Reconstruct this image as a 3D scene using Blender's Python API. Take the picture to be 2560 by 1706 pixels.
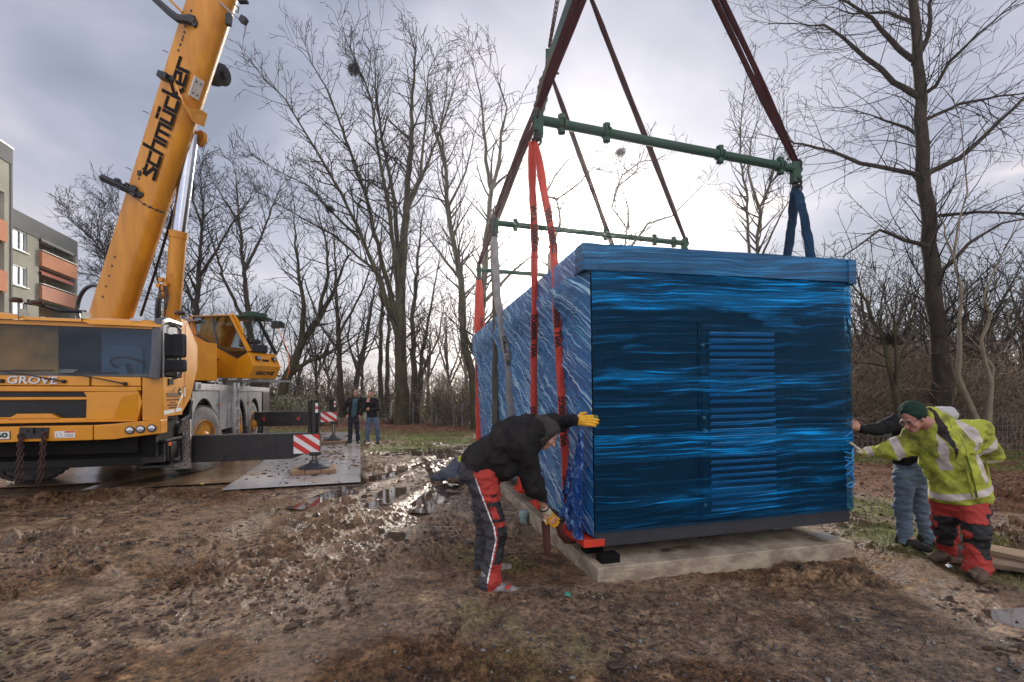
import bpy, bmesh, math, random
import numpy as np
from mathutils import Vector, Matrix, Euler
random.seed(7); rng = np.random.default_rng(11)
D2R = math.radians
for o in list(bpy.data.objects): bpy.data.objects.remove(o)
SC = bpy.context.scene; COL = SC.collection

# ---------------------------------------------------------------- camera
F, EYE, HOR = 1137.8, 1.65, 985.0
cam = bpy.data.cameras.new('camera'); camo = bpy.data.objects.new('camera', cam); COL.objects.link(camo)
cam.sensor_width = 36; cam.lens = 16.0; cam.shift_y = (HOR-853)/2560; cam.clip_start = .05; cam.clip_end = 6000
camo.location = (0, 0, EYE); camo.rotation_euler = (D2R(90), 0, 0); SC.camera = camo
def P(u, v, d):                                    # photo pixel + real depth -> world point
    return Vector(((u-1280)*d/F, d, EYE-(v-HOR)*d/F))
# ---------------------------------------------------------------- sky and sun
SUN_AZ, SUN_EL = 7.5, 18.0
sd = Vector((math.sin(D2R(SUN_AZ))*math.cos(D2R(SUN_EL)), math.cos(D2R(SUN_AZ))*math.cos(D2R(SUN_EL)), math.sin(D2R(SUN_EL))))
W = bpy.data.worlds.new('World'); SC.world = W; W.use_nodes = True
nt = W.node_tree; nt.nodes.clear()
def N(tree, t, **k):
    n = tree.nodes.new(t)
    for a, b in k.items():
        if a == 'inp':
            for i, v in b.items():
                if isinstance(v, bpy.types.NodeSocket): tree.links.new(v, n.inputs[i])
                else: n.inputs[i].default_value = v
        else: setattr(n, a, b)
    return n
def math_(t, op, a, b=0.0, clamp=False):
    return N(t, 'ShaderNodeMath', operation=op, use_clamp=clamp, inp={0: a, 1: b}).outputs[0]
def ramp(t, fac, stops, interp='LINEAR'):
    r = N(t, 'ShaderNodeValToRGB', inp={0: fac}); cr = r.color_ramp; cr.interpolation = interp
    while len(cr.elements) < len(stops): cr.elements.new(.5)
    for e, (p, c) in zip(cr.elements, stops):
        e.position = p; e.color = (c if len(c) == 4 else (*c, 1)) if hasattr(c, '__len__') else (c, c, c, 1)
    return r.outputs[0]
def mixc(t, f, a, b, mode='MIX'):
    return N(t, 'ShaderNodeMix', data_type='RGBA', blend_type=mode, inp={0: f, 6: a, 7: b}).outputs[2]
tc = N(nt, 'ShaderNodeTexCoord'); g = tc.outputs['Generated']
sep = N(nt, 'ShaderNodeSeparateXYZ', inp={0: g})
sky = N(nt, 'ShaderNodeTexSky', sky_type='NISHITA', sun_disc=False, sun_elevation=D2R(SUN_EL), sun_rotation=D2R(SUN_AZ))
# cloud deck: direction projected on a flat layer overhead
zc = math_(nt, 'ADD', math_(nt, 'MAXIMUM', sep.outputs[2], 0.0), .22)
cp = N(nt, 'ShaderNodeCombineXYZ', inp={0: math_(nt, 'DIVIDE', sep.outputs[0], zc), 1: math_(nt, 'DIVIDE', sep.outputs[1], zc), 2: 0.0})
n1 = N(nt, 'ShaderNodeTexNoise', inp={'Vector': cp.outputs[0], 'Scale': .62, 'Detail': 5.0, 'Roughness': .5, 'Distortion': .5})
n2 = N(nt, 'ShaderNodeTexNoise', inp={'Vector': cp.outputs[0], 'Scale': 2.1, 'Detail': 4.0, 'Roughness': .55, 'Distortion': .3})
cl = math_(nt, 'ADD', math_(nt, 'MULTIPLY', n1.outputs[0], .75), math_(nt, 'MULTIPLY', n2.outputs[0], .25))
base = ramp(nt, cl, [(.38, (.125, .15, .20)), (.45, (.225, .245, .315)), (.50, (.33, .335, .405)), (.54, (.44, .42, .475)), (.59, (.90, .76, .68))])
dot = N(nt, 'ShaderNodeVectorMath', operation='DOT_PRODUCT', inp={0: g, 1: tuple(sd)}).outputs['Value']
ang = math_(nt, 'SUBTRACT', 1.0, dot)
glow = math_(nt, 'ADD', math_(nt, 'MULTIPLY', math_(nt, 'EXPONENT', math_(nt, 'MULTIPLY', ang, -350.0)), 9.0),
             math_(nt, 'ADD', math_(nt, 'MULTIPLY', math_(nt, 'EXPONENT', math_(nt, 'MULTIPLY', ang, -95.0)), .75),
                   math_(nt, 'MULTIPLY', math_(nt, 'EXPONENT', math_(nt, 'MULTIPLY', ang, -11.0)), .17)))
gl = N(nt, 'ShaderNodeVectorMath', operation='SCALE', inp={0: (1.0, .97, .95), 'Scale': glow}).outputs[0]
c1_ = mixc(nt, 1.0, base, gl, 'ADD')
hz = math_(nt, 'MULTIPLY', math_(nt, 'POWER', math_(nt, 'SUBTRACT', 1.0, math_(nt, 'MAXIMUM', sep.outputs[2], 0.0)), 5.0), .30)
c2_ = mixc(nt, hz, c1_, (.66, .64, .68, 1))
# sky brightened behind the camera, an added fill for surfaces facing it
back = math_(nt, 'MULTIPLY', math_(nt, 'MAXIMUM', math_(nt, 'MULTIPLY', math_(nt, 'SUBTRACT', .15, sep.outputs[1]), 1.0), 0.0), 1.0)
bk = math_(nt, 'ADD', 1.0, math_(nt, 'MULTIPLY', math_(nt, 'MINIMUM', back, 1.0), 1.1))
c3_ = N(nt, 'ShaderNodeVectorMath', operation='SCALE', inp={0: c2_, 'Scale': bk}).outputs[0]
bg1 = N(nt, 'ShaderNodeBackground', inp={0: sky.outputs[0], 1: .012})
bg2 = N(nt, 'ShaderNodeBackground', inp={0: c3_, 1: .92})
ad = N(nt, 'ShaderNodeAddShader', inp={0: bg1.outputs[0], 1: bg2.outputs[0]})
N(nt, 'ShaderNodeOutputWorld', inp={0: ad.outputs[0]})
sl = bpy.data.lights.new('sun', 'SUN'); sl.energy = 2.6; sl.angle = D2R(11); sl.color = (1, .90, .78)
slo = bpy.data.objects.new('sun', sl); COL.objects.link(slo)
slo.rotation_euler = sd.to_track_quat('Z', 'Y').to_euler()
SC.view_settings.view_transform = 'Standard'; SC.view_settings.look = 'None'
SC.view_settings.exposure = 0.62; SC.view_settings.gamma = 1.0
SC.cycles.transparent_max_bounces = 24; SC.cycles.max_bounces = 6

# ---------------------------------------------------------------- materials
MATS = {}
def mat(name, col, rough=.6, metal=0.0, var=.25, vscale=6.0, bump=.0, bscale=40.0, col2=None, coat=0.0, spec=.5, alpha=1.0, trans=0.0, sheen=0.0, stretch=(1, 1, 1), thr=(.35, .65), rvar=.0):
    if name in MATS: return MATS[name]
    m = bpy.data.materials.new(name); m.use_nodes = True; t = m.node_tree; t.nodes.clear()
    tcn = N(t, 'ShaderNodeTexCoord'); mp = N(t, 'ShaderNodeMapping', inp={0: tcn.outputs['Object'], 3: stretch})
    nz = N(t, 'ShaderNodeTexNoise', inp={'Vector': mp.outputs[0], 'Scale': vscale, 'Detail': 6.0, 'Roughness': .6})
    f = ramp(t, nz.outputs[0], [(thr[0], 0.0), (thr[1], 1.0)])
    if col2 is None: col2 = tuple(c*(1-var) for c in col)
    c = mixc(t, f, (*col, 1), (*col2, 1))
    b = N(t, 'ShaderNodeBsdfPrincipled', inp={'Base Color': c, 'Metallic': metal, 'Roughness': rough, 'Coat Weight': coat, 'Specular IOR Level': spec, 'Alpha': alpha, 'Transmission Weight': trans, 'Sheen Weight': sheen})
    b.inputs['Coat Roughness'].default_value = .08
    if rvar: t.links.new(math_(t, 'ADD', math_(t, 'MULTIPLY', nz.outputs[0], rvar*2), rough-rvar), b.inputs['Roughness'])
    if bump:
        bn = N(t, 'ShaderNodeTexNoise', inp={'Vector': mp.outputs[0], 'Scale': bscale, 'Detail': 5.0})
        bp = N(t, 'ShaderNodeBump', inp={'Strength': bump, 'Distance': .02, 'Height': bn.outputs[0]})
        t.links.new(bp.outputs[0], b.inputs['Normal'])
    N(t, 'ShaderNodeOutputMaterial', inp={0: b.outputs[0]})
    m.diffuse_color = (*col, 1); MATS[name] = m; return m
YEL = mat('crane yellow paint', (.74, .31, .006), .32, col2=(.64, .255, .005), vscale=2.5, coat=.25, rvar=.06)
YELB = mat('boom yellow paint', (.62, .255, .004), .45, col2=(.46, .175, .003), vscale=1.6, coat=.08, stretch=(2, 2, .5), rvar=.08)
BLK = mat('black painted steel', (.012, .012, .013), .38, col2=(.03, .028, .025), vscale=5, thr=(.5, .75), rvar=.1)
DRK = mat('dark grime underside', (.007, .0065, .006), .85, spec=.2, bump=.3)
PLA = mat('black plastic', (.022, .022, .025), .42, bump=.15, bscale=120)
RUB = mat('tyre rubber', (.045, .043, .042), .8, col2=(.16, .145, .13), vscale=5, bump=.4, bscale=30, thr=(.4, .7))
TYS = mat('dusty tyre sidewall', (.27, .26, .25), .8, col2=(.14, .13, .12), vscale=6, bump=.3, bscale=25)
ALU = mat('brushed aluminium', (.52, .53, .55), .38, .75, var=.35, vscale=5, bump=.1)
CHROME = mat('chromed rod', (.50, .54, .62), .12, 1.0, var=.1)
STEEL = mat('galvanised steel', (.36, .37, .38), .45, .6, var=.3, vscale=20)
RUST = mat('rusty chain steel', (.10, .05, .035), .65, .4, col2=(.05, .03, .03), vscale=30, bump=.3)
WHT = mat('white paint', (.78, .78, .76), .4, var=.08)
RED = mat('red paint', (.62, .035, .025), .4, var=.2)
ORG = mat('orange lamp', (.9, .16, .02), .3, var=.05)
GLS = mat('cab glass', (.012, .018, .026), .03, 0.0, var=.1, spec=1.0, coat=1.0)
LAMPG = mat('lamp glass', (.62, .65, .68), .08, .6, var=.3, vscale=60)
# ---------------------------------------------------------------- object bookkeeping
MW = {}
def tag(o, label=None, cat=None, group=None, kind=None):
    if label: o['label'] = label
    if cat: o['category'] = cat
    if group: o['group'] = group
    if kind: o['kind'] = kind
    return o
def thing(name, loc, label, cat, rz=0.0, group=None, mw=None):
    o = bpy.data.objects.new(name, None); COL.objects.link(o); o.empty_display_size = .2
    M = mw if mw is not None else Matrix.Translation(Vector(loc)) @ Matrix.Rotation(rz, 4, 'Z')
    o.matrix_basis = M; MW[o] = M
    return tag(o, label, cat, group)
def link_mesh(name, me, m, parent=None, world=False, loc=None, smooth=None):
    mats = m if isinstance(m, (list, tuple)) else [m]
    for mm in mats: me.materials.append(mm)
    o = bpy.data.objects.new(name, me); COL.objects.link(o)
    if parent is not None:
        o.parent = parent; MW[o] = MW[parent]
        if world: me.transform(MW[parent].inverted())
    else:
        M = Matrix.Identity(4)
        if loc is not None: M = Matrix.Translation(Vector(loc)); me.transform(M.inverted()); o.matrix_basis = M
        MW[o] = M
    if smooth is not None: me.polygons.foreach_set('use_smooth', [smooth]*len(me.polygons))
    me.update(); return o
def np_mesh(name, V, Fq, mi=None):
    me = bpy.data.meshes.new(name); V = np.asarray(V, dtype=np.float32).reshape(-1, 3)
    if isinstance(Fq, np.ndarray):
        k = Fq.shape[1]; n = len(Fq); flat = Fq.astype(np.int32).ravel(); st = np.arange(n, dtype=np.int32)*k; tot = np.full(n, k, np.int32)
    else:
        tot = np.array([len(f) for f in Fq], np.int32); flat = np.array([i for f in Fq for i in f], np.int32); st = np.concatenate([[0], np.cumsum(tot)[:-1]]).astype(np.int32)
    me.vertices.add(len(V)); me.vertices.foreach_set('co', V.ravel())
    me.loops.add(len(flat)); me.loops.foreach_set('vertex_index', flat)
    me.polygons.add(len(tot)); me.polygons.foreach_set('loop_start', st); me.polygons.foreach_set('loop_total', tot)
    if mi is not None: me.polygons.foreach_set('material_index', np.asarray(mi, np.int32))
    me.update(calc_edges=True); return me
class MB:
    """collects shapes, builds ONE mesh"""
    def __init__(s): s.v = []; s.f = []; s.m = []; s.mi = 0
    def add(s, V, Fs):
        k = len(s.v); s.v += [tuple(v) for v in V]; s.f += [tuple(i+k for i in f) for f in Fs]; s.m += [s.mi]*len(Fs); return s
    def box(s, c, d, R=None):
        h = [x/2 for x in d]; c = Vector(c); V = []
        for sx in (-1, 1):
            for sy in (-1, 1):
                for sz in (-1, 1):
                    q = Vector((sx*h[0], sy*h[1], sz*h[2])); V.append(c+(R @ q if R is not None else q))
        return s.add(V, [(0, 1, 3, 2), (4, 6, 7, 5), (0, 4, 5, 1), (2, 3, 7, 6), (0, 2, 6, 4), (1, 5, 7, 3)])
    def bx(s, x0, x1, y0, y1, z0, z1): return s.box(((x0+x1)/2, (y0+y1)/2, (z0+z1)/2), (abs(x1-x0), abs(y1-y0), abs(z1-z0)))
    def tube(s, pts, r, n=8, cap=True, up=None, flat=1.0, axis=None):
        pts = [Vector(p) for p in pts]; k = len(pts); rs = r if hasattr(r, '__len__') else [r]*k; V = []; prev = None
        for i, p in enumerate(pts):
            t = axis if axis is not None else (pts[min(i+1, k-1)]-pts[max(i-1, 0)]).normalized()
            if prev is None:
                a = Vector(up) if up is not None else (Vector((0, 0, 1)) if abs(t.z) < .9 else Vector((1, 0, 0)))
                u = t.cross(a).normalized()
            else: u = (prev-t*prev.dot(t)).normalized()
            prev = u; w = t.cross(u)
            for j in range(n):
                an = 2*math.pi*j/n; V.append(p+(u*math.cos(an)+w*math.sin(an)*flat)*rs[i])
        Fs = [(i*n+j, i*n+(j+1) % n, (i+1)*n+(j+1) % n, (i+1)*n+j) for i in range(k-1) for j in range(n)]
        if cap: Fs += [tuple(range(n))[::-1], tuple((k-1)*n+j for j in range(n))]
        return s.add(V, Fs)
    def rod(s, a, b, r, n=12, r2=None): return s.tube([a, b], [r, r if r2 is None else r2], n)
    def lathe(s, c, axis, prof, n=24):                  # prof: (distance along axis, radius)
        c = Vector(c); ax = Vector(axis).normalized(); return s.tube([c+ax*d for d, _ in prof], [max(r, 1e-4) for _, r in prof], n, axis=ax)
    def prism(s, poly, o, ex, ey, ez, z0, z1):           # 2D outline extruded between z0, z1 along ez
        o, ex, ey, ez = map(Vector, (o, ex, ey, ez)); n = len(poly)
        V = [o+ex*a+ey*b+ez*z0 for a, b in poly]+[o+ex*a+ey*b+ez*z1 for a, b in poly]
        return s.add(V, [tuple(range(n))[::-1], tuple(range(n, 2*n))]+[(i, (i+1) % n, n+(i+1) % n, n+i) for i in range(n)])
    def quad(s, *p): return s.add(p, [tuple(range(len(p)))])
    def torus(s, c, nrm, R, r, n=16, k=6, a0=0, a1=2*math.pi, ux=None, sx=1.0):
        c = Vector(c); nrm = Vector(nrm).normalized(); u = Vector(ux).normalized() if ux is not None else nrm.orthogonal().normalized(); w = nrm.cross(u)
        pts = [c+u*R*sx*math.cos(a0+(a1-a0)*i/n)+w*R*math.sin(a0+(a1-a0)*i/n) for i in range(n+1)]
        return s.tube(pts, r, k, up=nrm)
    def build(s, name, m, parent=None, world=False, bevel=0, smooth=False, loc=None, label=None, auto=None):
        me = np_mesh(name, s.v, s.f, s.m)
        bm = bmesh.new(); bm.from_mesh(me); bmesh.ops.recalc_face_normals(bm, faces=bm.faces)
        bm.to_mesh(me); bm.free()
        o = link_mesh(name, me, m, parent, world, loc, smooth or bool(bevel) or auto is not None)
        if smooth or bevel or auto is not None:
            me.set_sharp_from_angle(angle=D2R(auto if auto is not None else 38))
        if bevel:
            md = o.modifiers.new('bevel', 'BEVEL'); md.width = bevel; md.segments = 2; md.limit_method = 'ANGLE'; md.angle_limit = D2R(35); md.harden_normals = True
        if label: o['label'] = label
        return o
def copy_tree(o, parent=None):
    c = o.copy(); COL.objects.link(c); c.parent = parent
    if parent is not None: c.matrix_parent_inverse = o.matrix_parent_inverse.copy()
    MW[c] = MW.get(o)
    for ch in o.children: copy_tree(ch, c)
    return c
def text_mesh(txt, size, bold=0.0, shear=0.0, align='CENTER', ext=.0):
    cu = bpy.data.curves.new('txt', 'FONT'); cu.body = txt; cu.size = size; cu.offset = bold; cu.shear = shear; cu.align_x = align; cu.align_y = 'CENTER'; cu.extrude = ext; cu.resolution_u = 3
    ob = bpy.data.objects.new('txt', cu); COL.objects.link(ob)
    dg = bpy.context.evaluated_depsgraph_get(); me = bpy.data.meshes.new_from_object(ob.evaluated_get(dg))
    bpy.data.objects.remove(ob); me.materials.clear(); return me
def text_on(name, txt, size, o, ex, ey, m, parent, world=False, bold=0.0, shear=0.0, ext=.002, width=None):
    me = text_mesh(txt, size, bold, shear, ext=ext); ex = Vector(ex).normalized(); ey = Vector(ey).normalized(); ez = ex.cross(ey)
    if width:
        xs = [v.co.x for v in me.vertices]; me.transform(Matrix.Scale(width/(max(xs)-min(xs)), 4, (1, 0, 0)))
    M = Matrix((ex, ey, ez)).transposed().to_4x4(); M.translation = Vector(o); me.transform(M)
    return link_mesh(name, me, m, parent, world)
# ---------------------------------------------------------------- numpy noise
def _h(ix, iy, iz, s):
    n = (ix*374761393+iy*668265263+iz*2147483647+s*1274126177).astype(np.int64) & 0xffffffff
    n = ((n ^ (n >> 13))*1274126177) & 0xffffffff; n = (n ^ (n >> 16)) & 0xffffff
    return n.astype(np.float64)/0xffffff
def vnoise(x, y, z=None, s=0):
    x = np.asarray(x, float); y = np.asarray(y, float)
    ix = np.floor(x).astype(np.int64); iy = np.floor(y).astype(np.int64); fx = x-ix; fy = y-iy
    fx = fx*fx*(3-2*fx); fy = fy*fy*(3-2*fy)
    if z is None:
        a = _h(ix, iy, 0, s); b = _h(ix+1, iy, 0, s); c = _h(ix, iy+1, 0, s); d = _h(ix+1, iy+1, 0, s)
        return (a*(1-fx)+b*fx)*(1-fy)+(c*(1-fx)+d*fx)*fy
    iz = np.floor(z).astype(np.int64); fz = z-iz; fz = fz*fz*(3-2*fz); r = 0
    for dz, wz in ((0, 1-fz), (1, fz)):
        a = _h(ix, iy, iz+dz, s); b = _h(ix+1, iy, iz+dz, s); c = _h(ix, iy+1, iz+dz, s); d = _h(ix+1, iy+1, iz+dz, s)
        r = r+((a*(1-fx)+b*fx)*(1-fy)+(c*(1-fx)+d*fx)*fy)*wz
    return r
def fbm(x, y, o=4, s=0, g=.5):
    r = 0; a = 1; t = 0; f = 1
    for i in range(o): r = r+a*vnoise(x*f+i*17.3, y*f-i*9.1, s=s+i); t += a; a *= g; f *= 2.03
    return r/t
def smooth01(x, a, b): t = np.clip((x-a)/(b-a), 0, 1); return t*t*(3-2*t)
def scatter(name, protos, pts, scl, m, kindargs, tilt=.4, flat=None, mi=None):
    """many small pieces as ONE mesh; protos: list of (V, F)"""
    VV = []; FF = []; k = 0; MI = []
    for pi, (V, Fp) in enumerate(protos):
        sel = np.arange(pi, len(pts), len(protos)); n = len(sel)
        if n == 0: continue
        V = np.asarray(V, float); Fp = np.asarray(Fp, int); an = rng.uniform(0, 2*np.pi, n); tx = rng.normal(0, tilt, n)
        c, s_ = np.cos(an), np.sin(an); ct, st = np.cos(tx), np.sin(tx)
        S = scl[sel] if scl.ndim == 2 else np.repeat(scl[sel][:, None], 3, 1)
        Q = V[None]*S[:, None]; y = Q[..., 1]*ct[:, None]-Q[..., 2]*st[:, None]; z = Q[..., 1]*st[:, None]+Q[..., 2]*ct[:, None]
        x = Q[..., 0]*c[:, None]-y*s_[:, None]; y2 = Q[..., 0]*s_[:, None]+y*c[:, None]
        R = np.stack([x, y2, z], -1)+pts[sel][:, None]; VV.append(R.reshape(-1, 3))
        FF.append((Fp[None]+(np.arange(n)*len(V))[:, None, None]+k).reshape(-1, Fp.shape[1])); k += n*len(V)
        if mi: MI.append(np.repeat(rng.integers(0, mi, n), len(Fp)))
    me = np_mesh(name, np.concatenate(VV), np.concatenate(FF), np.concatenate(MI) if mi else None)
    o = link_mesh(name, me, m); tag(o, **kindargs); return o
# ---------------------------------------------------------------- ground
TH = D2R(18.5); CT = Vector((-7.14, 6.92, 0)); TM = Matrix.Translation(CT) @ Matrix.Rotation(TH, 4, 'Z')   # crane carrier frame
cA = np.array([math.cos(TH), math.sin(TH)]); cL = np.array([-math.sin(TH), math.cos(TH)])
def TL(x, y): dx = x-CT.x; dy = y-CT.y; return dx*cA[0]+dy*cA[1], dx*cL[0]+dy*cL[1]
# slab frame: corner near-left, ex along the front, ey along the side
S0 = Vector((.735, 3.90, 0)); SX = Vector((2.72, .70, 0)).normalized(); SY = Vector((-SX.y, SX.x, 0))
def SL(x, y): dx = x-S0.x; dy = y-S0.y; return dx*SX.x+dy*SX.y, dx*SY.x+dy*SY.y
def masks(x, y):
    a, b = TL(x, y); sx, sy = SL(x, y)
    plate = smooth01(a, 4.75, 4.55)*smooth01(b+.9*smooth01(a, 2.6, 1.6)*-1, -.5, -.2)*smooth01(b, 12.5, 12.0)
    d = np.sqrt(x*x+y*y)
    n = fbm(x*.5, y*.5, 4, 5); n2 = fbm(x*1.3, y*1.3, 4, 9)
    slab = smooth01(np.maximum(np.maximum(-sx, sx-2.8), np.maximum(-sy, sy-6.9)), .5, -.1)
    far = smooth01(y+.35*x+2.5*(n-.5), 13.2, 14.6)                      # beyond the works: grass and leaves
    right = smooth01(x+.2*y+1.2*(n-.5), 7.0, 8.4)*smooth01(y, 4.5, 7)
    grass = np.clip(far*smooth01(y+.3*x+3*(n2-.5), 21.0, 17.5)*smooth01(n2, .30, .45), 0, 1)
    # tufts by the right-hand men, by the bending man's boots and lower left
    for gx, gy, gr, st in ((4.6, 5.2, .9, 1.), (5.2, 6.6, 1.0, .9), (4.9, 4.3, .9, .7), (4.9, 3.6, .6, 1.0), (-.1, 4.2, .45, .42), (-.55, 4.6, .4, .4), (-.25, 3.35, .4, .32), (.15, 2.9, .4, .28), (-3.3, 3.0, .6, .3), (-1.4, 2.2, .5, .22), (4.1, 3.1, .6, .5), (-3.2, 14.0, 1.9, 1.)):
        grass = np.maximum(grass, st*smooth01(np.hypot(x-gx, y-gy)+.9*(n2-.5), gr, gr*.3))
    leaf = np.clip(np.maximum(smooth01(y+.3*x+3*(n-.5), 15.5, 19.0)*smooth01(y, 34, 27), right*.75), 0, 1)
    wetb = np.exp(-((x-.06*y+.9)/(1.5+.05*y))**2)*smooth01(y, 3.2, 7.5)*smooth01(y, 15, 12)
    wetb = np.maximum(wetb, np.exp(-((x+1.4)/1.3)**2-((y-4.4)/1.2)**2)*.7)
    wetb = np.maximum(wetb, np.exp(-((x+4.6)/2.3)**2-((y-5.4)/1.2)**2)*.65)
    wetb = np.maximum(wetb, np.exp(-((x-4.0)/1.1)**2-((y-3.0)/.8)**2)*.9)
    wet = np.clip(np.maximum(wetb*.9+(n-.5)*1.0, .55*smooth01(fbm(x*.9+3, y*.9, 4, 91), .48, .60))*(1-far)+wetb*far*.3, 0, 1)*(1-.8*leaf)
    grav = np.clip(smooth01(np.hypot((x-1.6)/2.4, (y-3.0)/1.3)+.5*(n-.5), 1.1, .4)+smooth01(np.abs(sx), .6, .1)*smooth01(sy, -.4, .3)*.6, 0, 1)
    field = smooth01(y, 29, 33)
    return dict(plate=plate, slab=slab, grass=np.maximum(grass*(1-field), field), leaf=leaf*(1-field), wet=wet, grav=grav, far=far)
def gheight(x, y, M=None):
    if M is None: M = masks(x, y)
    amp = (1-M['far']*.75)
    wx = x+.25*fbm(x*1.7, y*1.7, 3, 31); wy = y+.25*fbm(x*1.7+5, y*1.7, 3, 37)
    big = (fbm(x*.55, y*.55, 3, 1)-.5)*.14
    a_, b_ = TL(x, y); berm = .075*np.exp(-((b_+.22-.75*smooth01(a_, 2.6, 1.6))/.18)**2)*smooth01(a_, 5.2, 4.4)*(.35+fbm(x*3, y*3, 3, 61))
    mid = (fbm(wx*2.3, wy*2.3, 4, 2, .55)-.5)
    clod = (1-.5*M['grav'])*np.maximum(fbm(wx*5.5, wy*5.5, 4, 3, .6)-.48, 0)*.44*smooth01(fbm(x*1.1, y*1.1, 3, 4), .38, .60)
    lump = np.maximum(fbm(wx*15, wy*15, 3, 13, .6)-.46, 0)*.16*smooth01(fbm(x*1.6, y*1.6, 3, 14), .35, .6)
    fine = (fbm(x*38, y*38, 2, 6)-.5)*.03
    ca, sa = math.cos(.32), math.sin(.32); rgh = smooth01(fbm((x*ca+y*sa)*.55, (y*ca-x*sa)*1.25, 4, 51), .40, .56)
    smoothness = (1-.62*M['wet'])*(.16+.95*rgh)
    # tyre ruts sweeping across the foreground towards the plates
    rut = 0
    for off in (0, 1.75):
        c = x-(-3.0+.17*(y-6)+off)-.25*np.sin(y*.6); rut = rut-.05*np.exp(-(c/.22)**2)+.03*np.exp(-((np.abs(c)-.38)/.13)**2)
    rut = rut*smooth01(y, 2.5, 5)*smooth01(y, 14, 11)*(1-M['far'])*smooth01(x, -9, -6)
    h = big+(mid*.11+clod+lump+fine)*smoothness*amp*(1-.6*M['slab'])+rut*.8
    sx_, sy_ = SL(x, y); ds = np.maximum(np.maximum(-sx_, sx_-2.82), np.maximum(-sy_, sy_-6.85)); h = h+berm+(ds > -.25)*.03*np.exp(-(np.maximum(ds, 0)/.10)**2)*(fbm(x*6, y*6, 4, 71)*1.6-.35)
    fl = np.clip(M['plate']+M['slab'], 0, 1)
    fs_ = np.clip(M['plate']+smooth01(ds, -.03, -.12), 0, 1)
    h = h*(1-fs_)+fs_*(-.03)
    h = h*smooth01(y, 60, 35)+0.0
    return h
d1 = np.concatenate([-np.geomspace(60, .6, 14), np.linspace(-.4, 1.2, 14), np.geomspace(1.28, 42, 860), np.geomspace(46, 5000, 50)])
tt = np.concatenate([-np.geomspace(9, 1.33, 18), np.linspace(-1.3, 1.3, 940), np.geomspace(1.33, 9, 18)])
DD, TT = np.meshgrid(d1, tt, indexing='ij'); XX = TT*np.maximum(DD, 1.25); YY = DD
MK = masks(XX.ravel(), YY.ravel()); ZZ = gheight(XX.ravel(), YY.ravel(), MK)
nr, nc = XX.shape; idx = np.arange(nr*nc).reshape(nr, nc)
q = np.stack([idx[:-1, :-1], idx[:-1, 1:], idx[1:, 1:], idx[1:, :-1]], -1).reshape(-1, 4)
gme = np_mesh('ground', np.stack([XX.ravel(), YY.ravel(), ZZ], 1), q)
gme.polygons.foreach_set('use_smooth', np.ones(len(q), bool))
for nm, keys in (('reg1', ('wet', 'grass', 'leaf')), ('reg2', ('grav', 'far', 'plate'))):
    at = gme.color_attributes.new(nm, 'FLOAT_COLOR', 'POINT')
    at.data.foreach_set('color', np.stack([MK[k] for k in keys]+[np.ones(nr*nc)], 1).astype(np.float32).ravel())
gm = bpy.data.materials.new('muddy ground'); gm.use_nodes = True; t = gm.node_tree; t.nodes.clear()
tcn = N(t, 'ShaderNodeTexCoord'); ob = tcn.outputs['Object']
r1 = N(t, 'ShaderNodeSeparateColor', inp={0: N(t, 'ShaderNodeVertexColor', layer_name='reg1').outputs[0]})
r2 = N(t, 'ShaderNodeSeparateColor', inp={0: N(t, 'ShaderNodeVertexColor', layer_name='reg2').outputs[0]})
wet, grs, lef = r1.outputs; grv, farr, plt = r2.outputs
def nz(sc, det=5.0, ro=.6, dist=0.0): return N(t, 'ShaderNodeTexNoise', inp={'Vector': ob, 'Scale': sc, 'Detail': det, 'Roughness': ro, 'Distortion': dist}).outputs[0]
nA, nB, nC, nD = nz(.9, 6), nz(5.5, 8, .68, .4), nz(26, 6, .7), nz(90, 3)
c = ramp(t, nB, [(.34, (.020, .011, .006)), (.44, (.085, .050, .026)), (.53, (.20, .116, .058)), (.66, (.50, .325, .175))])
rc_ = N(t, 'ShaderNodeTexNoise', inp={'Vector': N(t, 'ShaderNodeMapping', inp={0: ob, 2: (0, 0, -.32), 3: (.55, 1.25, 1)}).outputs[0], 'Scale': 2.2, 'Detail': 8.0, 'Roughness': .7}).outputs[0]
c = mixc(t, ramp(t, rc_, [(.47, 0.0), (.60, .65)]), c, ramp(t, nC, [(.3, (.115, .064, .030)), (.7, (.42, .265, .14))]))
c = mixc(t, ramp(t, nA, [(.42, 0.0), (.62, .8)]), c, ramp(t, nC, [(.3, (.050, .023, .009)), (.7, (.27, .13, .052))]))
c = mixc(t, math_(t, 'MULTIPLY', wet, .75, True), c, ramp(t, nB, [(.3, (.085, .058, .036)), (.7, (.40, .31, .22))]))
c = mixc(t, 1.0, c, ramp(t, nC, [(.36, .28), (.50, .95), (.66, 1.35)]), 'MULTIPLY')
vor = N(t, 'ShaderNodeTexVoronoi', inp={'Vector': ob, 'Scale': 48.0, 'Randomness': 1.0})
stone = ramp(t, N(t, 'ShaderNodeSeparateColor', inp={0: vor.outputs['Color']}).outputs[0], [(.0, (.05, .05, .055)), (.4, (.13, .11, .095)), (.7, (.17, .125, .09)), (1.0, (.26, .24, .22))])
smask = math_(t, 'MULTIPLY', ramp(t, vor.outputs['Distance'], [(.18, 1.0), (.5, 0.0)]), math_(t, 'ADD', math_(t, 'MULTIPLY', grv, .6), ramp(t, nz(3.0), [(.5, 0.0), (.7, .35)])), True)
c = mixc(t, smask, c, stone)
lc = ramp(t, N(t, 'ShaderNodeSeparateColor', inp={0: N(t, 'ShaderNodeTexVoronoi', inp={'Vector': ob, 'Scale': 14.0}).outputs['Color']}).outputs[1], [(0, (.07, .035, .022)), (.5, (.20, .085, .045)), (1.0, (.34, .17, .10))])
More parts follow.
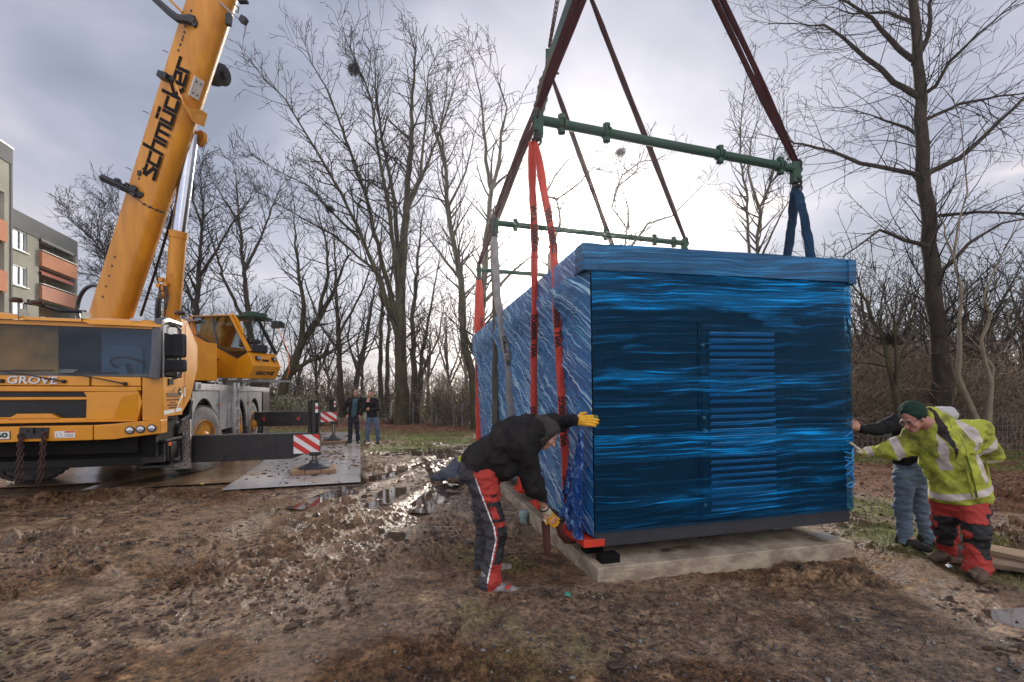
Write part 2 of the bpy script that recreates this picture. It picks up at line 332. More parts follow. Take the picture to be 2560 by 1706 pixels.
c = mixc(t, math_(t, 'MULTIPLY', lef, ramp(t, nC, [(.35, .55), (.6, 1.0)]), True), c, lc)
gc = ramp(t, nC, [(.3, (.06, .07, .018)), (.5, (.14, .155, .035)), (.7, (.24, .245, .07))])
c = mixc(t, math_(t, 'MULTIPLY', grs, ramp(t, math_(t, 'ADD', nB, math_(t, 'MULTIPLY', grs, .25)), [(.48, 0.0), (.62, 1.0)]), True), c, gc)
bs = N(t, 'ShaderNodeBsdfPrincipled', inp={'Base Color': c, 'Specular IOR Level': math_(t, 'ADD', .25, math_(t, 'MULTIPLY', wet, .35))})
rr = math_(t, 'SUBTRACT', ramp(t, nB, [(.38, .34), (.60, .80)]), math_(t, 'MULTIPLY', wet, .42))
rr = math_(t, 'ADD', math_(t, 'MAXIMUM', rr, .17), math_(t, 'MULTIPLY', math_(t, 'MAXIMUM', grs, lef), .35), True)
t.links.new(rr, bs.inputs['Roughness'])
hgt = math_(t, 'ADD', math_(t, 'MULTIPLY', nB, 1.0), math_(t, 'ADD', math_(t, 'MULTIPLY', nC, .5), math_(t, 'MULTIPLY', nD, .16)))
hgt = math_(t, 'ADD', hgt, math_(t, 'MULTIPLY', smask, .35))
bp = N(t, 'ShaderNodeBump', inp={'Distance': .07, 'Height': hgt})
t.links.new(math_(t, 'SUBTRACT', .90, math_(t, 'MULTIPLY', wet, .72)), bp.inputs['Strength']); t.links.new(bp.outputs[0], bs.inputs['Normal'])
N(t, 'ShaderNodeOutputMaterial', inp={0: bs.outputs[0]})
tag(link_mesh('ground', gme, gm), kind='structure', label='churned brown mud with gravel, leaves and grass')
# standing water: a level sheet that only shows where the mud dips below it
def pud(poly, z, label=None):
    b = MB(); b.quad(*[(x, y, z) for x, y in poly])
    m = mat('puddle water', (.085, .06, .042), .03, var=.3, vscale=2.0, spec=.8, bump=.03, bscale=8)
    tag(b.build('puddle', m), kind='structure')
pud([(-3.4, 6.6), (-.75, 6.3), (-.2, 9.5), (-.7, 15.0), (-3.6, 13.5)], -.016)
pud([(-1.9, 3.4), (-.6, 3.4), (-.5, 5.4), (-1.9, 5.6)], -.032)
pud([(3.1, 2.2), (5.2, 2.2), (5.6, 3.7), (3.6, 3.5)], -.012)
pud([(-7.2, 4.7), (-3.6, 4.9), (-3.4, 6.3), (-7.0, 6.4)], -.028)
# loose debris
def ico(k, seed, sq=(1, 1, .45)):
    bm = bmesh.new(); bmesh.ops.create_icosphere(bm, subdivisions=k, radius=1); r = random.Random(seed)
    V = [tuple(c*s*(1+r.uniform(-.42, .42)) for c, s in zip(v.co, sq)) for v in bm.verts]; Fs = [[v.index for v in f.verts] for f in bm.faces]; bm.free(); return V, Fs
def sample(n, x0, x1, y0, y1, power=1.6):
    yy = y0+(y1-y0)*rng.random(n)**power; xx = rng.uniform(-1, 1, n)*(x1)*yy; return xx, yy
def free(x, y, m): return (m['plate'] < .2) & (m['slab'] < .6)
xx, yy = sample(30000, 0, 1.25, 1.6, 14, 1.9); m_ = masks(xx, yy); k = free(xx, yy, m_) & (fbm(xx*1.4, yy*1.4, 3, 44) > .47) & (m_['far'] < .4); xx, yy = xx[k], yy[k]
mudc = mat('mud clods', (.10, .062, .038), .65, col2=(.045, .028, .018), vscale=9, bump=.6, bscale=60, rvar=.2)
sz = np.clip(rng.lognormal(-4.6, .6, len(xx)), .004, .045)
scatter('mud_clods', [ico(1, 1), ico(1, 2), ico(2, 3)], np.stack([xx, yy, gheight(xx, yy)+sz*.2], 1), sz, mudc, dict(kind='stuff', label='loose clods of wet brown mud'))
xx, yy = sample(15000, 0, 1.25, 1.6, 12, 1.8); m_ = masks(xx, yy); k = free(xx, yy, m_) & ((m_['grav'] > rng.random(len(xx))) | (rng.random(len(xx)) < .10)); xx, yy = xx[k], yy[k]
sz = np.clip(rng.lognormal(-5.1, .6, len(xx)), .003, .022)
stm = [mat('grey stone', (.13, .13, .135), .5, var=.5), mat('dark stone', (.05, .052, .058), .35, var=.4), mat('tan stone', (.22, .15, .09), .6, var=.4), mat('pale stone', (.24, .23, .21), .6, var=.3)]
scatter('gravel', [ico(1, 5, (1, .8, .6)), ico(1, 6, (1, .7, .5))], np.stack([xx, yy, gheight(xx, yy)+sz*.25], 1), sz, stm, dict(kind='stuff', label='scattered gravel stones lying in the mud'), mi=4)
leafV = [(-.5, 0, 0), (-.2, .28, .10), (.2, .26, .06), (.55, 0, .12), (.2, -.28, .08), (-.2, -.26, .14), (0, 0, -.03)]
leafF = [(0, 1, 6), (1, 2, 6), (2, 3, 6), (3, 4, 6), (4, 5, 6), (5, 0, 6)]
xx = rng.uniform(-24, 26, 90000); yy = 3+30*rng.random(90000); m_ = masks(xx, yy)
k = (np.abs(xx) < yy*1.2) & free(xx, yy, m_) & ((m_['leaf']*.8 > rng.random(len(xx))) | (rng.random(len(xx)) < .06)); xx, yy = xx[k][:26000], yy[k][:26000]
sz = rng.uniform(.05, .11, len(xx))*np.clip(yy/9, .35, 1)
lm = [mat('leaf brown', (.17, .075, .038), .6, var=.4), mat('leaf red brown', (.24, .08, .04), .5, var=.4), mat('leaf tan', (.34, .20, .11), .6, var=.3)]
scatter('fallen_leaves', [(leafV, leafF)], np.stack([xx, yy, gheight(xx, yy)+.012], 1), sz, lm, dict(kind='stuff', label='fallen brown beech leaves'), tilt=.35, mi=3)
blV = [(-.06, 0, 0), (.06, 0, 0), (.05, .12, .55), (0, .35, 1.0), (-.05, .12, .55)]; blF = [(0, 1, 2), (0, 2, 4), (4, 2, 3)]
xx = rng.uniform(-16, 14, 260000); yy = 2+20*rng.random(260000)**1.2; m_ = masks(xx, yy)
k = (np.abs(xx) < yy*1.2) & free(xx, yy, m_) & (m_['grass']**1.5 > rng.random(len(xx))*1.1) & (fbm(xx*3, yy*3, 3, 77) > .45); xx, yy = xx[k][:60000], yy[k][:60000]
gh = rng.uniform(.025, .07, len(xx)); ga = [mat('grass blade', (.12, .145, .035), .6, var=.4), mat('pale grass blade', (.22, .22, .075), .6, var=.4)]
scatter('grass', [(blV, blF)], np.stack([xx, yy, gheight(xx, yy)], 1), gh, ga, dict(kind='stuff', label='short green winter grass'), tilt=.3, mi=2)
# a few countable bits lying on the mud
def stick(name, pts, r, m, label, cat):
    q_ = [Vector((x, y, float(gheight(np.array([x]), np.array([y]))[0])+r+.01+dz)) for x, y, dz in pts]
    b = MB(); b.tube(q_, [r]*len(q_), 6); tag(b.build(name, m, loc=q_[0], smooth=True), label, cat)
stick('lath', [(-1.93, 14.3, .02), (-1.2, 13.6, .1), (-.75, 13.2, .2)], .02, mat('pale wood lath', (.62, .56, .46), .6), 'long pale wooden lath lying on the leaves beyond the lying man', 'lath')
stick('rubber_strip', [(-.52, 5.05, 0), (-.36, 5.03, .01), (-.22, 5.0, 0)], .012, BLK, 'short black rubber strip lying on the mud behind the bending man', 'rubber strip')
stick('twig', [(-.95, 5.6, 0), (-.72, 5.55, .01), (-.62, 5.35, .0), (-.72, 5.2, 0)], .006, mat('pale twig', (.45, .38, .28), .7), 'thin pale curved twig lying on the wet mud', 'twig')
# steel road plates under the crane
plm = mat('wet steel plate', (.50, .49, .48), .17, col2=(.36, .26, .17), vscale=.9, thr=(.50, .66), bump=.12, bscale=14, rvar=.10)
plm2 = mat('muddy steel plate', (.36, .24, .14), .20, col2=(.17, .105, .06), vscale=1.6, bump=.2, bscale=14, rvar=.13)
labels = {(1, 0): 'wet grey steel road plate under the near outrigger foot', (0, 0): 'mud-covered steel road plate beside the first crane wheel', (-1, 0): 'dark steel road plate beneath the crane cab',
          (1, 1): 'grey steel road plate between the two outrigger feet', (0, 1): 'brown wet steel road plate beside the rear crane wheels', (-1, 1): 'dark steel road plate beneath the rear of the crane',
          (1, 2): 'far wet steel road plate where the two watching men stand'}
for (i, j), lb in labels.items():
    b = MB(); x0 = 2.35+(i-1)*2.27; ylen = 3.9; y0 = .10+j*(ylen+.015)
    tilt = .004*(i-j)
    y1_ = y0+ylen; y0 = y0+(.75 if (j == 0 and i == 0) else 1.5 if (j == 0 and i < 0) else 0); b.box((x0+1.12, (y0+y1_)/2, .010+tilt), (2.24, y1_-y0, .014))
    t_ = thing('steel_plate', (0, 0, 0), lb, 'road plate', mw=TM.copy(), group='steel road plates under the crane')
    b.build('plate', plm if i == 1 else plm2, t_, bevel=.004)
# mud lumps trodden on to the plates
n = 900; a_ = 2.5+2.1*rng.random(n)**.6; b_ = .1+11*rng.random(n); k = fbm(a_*1.5, b_*1.5, 3, 3) > .5; a_, b_ = a_[k], b_[k]
px = CT.x+a_*cA[0]+b_*cL[0]; py = CT.y+a_*cA[1]+b_*cL[1]; sz = np.clip(rng.lognormal(-4.0, .5, len(px)), .006, .05)
scatter('mud_crumbs', [ico(1, 8, (1.5, 1, .35)), ico(1, 9, (1, 1, .4))], np.stack([px, py, np.full(len(px), .026)], 1), sz, mudc, dict(kind='stuff', label='crumbs of mud trodden on to the steel plates'), tilt=.1)
# ---------------------------------------------------------------- concrete slab
def smat(name): return MATS[name]
concrete = mat('raw concrete', (.44, .375, .275), .8, col2=(.25, .20, .145), vscale=4.5, bump=.5, bscale=35, stretch=(1, 1, 2.0), thr=(.38, .60))
slabM = Matrix((SX, SY, Vector((0, 0, 1)))).transposed().to_4x4(); slabM.translation = S0
sl_ = thing('foundation_slab', S0, 'low grey concrete foundation slab under the hanging blue container', 'slab', mw=slabM)
SH = .155
b = MB(); b.bx(0, 2.82, 0, 6.85, -.15, SH); b.build('slab', concrete, sl_, bevel=.012)
drt = mat('dirt on concrete', (.11, .07, .045), .5, col2=(.20, .15, .10), vscale=6)
for i in range(26):
    r = random.Random(i); x = r.uniform(.3, 2.6); y = r.uniform(.15, 1.1); s = r.uniform(.02, .09)
    b = MB() if i == 0 else b
    b.add([(x+s*1.8*math.cos(a)*r.uniform(.6, 1.2), y+s*math.sin(a)*r.uniform(.6, 1.2), SH+.0045) for a in [k*math.pi/5 for k in range(10)]], [tuple(range(10))])
b.build('dirt_stain', drt, sl_)
for x, y, lb in ((.16, .13, 'black rubber pad on the near left corner of the slab'), (.13, .40, 'black rubber pad right behind the corner pad on the slab')):
    q_ = slabM @ Vector((x, y, SH)); o = thing('rubber_pad', q_, lb, 'rubber pad', rz=.26, group='rubber pads on the slab'); b = MB(); b.bx(-.09, .09, -.06, .06, 0, .075); b.build('pad', DRK, o, bevel=.006)
for x, y, lb in ((2.66, .22, 'thin grey metal shim plate at the near right corner of the slab'), (2.45, .62, 'thin grey metal shim plate further back on the right of the slab')):
    q_ = slabM @ Vector((x, y, SH)); o = thing('shim_plate', q_, lb, 'shim plate', rz=.30, group='shim plates on the slab'); b = MB(); b.bx(-.11, .11, -.09, .09, 0, .012); b.build('plate', mat('shim grey', (.33, .34, .36), .35, .3), o)
q_ = slabM @ Vector((-.06, 2.1, .02)); o = thing('pipe_cap', q_, 'pale green capped pipe end sticking out beside the slab edge', 'pipe'); b = MB(); b.lathe((0, 0, -.05), (0, 0, 1), [(0, .05), (.10, .05), (.10, .066), (.15, .066), (.16, .05)], 14); b.build('pipe', mat('pale green plastic', (.28, .42, .38), .5), o, smooth=True)
# ---------------------------------------------------------------- container
cw, cl_, chh = 2.82, 6.45, 2.67
K0 = P(1486, 1370, 4.035); ky = math.atan2(.66, 2.79)
KM = Matrix.Translation(K0) @ Matrix.Rotation(ky, 4, 'Z') @ Matrix.Rotation(D2R(-1.0), 4, 'Y')
KX = (KM.to_3x3() @ Vector((1, 0, 0))); KY = (KM.to_3x3() @ Vector((0, 1, 0))); KZ = (KM.to_3x3() @ Vector((0, 0, 1)))
ct = thing('container', K0, 'dark steel technical container wrapped in blue plastic film hanging over the slab', 'container', mw=KM)
slate = mat('slate grey panel', (.018, .028, .038), .5, col2=(.010, .020, .026), vscale=3, spec=.2)
frame_m = mat('anthracite base frame', (.034, .037, .044), .5, var=.2)
b = MB(); b.bx(0, cw, 0, cl_, 0, .14); b.build('base_frame', frame_m, ct, bevel=.006)
b = MB(); b.bx(.012, cw-.012, .012, cl_-.012, .14, chh-.215); b.build('wall', slate, ct, bevel=.004)
b = MB(); b.bx(-.07, cw+.02, -.05, cl_+.05, chh-.215, chh); b.build('roof', mat('roof edge under film', (.02, .12, .25), .4), ct, bevel=.02)
# panel joints and the louvred door on the front
seam = mat('panel joint', (.004, .005, .006), .7)
b = MB()
for x in (.0, ): pass
b.bx(.03, cw-.03, .004, .011, 2.02, 2.032); b.build('panel_joint', seam, ct)
dr = MB(); dx0, dx1 = 1.10, 2.02; dr.bx(dx0, dx1, -.012, .010, .16, 2.02); dr = dr.build('door', slate, ct, bevel=.003)
b = MB(); b.bx(dx0-.022, dx0-.004, -.006, .010, .15, 2.03); b.bx(dx1+.004, dx1+.022, -.006, .010, .15, 2.03); b.build('door_frame', seam, dr)
lv = mat('louvre slat', (.10, .34, .62), .3, .0, var=.2); lvb = mat('louvre recess', (.006, .008, .016), .7)
for z0, z1 in ((1.24, 1.96), (.84, 1.22), (.22, .80)):
    b = MB(); b.bx(dx0+.07, dx1-.12, -.018, -.013, z0, z1); b.build('louvre_recess', lvb, dr)
    b = MB(); z = z0+.03
    while z < z1-.02:
        b.box(((dx0+dx1)/2-.025, -.032, z), (dx1-dx0-.20, .006, .034), Matrix.Rotation(D2R(35), 3, 'X')); z += .064
    b.build('louvre', lv, dr)
for z in (.30, 1.12, 1.80):
    b = MB(); b.lathe((dx0+.015, -.012, z), (0, -1, 0), [(0, .018), (.012, .018), (.02, .008)], 10); b.build('hinge', STEEL, dr, smooth=True)
b = MB(); b.lathe((dx0+.02, -.012, 1.0), (0, -1, 0), [(0, .02), (.014, .02), (.02, .012)], 12); b.bx(dx0, dx0+.05, -.03, -.02, .99, 1.01); b.build('handle', STEEL, dr)
# film: one crinkled skin per face
def film_mat(name, axis, dens, tint, bright, deep, white, rotz=0.0, sc=(.55, .55, 26), th0=.47, base=.20, tz=None, bumps=.5, warp=(.2, .2, .16), gloss=.25, spec=.25, sheetw=1.0):
    m = bpy.data.materials.new(name); m.use_nodes = True; t = m.node_tree; t.nodes.clear()
    tcn = N(t, 'ShaderNodeTexCoord'); mp0 = N(t, 'ShaderNodeMapping', inp={0: tcn.outputs['Object'], 2: (rotz if axis == 'x' else 0, rotz if axis == 'y' else 0, 0)})
    wn = N(t, 'ShaderNodeTexNoise', inp={'Vector': tcn.outputs['Object'], 'Scale': .8, 'Detail': 3.0})
    wv = N(t, 'ShaderNodeVectorMath', operation='MULTIPLY_ADD', inp={0: wn.outputs['Color'], 1: warp, 2: mp0.outputs[0]})
    mp = N(t, 'ShaderNodeMapping', inp={0: wv.outputs[0], 3: sc})
    s1 = N(t, 'ShaderNodeTexNoise', inp={'Vector': mp.outputs[0], 'Scale': 1.0, 'Detail': 7.0, 'Roughness': .68, 'Distortion': .35}).outputs[0]
    mp2 = N(t, 'ShaderNodeMapping', inp={0: wv.outputs[0], 3: tuple(v*2.6 for v in sc)})
    s2 = N(t, 'ShaderNodeTexNoise', inp={'Vector': mp2.outputs[0], 'Scale': 1.0, 'Detail': 5.0, 'Roughness': .6}).outputs[0]
    big = N(t, 'ShaderNodeTexNoise', inp={'Vector': tcn.outputs['Object'], 'Scale': .9, 'Detail': 3.0, 'Roughness': .5}).outputs[0]
    sp = N(t, 'ShaderNodeSeparateXYZ', inp={0: tcn.outputs['Object']})
    lv_ = math_(t, 'MULTIPLY', math_(t, 'SUBTRACT', big, .5), 1.1)
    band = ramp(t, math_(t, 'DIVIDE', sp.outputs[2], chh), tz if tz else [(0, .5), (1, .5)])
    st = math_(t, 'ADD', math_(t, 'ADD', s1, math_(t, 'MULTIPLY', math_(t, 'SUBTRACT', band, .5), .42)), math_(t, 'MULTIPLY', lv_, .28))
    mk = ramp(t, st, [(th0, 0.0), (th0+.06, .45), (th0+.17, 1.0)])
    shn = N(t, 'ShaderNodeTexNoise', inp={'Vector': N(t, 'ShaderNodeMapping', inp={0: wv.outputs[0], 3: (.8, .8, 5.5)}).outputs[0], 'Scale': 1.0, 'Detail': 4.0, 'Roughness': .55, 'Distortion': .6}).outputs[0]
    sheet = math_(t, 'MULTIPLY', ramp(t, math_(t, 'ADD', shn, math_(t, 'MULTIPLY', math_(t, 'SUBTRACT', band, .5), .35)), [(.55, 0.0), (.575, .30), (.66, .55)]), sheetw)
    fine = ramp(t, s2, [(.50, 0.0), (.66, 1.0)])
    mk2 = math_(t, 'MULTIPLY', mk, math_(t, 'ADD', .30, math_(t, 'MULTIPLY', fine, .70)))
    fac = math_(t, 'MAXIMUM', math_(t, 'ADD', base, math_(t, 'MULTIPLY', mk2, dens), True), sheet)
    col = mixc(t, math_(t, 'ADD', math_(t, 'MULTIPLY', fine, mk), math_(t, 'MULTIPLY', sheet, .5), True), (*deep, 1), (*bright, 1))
    if white: col = mixc(t, math_(t, 'MULTIPLY', ramp(t, s2, [(.50, 0.0), (.60, 1.0)]), ramp(t, s1, [(.44, 0.0), (.54, white)]), True), col, (.72, .92, 1.0, 1))  # white streaks: glare on the folds painted into the film colour
    hh = math_(t, 'ADD', s1, math_(t, 'MULTIPLY', s2, .45))
    bpn = N(t, 'ShaderNodeBump', inp={'Strength': bumps, 'Distance': .06, 'Height': hh})
    pb = N(t, 'ShaderNodeBsdfPrincipled', inp={'Base Color': col, 'Roughness': .17, 'Specular IOR Level': spec, 'Normal': bpn.outputs[0]})
    tr = N(t, 'ShaderNodeBsdfTransparent', inp={0: (*tint, 1)})
    mx = N(t, 'ShaderNodeMixShader', inp={0: fac, 1: tr.outputs[0], 2: pb.outputs[0]})
    lwf = N(t, 'ShaderNodeLayerWeight', inp={0: .5, 'Normal': bpn.outputs[0]})
    gl_ = N(t, 'ShaderNodeBsdfGlossy', inp={0: (.8, .9, 1, 1), 'Roughness': .12, 'Normal': bpn.outputs[0]})
    mx2 = N(t, 'ShaderNodeMixShader', inp={0: math_(t, 'ADD', gloss*.08, math_(t, 'MULTIPLY', math_(t, 'POWER', lwf.outputs[1], 3.0), gloss), True), 1: mx.outputs[0], 2: gl_.outputs[0]})
    N(t, 'ShaderNodeOutputMaterial', inp={0: mx2.outputs[0]}); return m
def film(name, o, ex, ey, nrm, w, h, nx, ny, fn, m, par):
    u = np.linspace(0, 1, nx); v = np.linspace(0, 1, ny); U, Vv = np.meshgrid(u, v, indexing='ij'); dsp = fn(U*w, Vv*h)
    o, ex, ey, nrm = [np.array(q) for q in (o, ex, ey, nrm)]
    Pn = o+U[..., None]*w*ex+Vv[..., None]*h*ey+dsp[..., None]*nrm; ix = np.arange(nx*ny).reshape(nx, ny)
    qd = np.stack([ix[:-1, :-1], ix[1:, :-1], ix[1:, 1:], ix[:-1, 1:]], -1).reshape(-1, 4)
    me = np_mesh(name, Pn.reshape(-1, 3), qd); o_ = link_mesh(name, me, m, par, smooth=True); return o_
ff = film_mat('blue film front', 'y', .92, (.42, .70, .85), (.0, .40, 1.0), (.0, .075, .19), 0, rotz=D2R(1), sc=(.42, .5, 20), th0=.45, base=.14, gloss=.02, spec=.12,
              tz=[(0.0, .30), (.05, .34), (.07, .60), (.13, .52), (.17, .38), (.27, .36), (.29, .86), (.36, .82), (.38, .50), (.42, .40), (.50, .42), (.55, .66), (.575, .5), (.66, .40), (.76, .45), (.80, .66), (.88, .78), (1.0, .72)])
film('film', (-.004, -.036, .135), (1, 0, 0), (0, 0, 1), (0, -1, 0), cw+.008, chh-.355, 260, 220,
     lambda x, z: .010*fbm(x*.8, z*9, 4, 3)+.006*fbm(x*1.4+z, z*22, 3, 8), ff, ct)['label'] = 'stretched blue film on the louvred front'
fr = film_mat('blue film roof edge', 'y', .9, (.2, .5, .75), (.0, .36, .80), (.0, .10, .24), 0, rotz=D2R(2), sc=(.45, .5, 34), th0=.42, base=.62)
film('film', (-.075, -.056, chh-.22), (1, 0, 0), (0, 0, 1), (0, -1, 0), cw+.10, .227, 160, 30, lambda x, z: .012*fbm(x*.9, z*20, 3, 3), fr, ct)['label'] = 'blue film over the roof edge'
film('film', (-.085, -.055, chh+.006), (1, 0, 0), (0, 1, 0), (0, 0, 1), cw+.11, cl_+.1, 60, 60, lambda x, z: .010*fbm(x*3, z*3, 3, 3), fr, ct)['label'] = 'blue film across the roof'
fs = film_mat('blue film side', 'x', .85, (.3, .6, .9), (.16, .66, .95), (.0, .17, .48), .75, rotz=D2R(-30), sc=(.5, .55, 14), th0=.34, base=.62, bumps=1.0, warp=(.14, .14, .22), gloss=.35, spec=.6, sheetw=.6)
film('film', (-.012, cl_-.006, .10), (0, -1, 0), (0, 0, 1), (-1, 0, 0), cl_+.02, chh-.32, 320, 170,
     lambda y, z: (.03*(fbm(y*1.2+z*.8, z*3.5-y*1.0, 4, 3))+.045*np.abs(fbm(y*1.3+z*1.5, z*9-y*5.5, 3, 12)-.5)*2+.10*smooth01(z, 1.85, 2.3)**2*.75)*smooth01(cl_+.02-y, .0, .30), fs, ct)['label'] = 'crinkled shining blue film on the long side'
film('film', (-.083, cl_+.04, chh-.22), (0, -1, 0), (0, 0, 1), (-1, 0, 0), cl_+.09, .227, 200, 20, lambda y, z: .012*fbm(y*2, z*20, 3, 3), fs, ct)['label'] = 'crinkled film over the long roof edge'
film('film', (cw+.02, 0, .10), (0, 1, 0), (0, 0, 1), (1, 0, 0), cl_, chh-.32, 80, 60, lambda y, z: .03*fbm(y*1.2, z*5, 4, 3), ff, ct)['label'] = 'blue film on the far long side'
fcap = mat('pale blue taped corner', (.012, .24, .48), .35, var=.15)
b = MB(); b.bx(-.088, .05, -.075, -.06, chh-.23, chh+.01); b.bx(-.10, -.086, -.075, .10, chh-.23, chh+.01); b.build('corner_wrap', fr, ct, bevel=.012)
b = MB(); b.bx(cw-.05, cw+.05, -.072, -.062, chh-.24, chh+.005); b.bx(cw+.038, cw+.05, -.072, .12, chh-.24, chh+.005); b.build('corner_wrap', fr, ct, bevel=.01)
# crumpled loose film hanging at the near left corner
crump = film_mat('crumpled loose film', 'x', .8, (.2, .5, .9), (.01, .32, .80), (.003, .10, .45), .35, rotz=.4, sc=(6, 6, 5), th0=.40, base=.5, bumps=1.0)
def crumple(u0, w_, z0, z1, seed, side):
    nx, ny = 26, 60; U, Vv = np.meshgrid(np.linspace(0, 1, nx), np.linspace(0, 1, ny), indexing='ij')
    z = z0+(z1-z0)*Vv; wd = w_*(1-.8*Vv)*(.7+.6*fbm(Vv*4, U*0, 3, seed)); along = u0+U*wd
    out = .05+.11*fbm(U*5, Vv*7, 4, seed+1)*(1-Vv*.6)+.03*fbm(U*14, Vv*18, 3, seed+2)
    Pn = np.stack([-out, along, z], -1) if side else np.stack([along, -out, z], -1)
    ix = np.arange(nx*ny).reshape(nx, ny); qd = np.stack([ix[:-1, :-1], ix[1:, :-1], ix[1:, 1:], ix[:-1, 1:]], -1).reshape(-1, 4)
    link_mesh('loose_film', np_mesh('loose_film', Pn.reshape(-1, 3), qd), crump, ct, smooth=True)
crumple(.01, .42, .06, 1.05, 5, True); crumple(.35, .25, .12, .7, 9, True)
# strips tied at the right corner and at the far end
b = MB()
for i in range(12):
    r = random.Random(i+40); z = r.uniform(.35, .95); b.tube([(cw-.10+r.uniform(-.02, .03), -.05, z), (cw-.04, -.062-.01*r.random(), z+r.uniform(-.05, .06)), (cw+.01, -.05, z+r.uniform(-.1, .1))], [.006, .008, .004], 5)
b.build('film_knot', mat('blue film knot', (.01, .3, .75), .3), ct, smooth=True)
# lifting lugs on both long sides
lugs = {}
lugred = mat('red lug paint', (.68, .05, .022), .42, var=.25, vscale=12)
for side, X in ((0, 0.0), (1, cw)):
    s_ = -1 if side == 0 else 1
    for i, y in enumerate((.42, 1.55, 2.45, 3.9, 5.0, 5.95)):
        b = MB(); b.bx(X+s_*.005, X+s_*.11, y-.16, y+.16, .00, .012+.03); b.prism([(-.12, .04), (.12, .04), (.045, .19), (-.045, .19)], (X+s_*.06, y, 0), (0, 1, 0), (0, 0, 1), (1, 0, 0), -.012, .012)
        b.build('lifting_lug', lugred, ct, bevel=.004); lugs[side, i] = KM @ Vector((X+s_*.06, y, .17))
b = MB(); b.bx(-.10, .10, -.002, .28, .005, .075); b.build('lifting_lug', lugred, ct, bevel=.006)
# ---------------------------------------------------------------- mobile crane
def ray(u, v): return Vector(((u-1280)/F, 1, -(v-HOR)/F))
def onp(u, v, o, n):
    r = ray(u, v); e = Vector((0, 0, EYE)); t_ = (Vector(o)-e).dot(n)/r.dot(n); return e+r*t_
TMi = TM.inverted()
def FR(x, y, b=0.0): return TMi @ onp(x/3.136, 740+y/3.136, TM @ Vector((0, b, 0)), TM.to_3x3() @ Vector((0, 1, 0)))   # point on the cab front, from the zoomed crop
def SD(x, y, a=1.5, ox=0): return TMi @ onp(ox+x/3.136, 740+y/3.136, TM @ Vector((a, 0, 0)), TM.to_3x3() @ Vector((1, 0, 0)))
crane = thing('mobile_crane', CT, 'big yellow mobile crane with raised boom and extended black outriggers', 'crane', mw=TM.copy())
def glassmat(name, tint, refl=.14, rough=.02):
    m = bpy.data.materials.new(name); m.use_nodes = True; t = m.node_tree; t.nodes.clear()
    lw = N(t, 'ShaderNodeLayerWeight', inp={0: .35}); f_ = math_(t, 'ADD', math_(t, 'MULTIPLY', lw.outputs[0], .6), refl, True)
    mx = N(t, 'ShaderNodeMixShader', inp={0: f_, 1: N(t, 'ShaderNodeBsdfTransparent', inp={0: (*tint, 1)}).outputs[0], 2: N(t, 'ShaderNodeBsdfGlossy', inp={0: (.85, .92, 1, 1), 'Roughness': rough}).outputs[0]})
    N(t, 'ShaderNodeOutputMaterial', inp={0: mx.outputs[0]}); return m
GW = glassmat('windscreen glass', (.62, .66, .66), .02); GS = glassmat('side glass', (.25, .28, .28), .45); GC = glassmat('tinted cab glass', (.45, .52, .45), .12)
cabi = mat('cab interior grey', (.10, .11, .12), .8); tan = mat('painted tan reflection', (.62, .34, .05), .8, var=.75, vscale=1.3)
cab = MB()                                                    # front panels round the two grilles
def fp(m_, a0, a1, z0, z1, b0=0.0, b1=.14): m_.bx(a0, a1, b0, b1, z0, z1)
fp(cab, -1.5, 1.20, 1.685, 1.765, -.012); fp(cab, -1.5, .56, 1.555, 1.60, -.006, .1); fp(cab, -1.5, 1.19, 1.205, 1.275)
fp(cab, -1.5, -.30, 1.275, 1.30)
cab.prism([(-.42, 1.27), (-.30, 1.35), (.10, 1.35), (.22, 1.27)], (0, 0, 0), (1, 0, 0), (0, 0, 1), (0, 1, 0), -.012, .10)
cab.prism([(.54, 1.60), (.50, 1.68), (1.20, 1.70), (1.26, 1.52), (1.20, 1.24), (.53, 1.24)], (0, 0, 0), (1, 0, 0), (0, 0, 1), (0, 1, 0), -.004, .12)
cab.add([(.9, -.008, 1.26), (1.2, -.008, 1.24), (1.2, -.008, 1.66), (1.02, -.055, 1.60), (.92, -.05, 1.34)], [(0, 1, 2, 3, 4)])
cab.prism([(-1.5, 1.765), (1.24, 1.765), (1.24, 1.70), (-1.5, 1.69)], (0, 0, 0), (1, 0, 0), (0, 0, 1), (0, 1, 0), .0, .1)
cabo = cab.build('cab', YEL, crane, bevel=.012)
b = MB(); b.prism([(-1.5, 1.775), (.575, 1.775), (.575, 1.925), (-1.5, 1.955)], (0, 0, 0), (1, 0, 0), (0, 0, 1), (0, 1, 0), -.004, .1); b.prism([(.60, 1.775), (1.24, 1.775), (1.24, 1.915), (.60, 1.925)], (0, 0, 0), (1, 0, 0), (0, 0, 1), (0, 1, 0), -.004, .1)
b.build('wiper_panel', YEL, cabo, bevel=.008)
b = MB(); b.prism([(1.26, -.0), (1.50, .12), (1.50, .30), (1.20, .30)], (0, 0, 0), (1, 0, 0), (0, 1, 0), (0, 0, 1), 1.215, 1.915); b.build('corner_panel', YEL, cabo, bevel=.01)
b = MB(); b.bx(-1.48, .56, .09, .12, 1.28, 1.70)
for i in range(16): b.box((-.46, .07, 1.30+i*.025), (2.0, .02, .008))
b.build('grille', BLK, cabo)
b = MB(); b.bx(-1.45, 1.46, .12, .9, 1.22, 1.90); b.build('cab_floor', DRK, cabo)
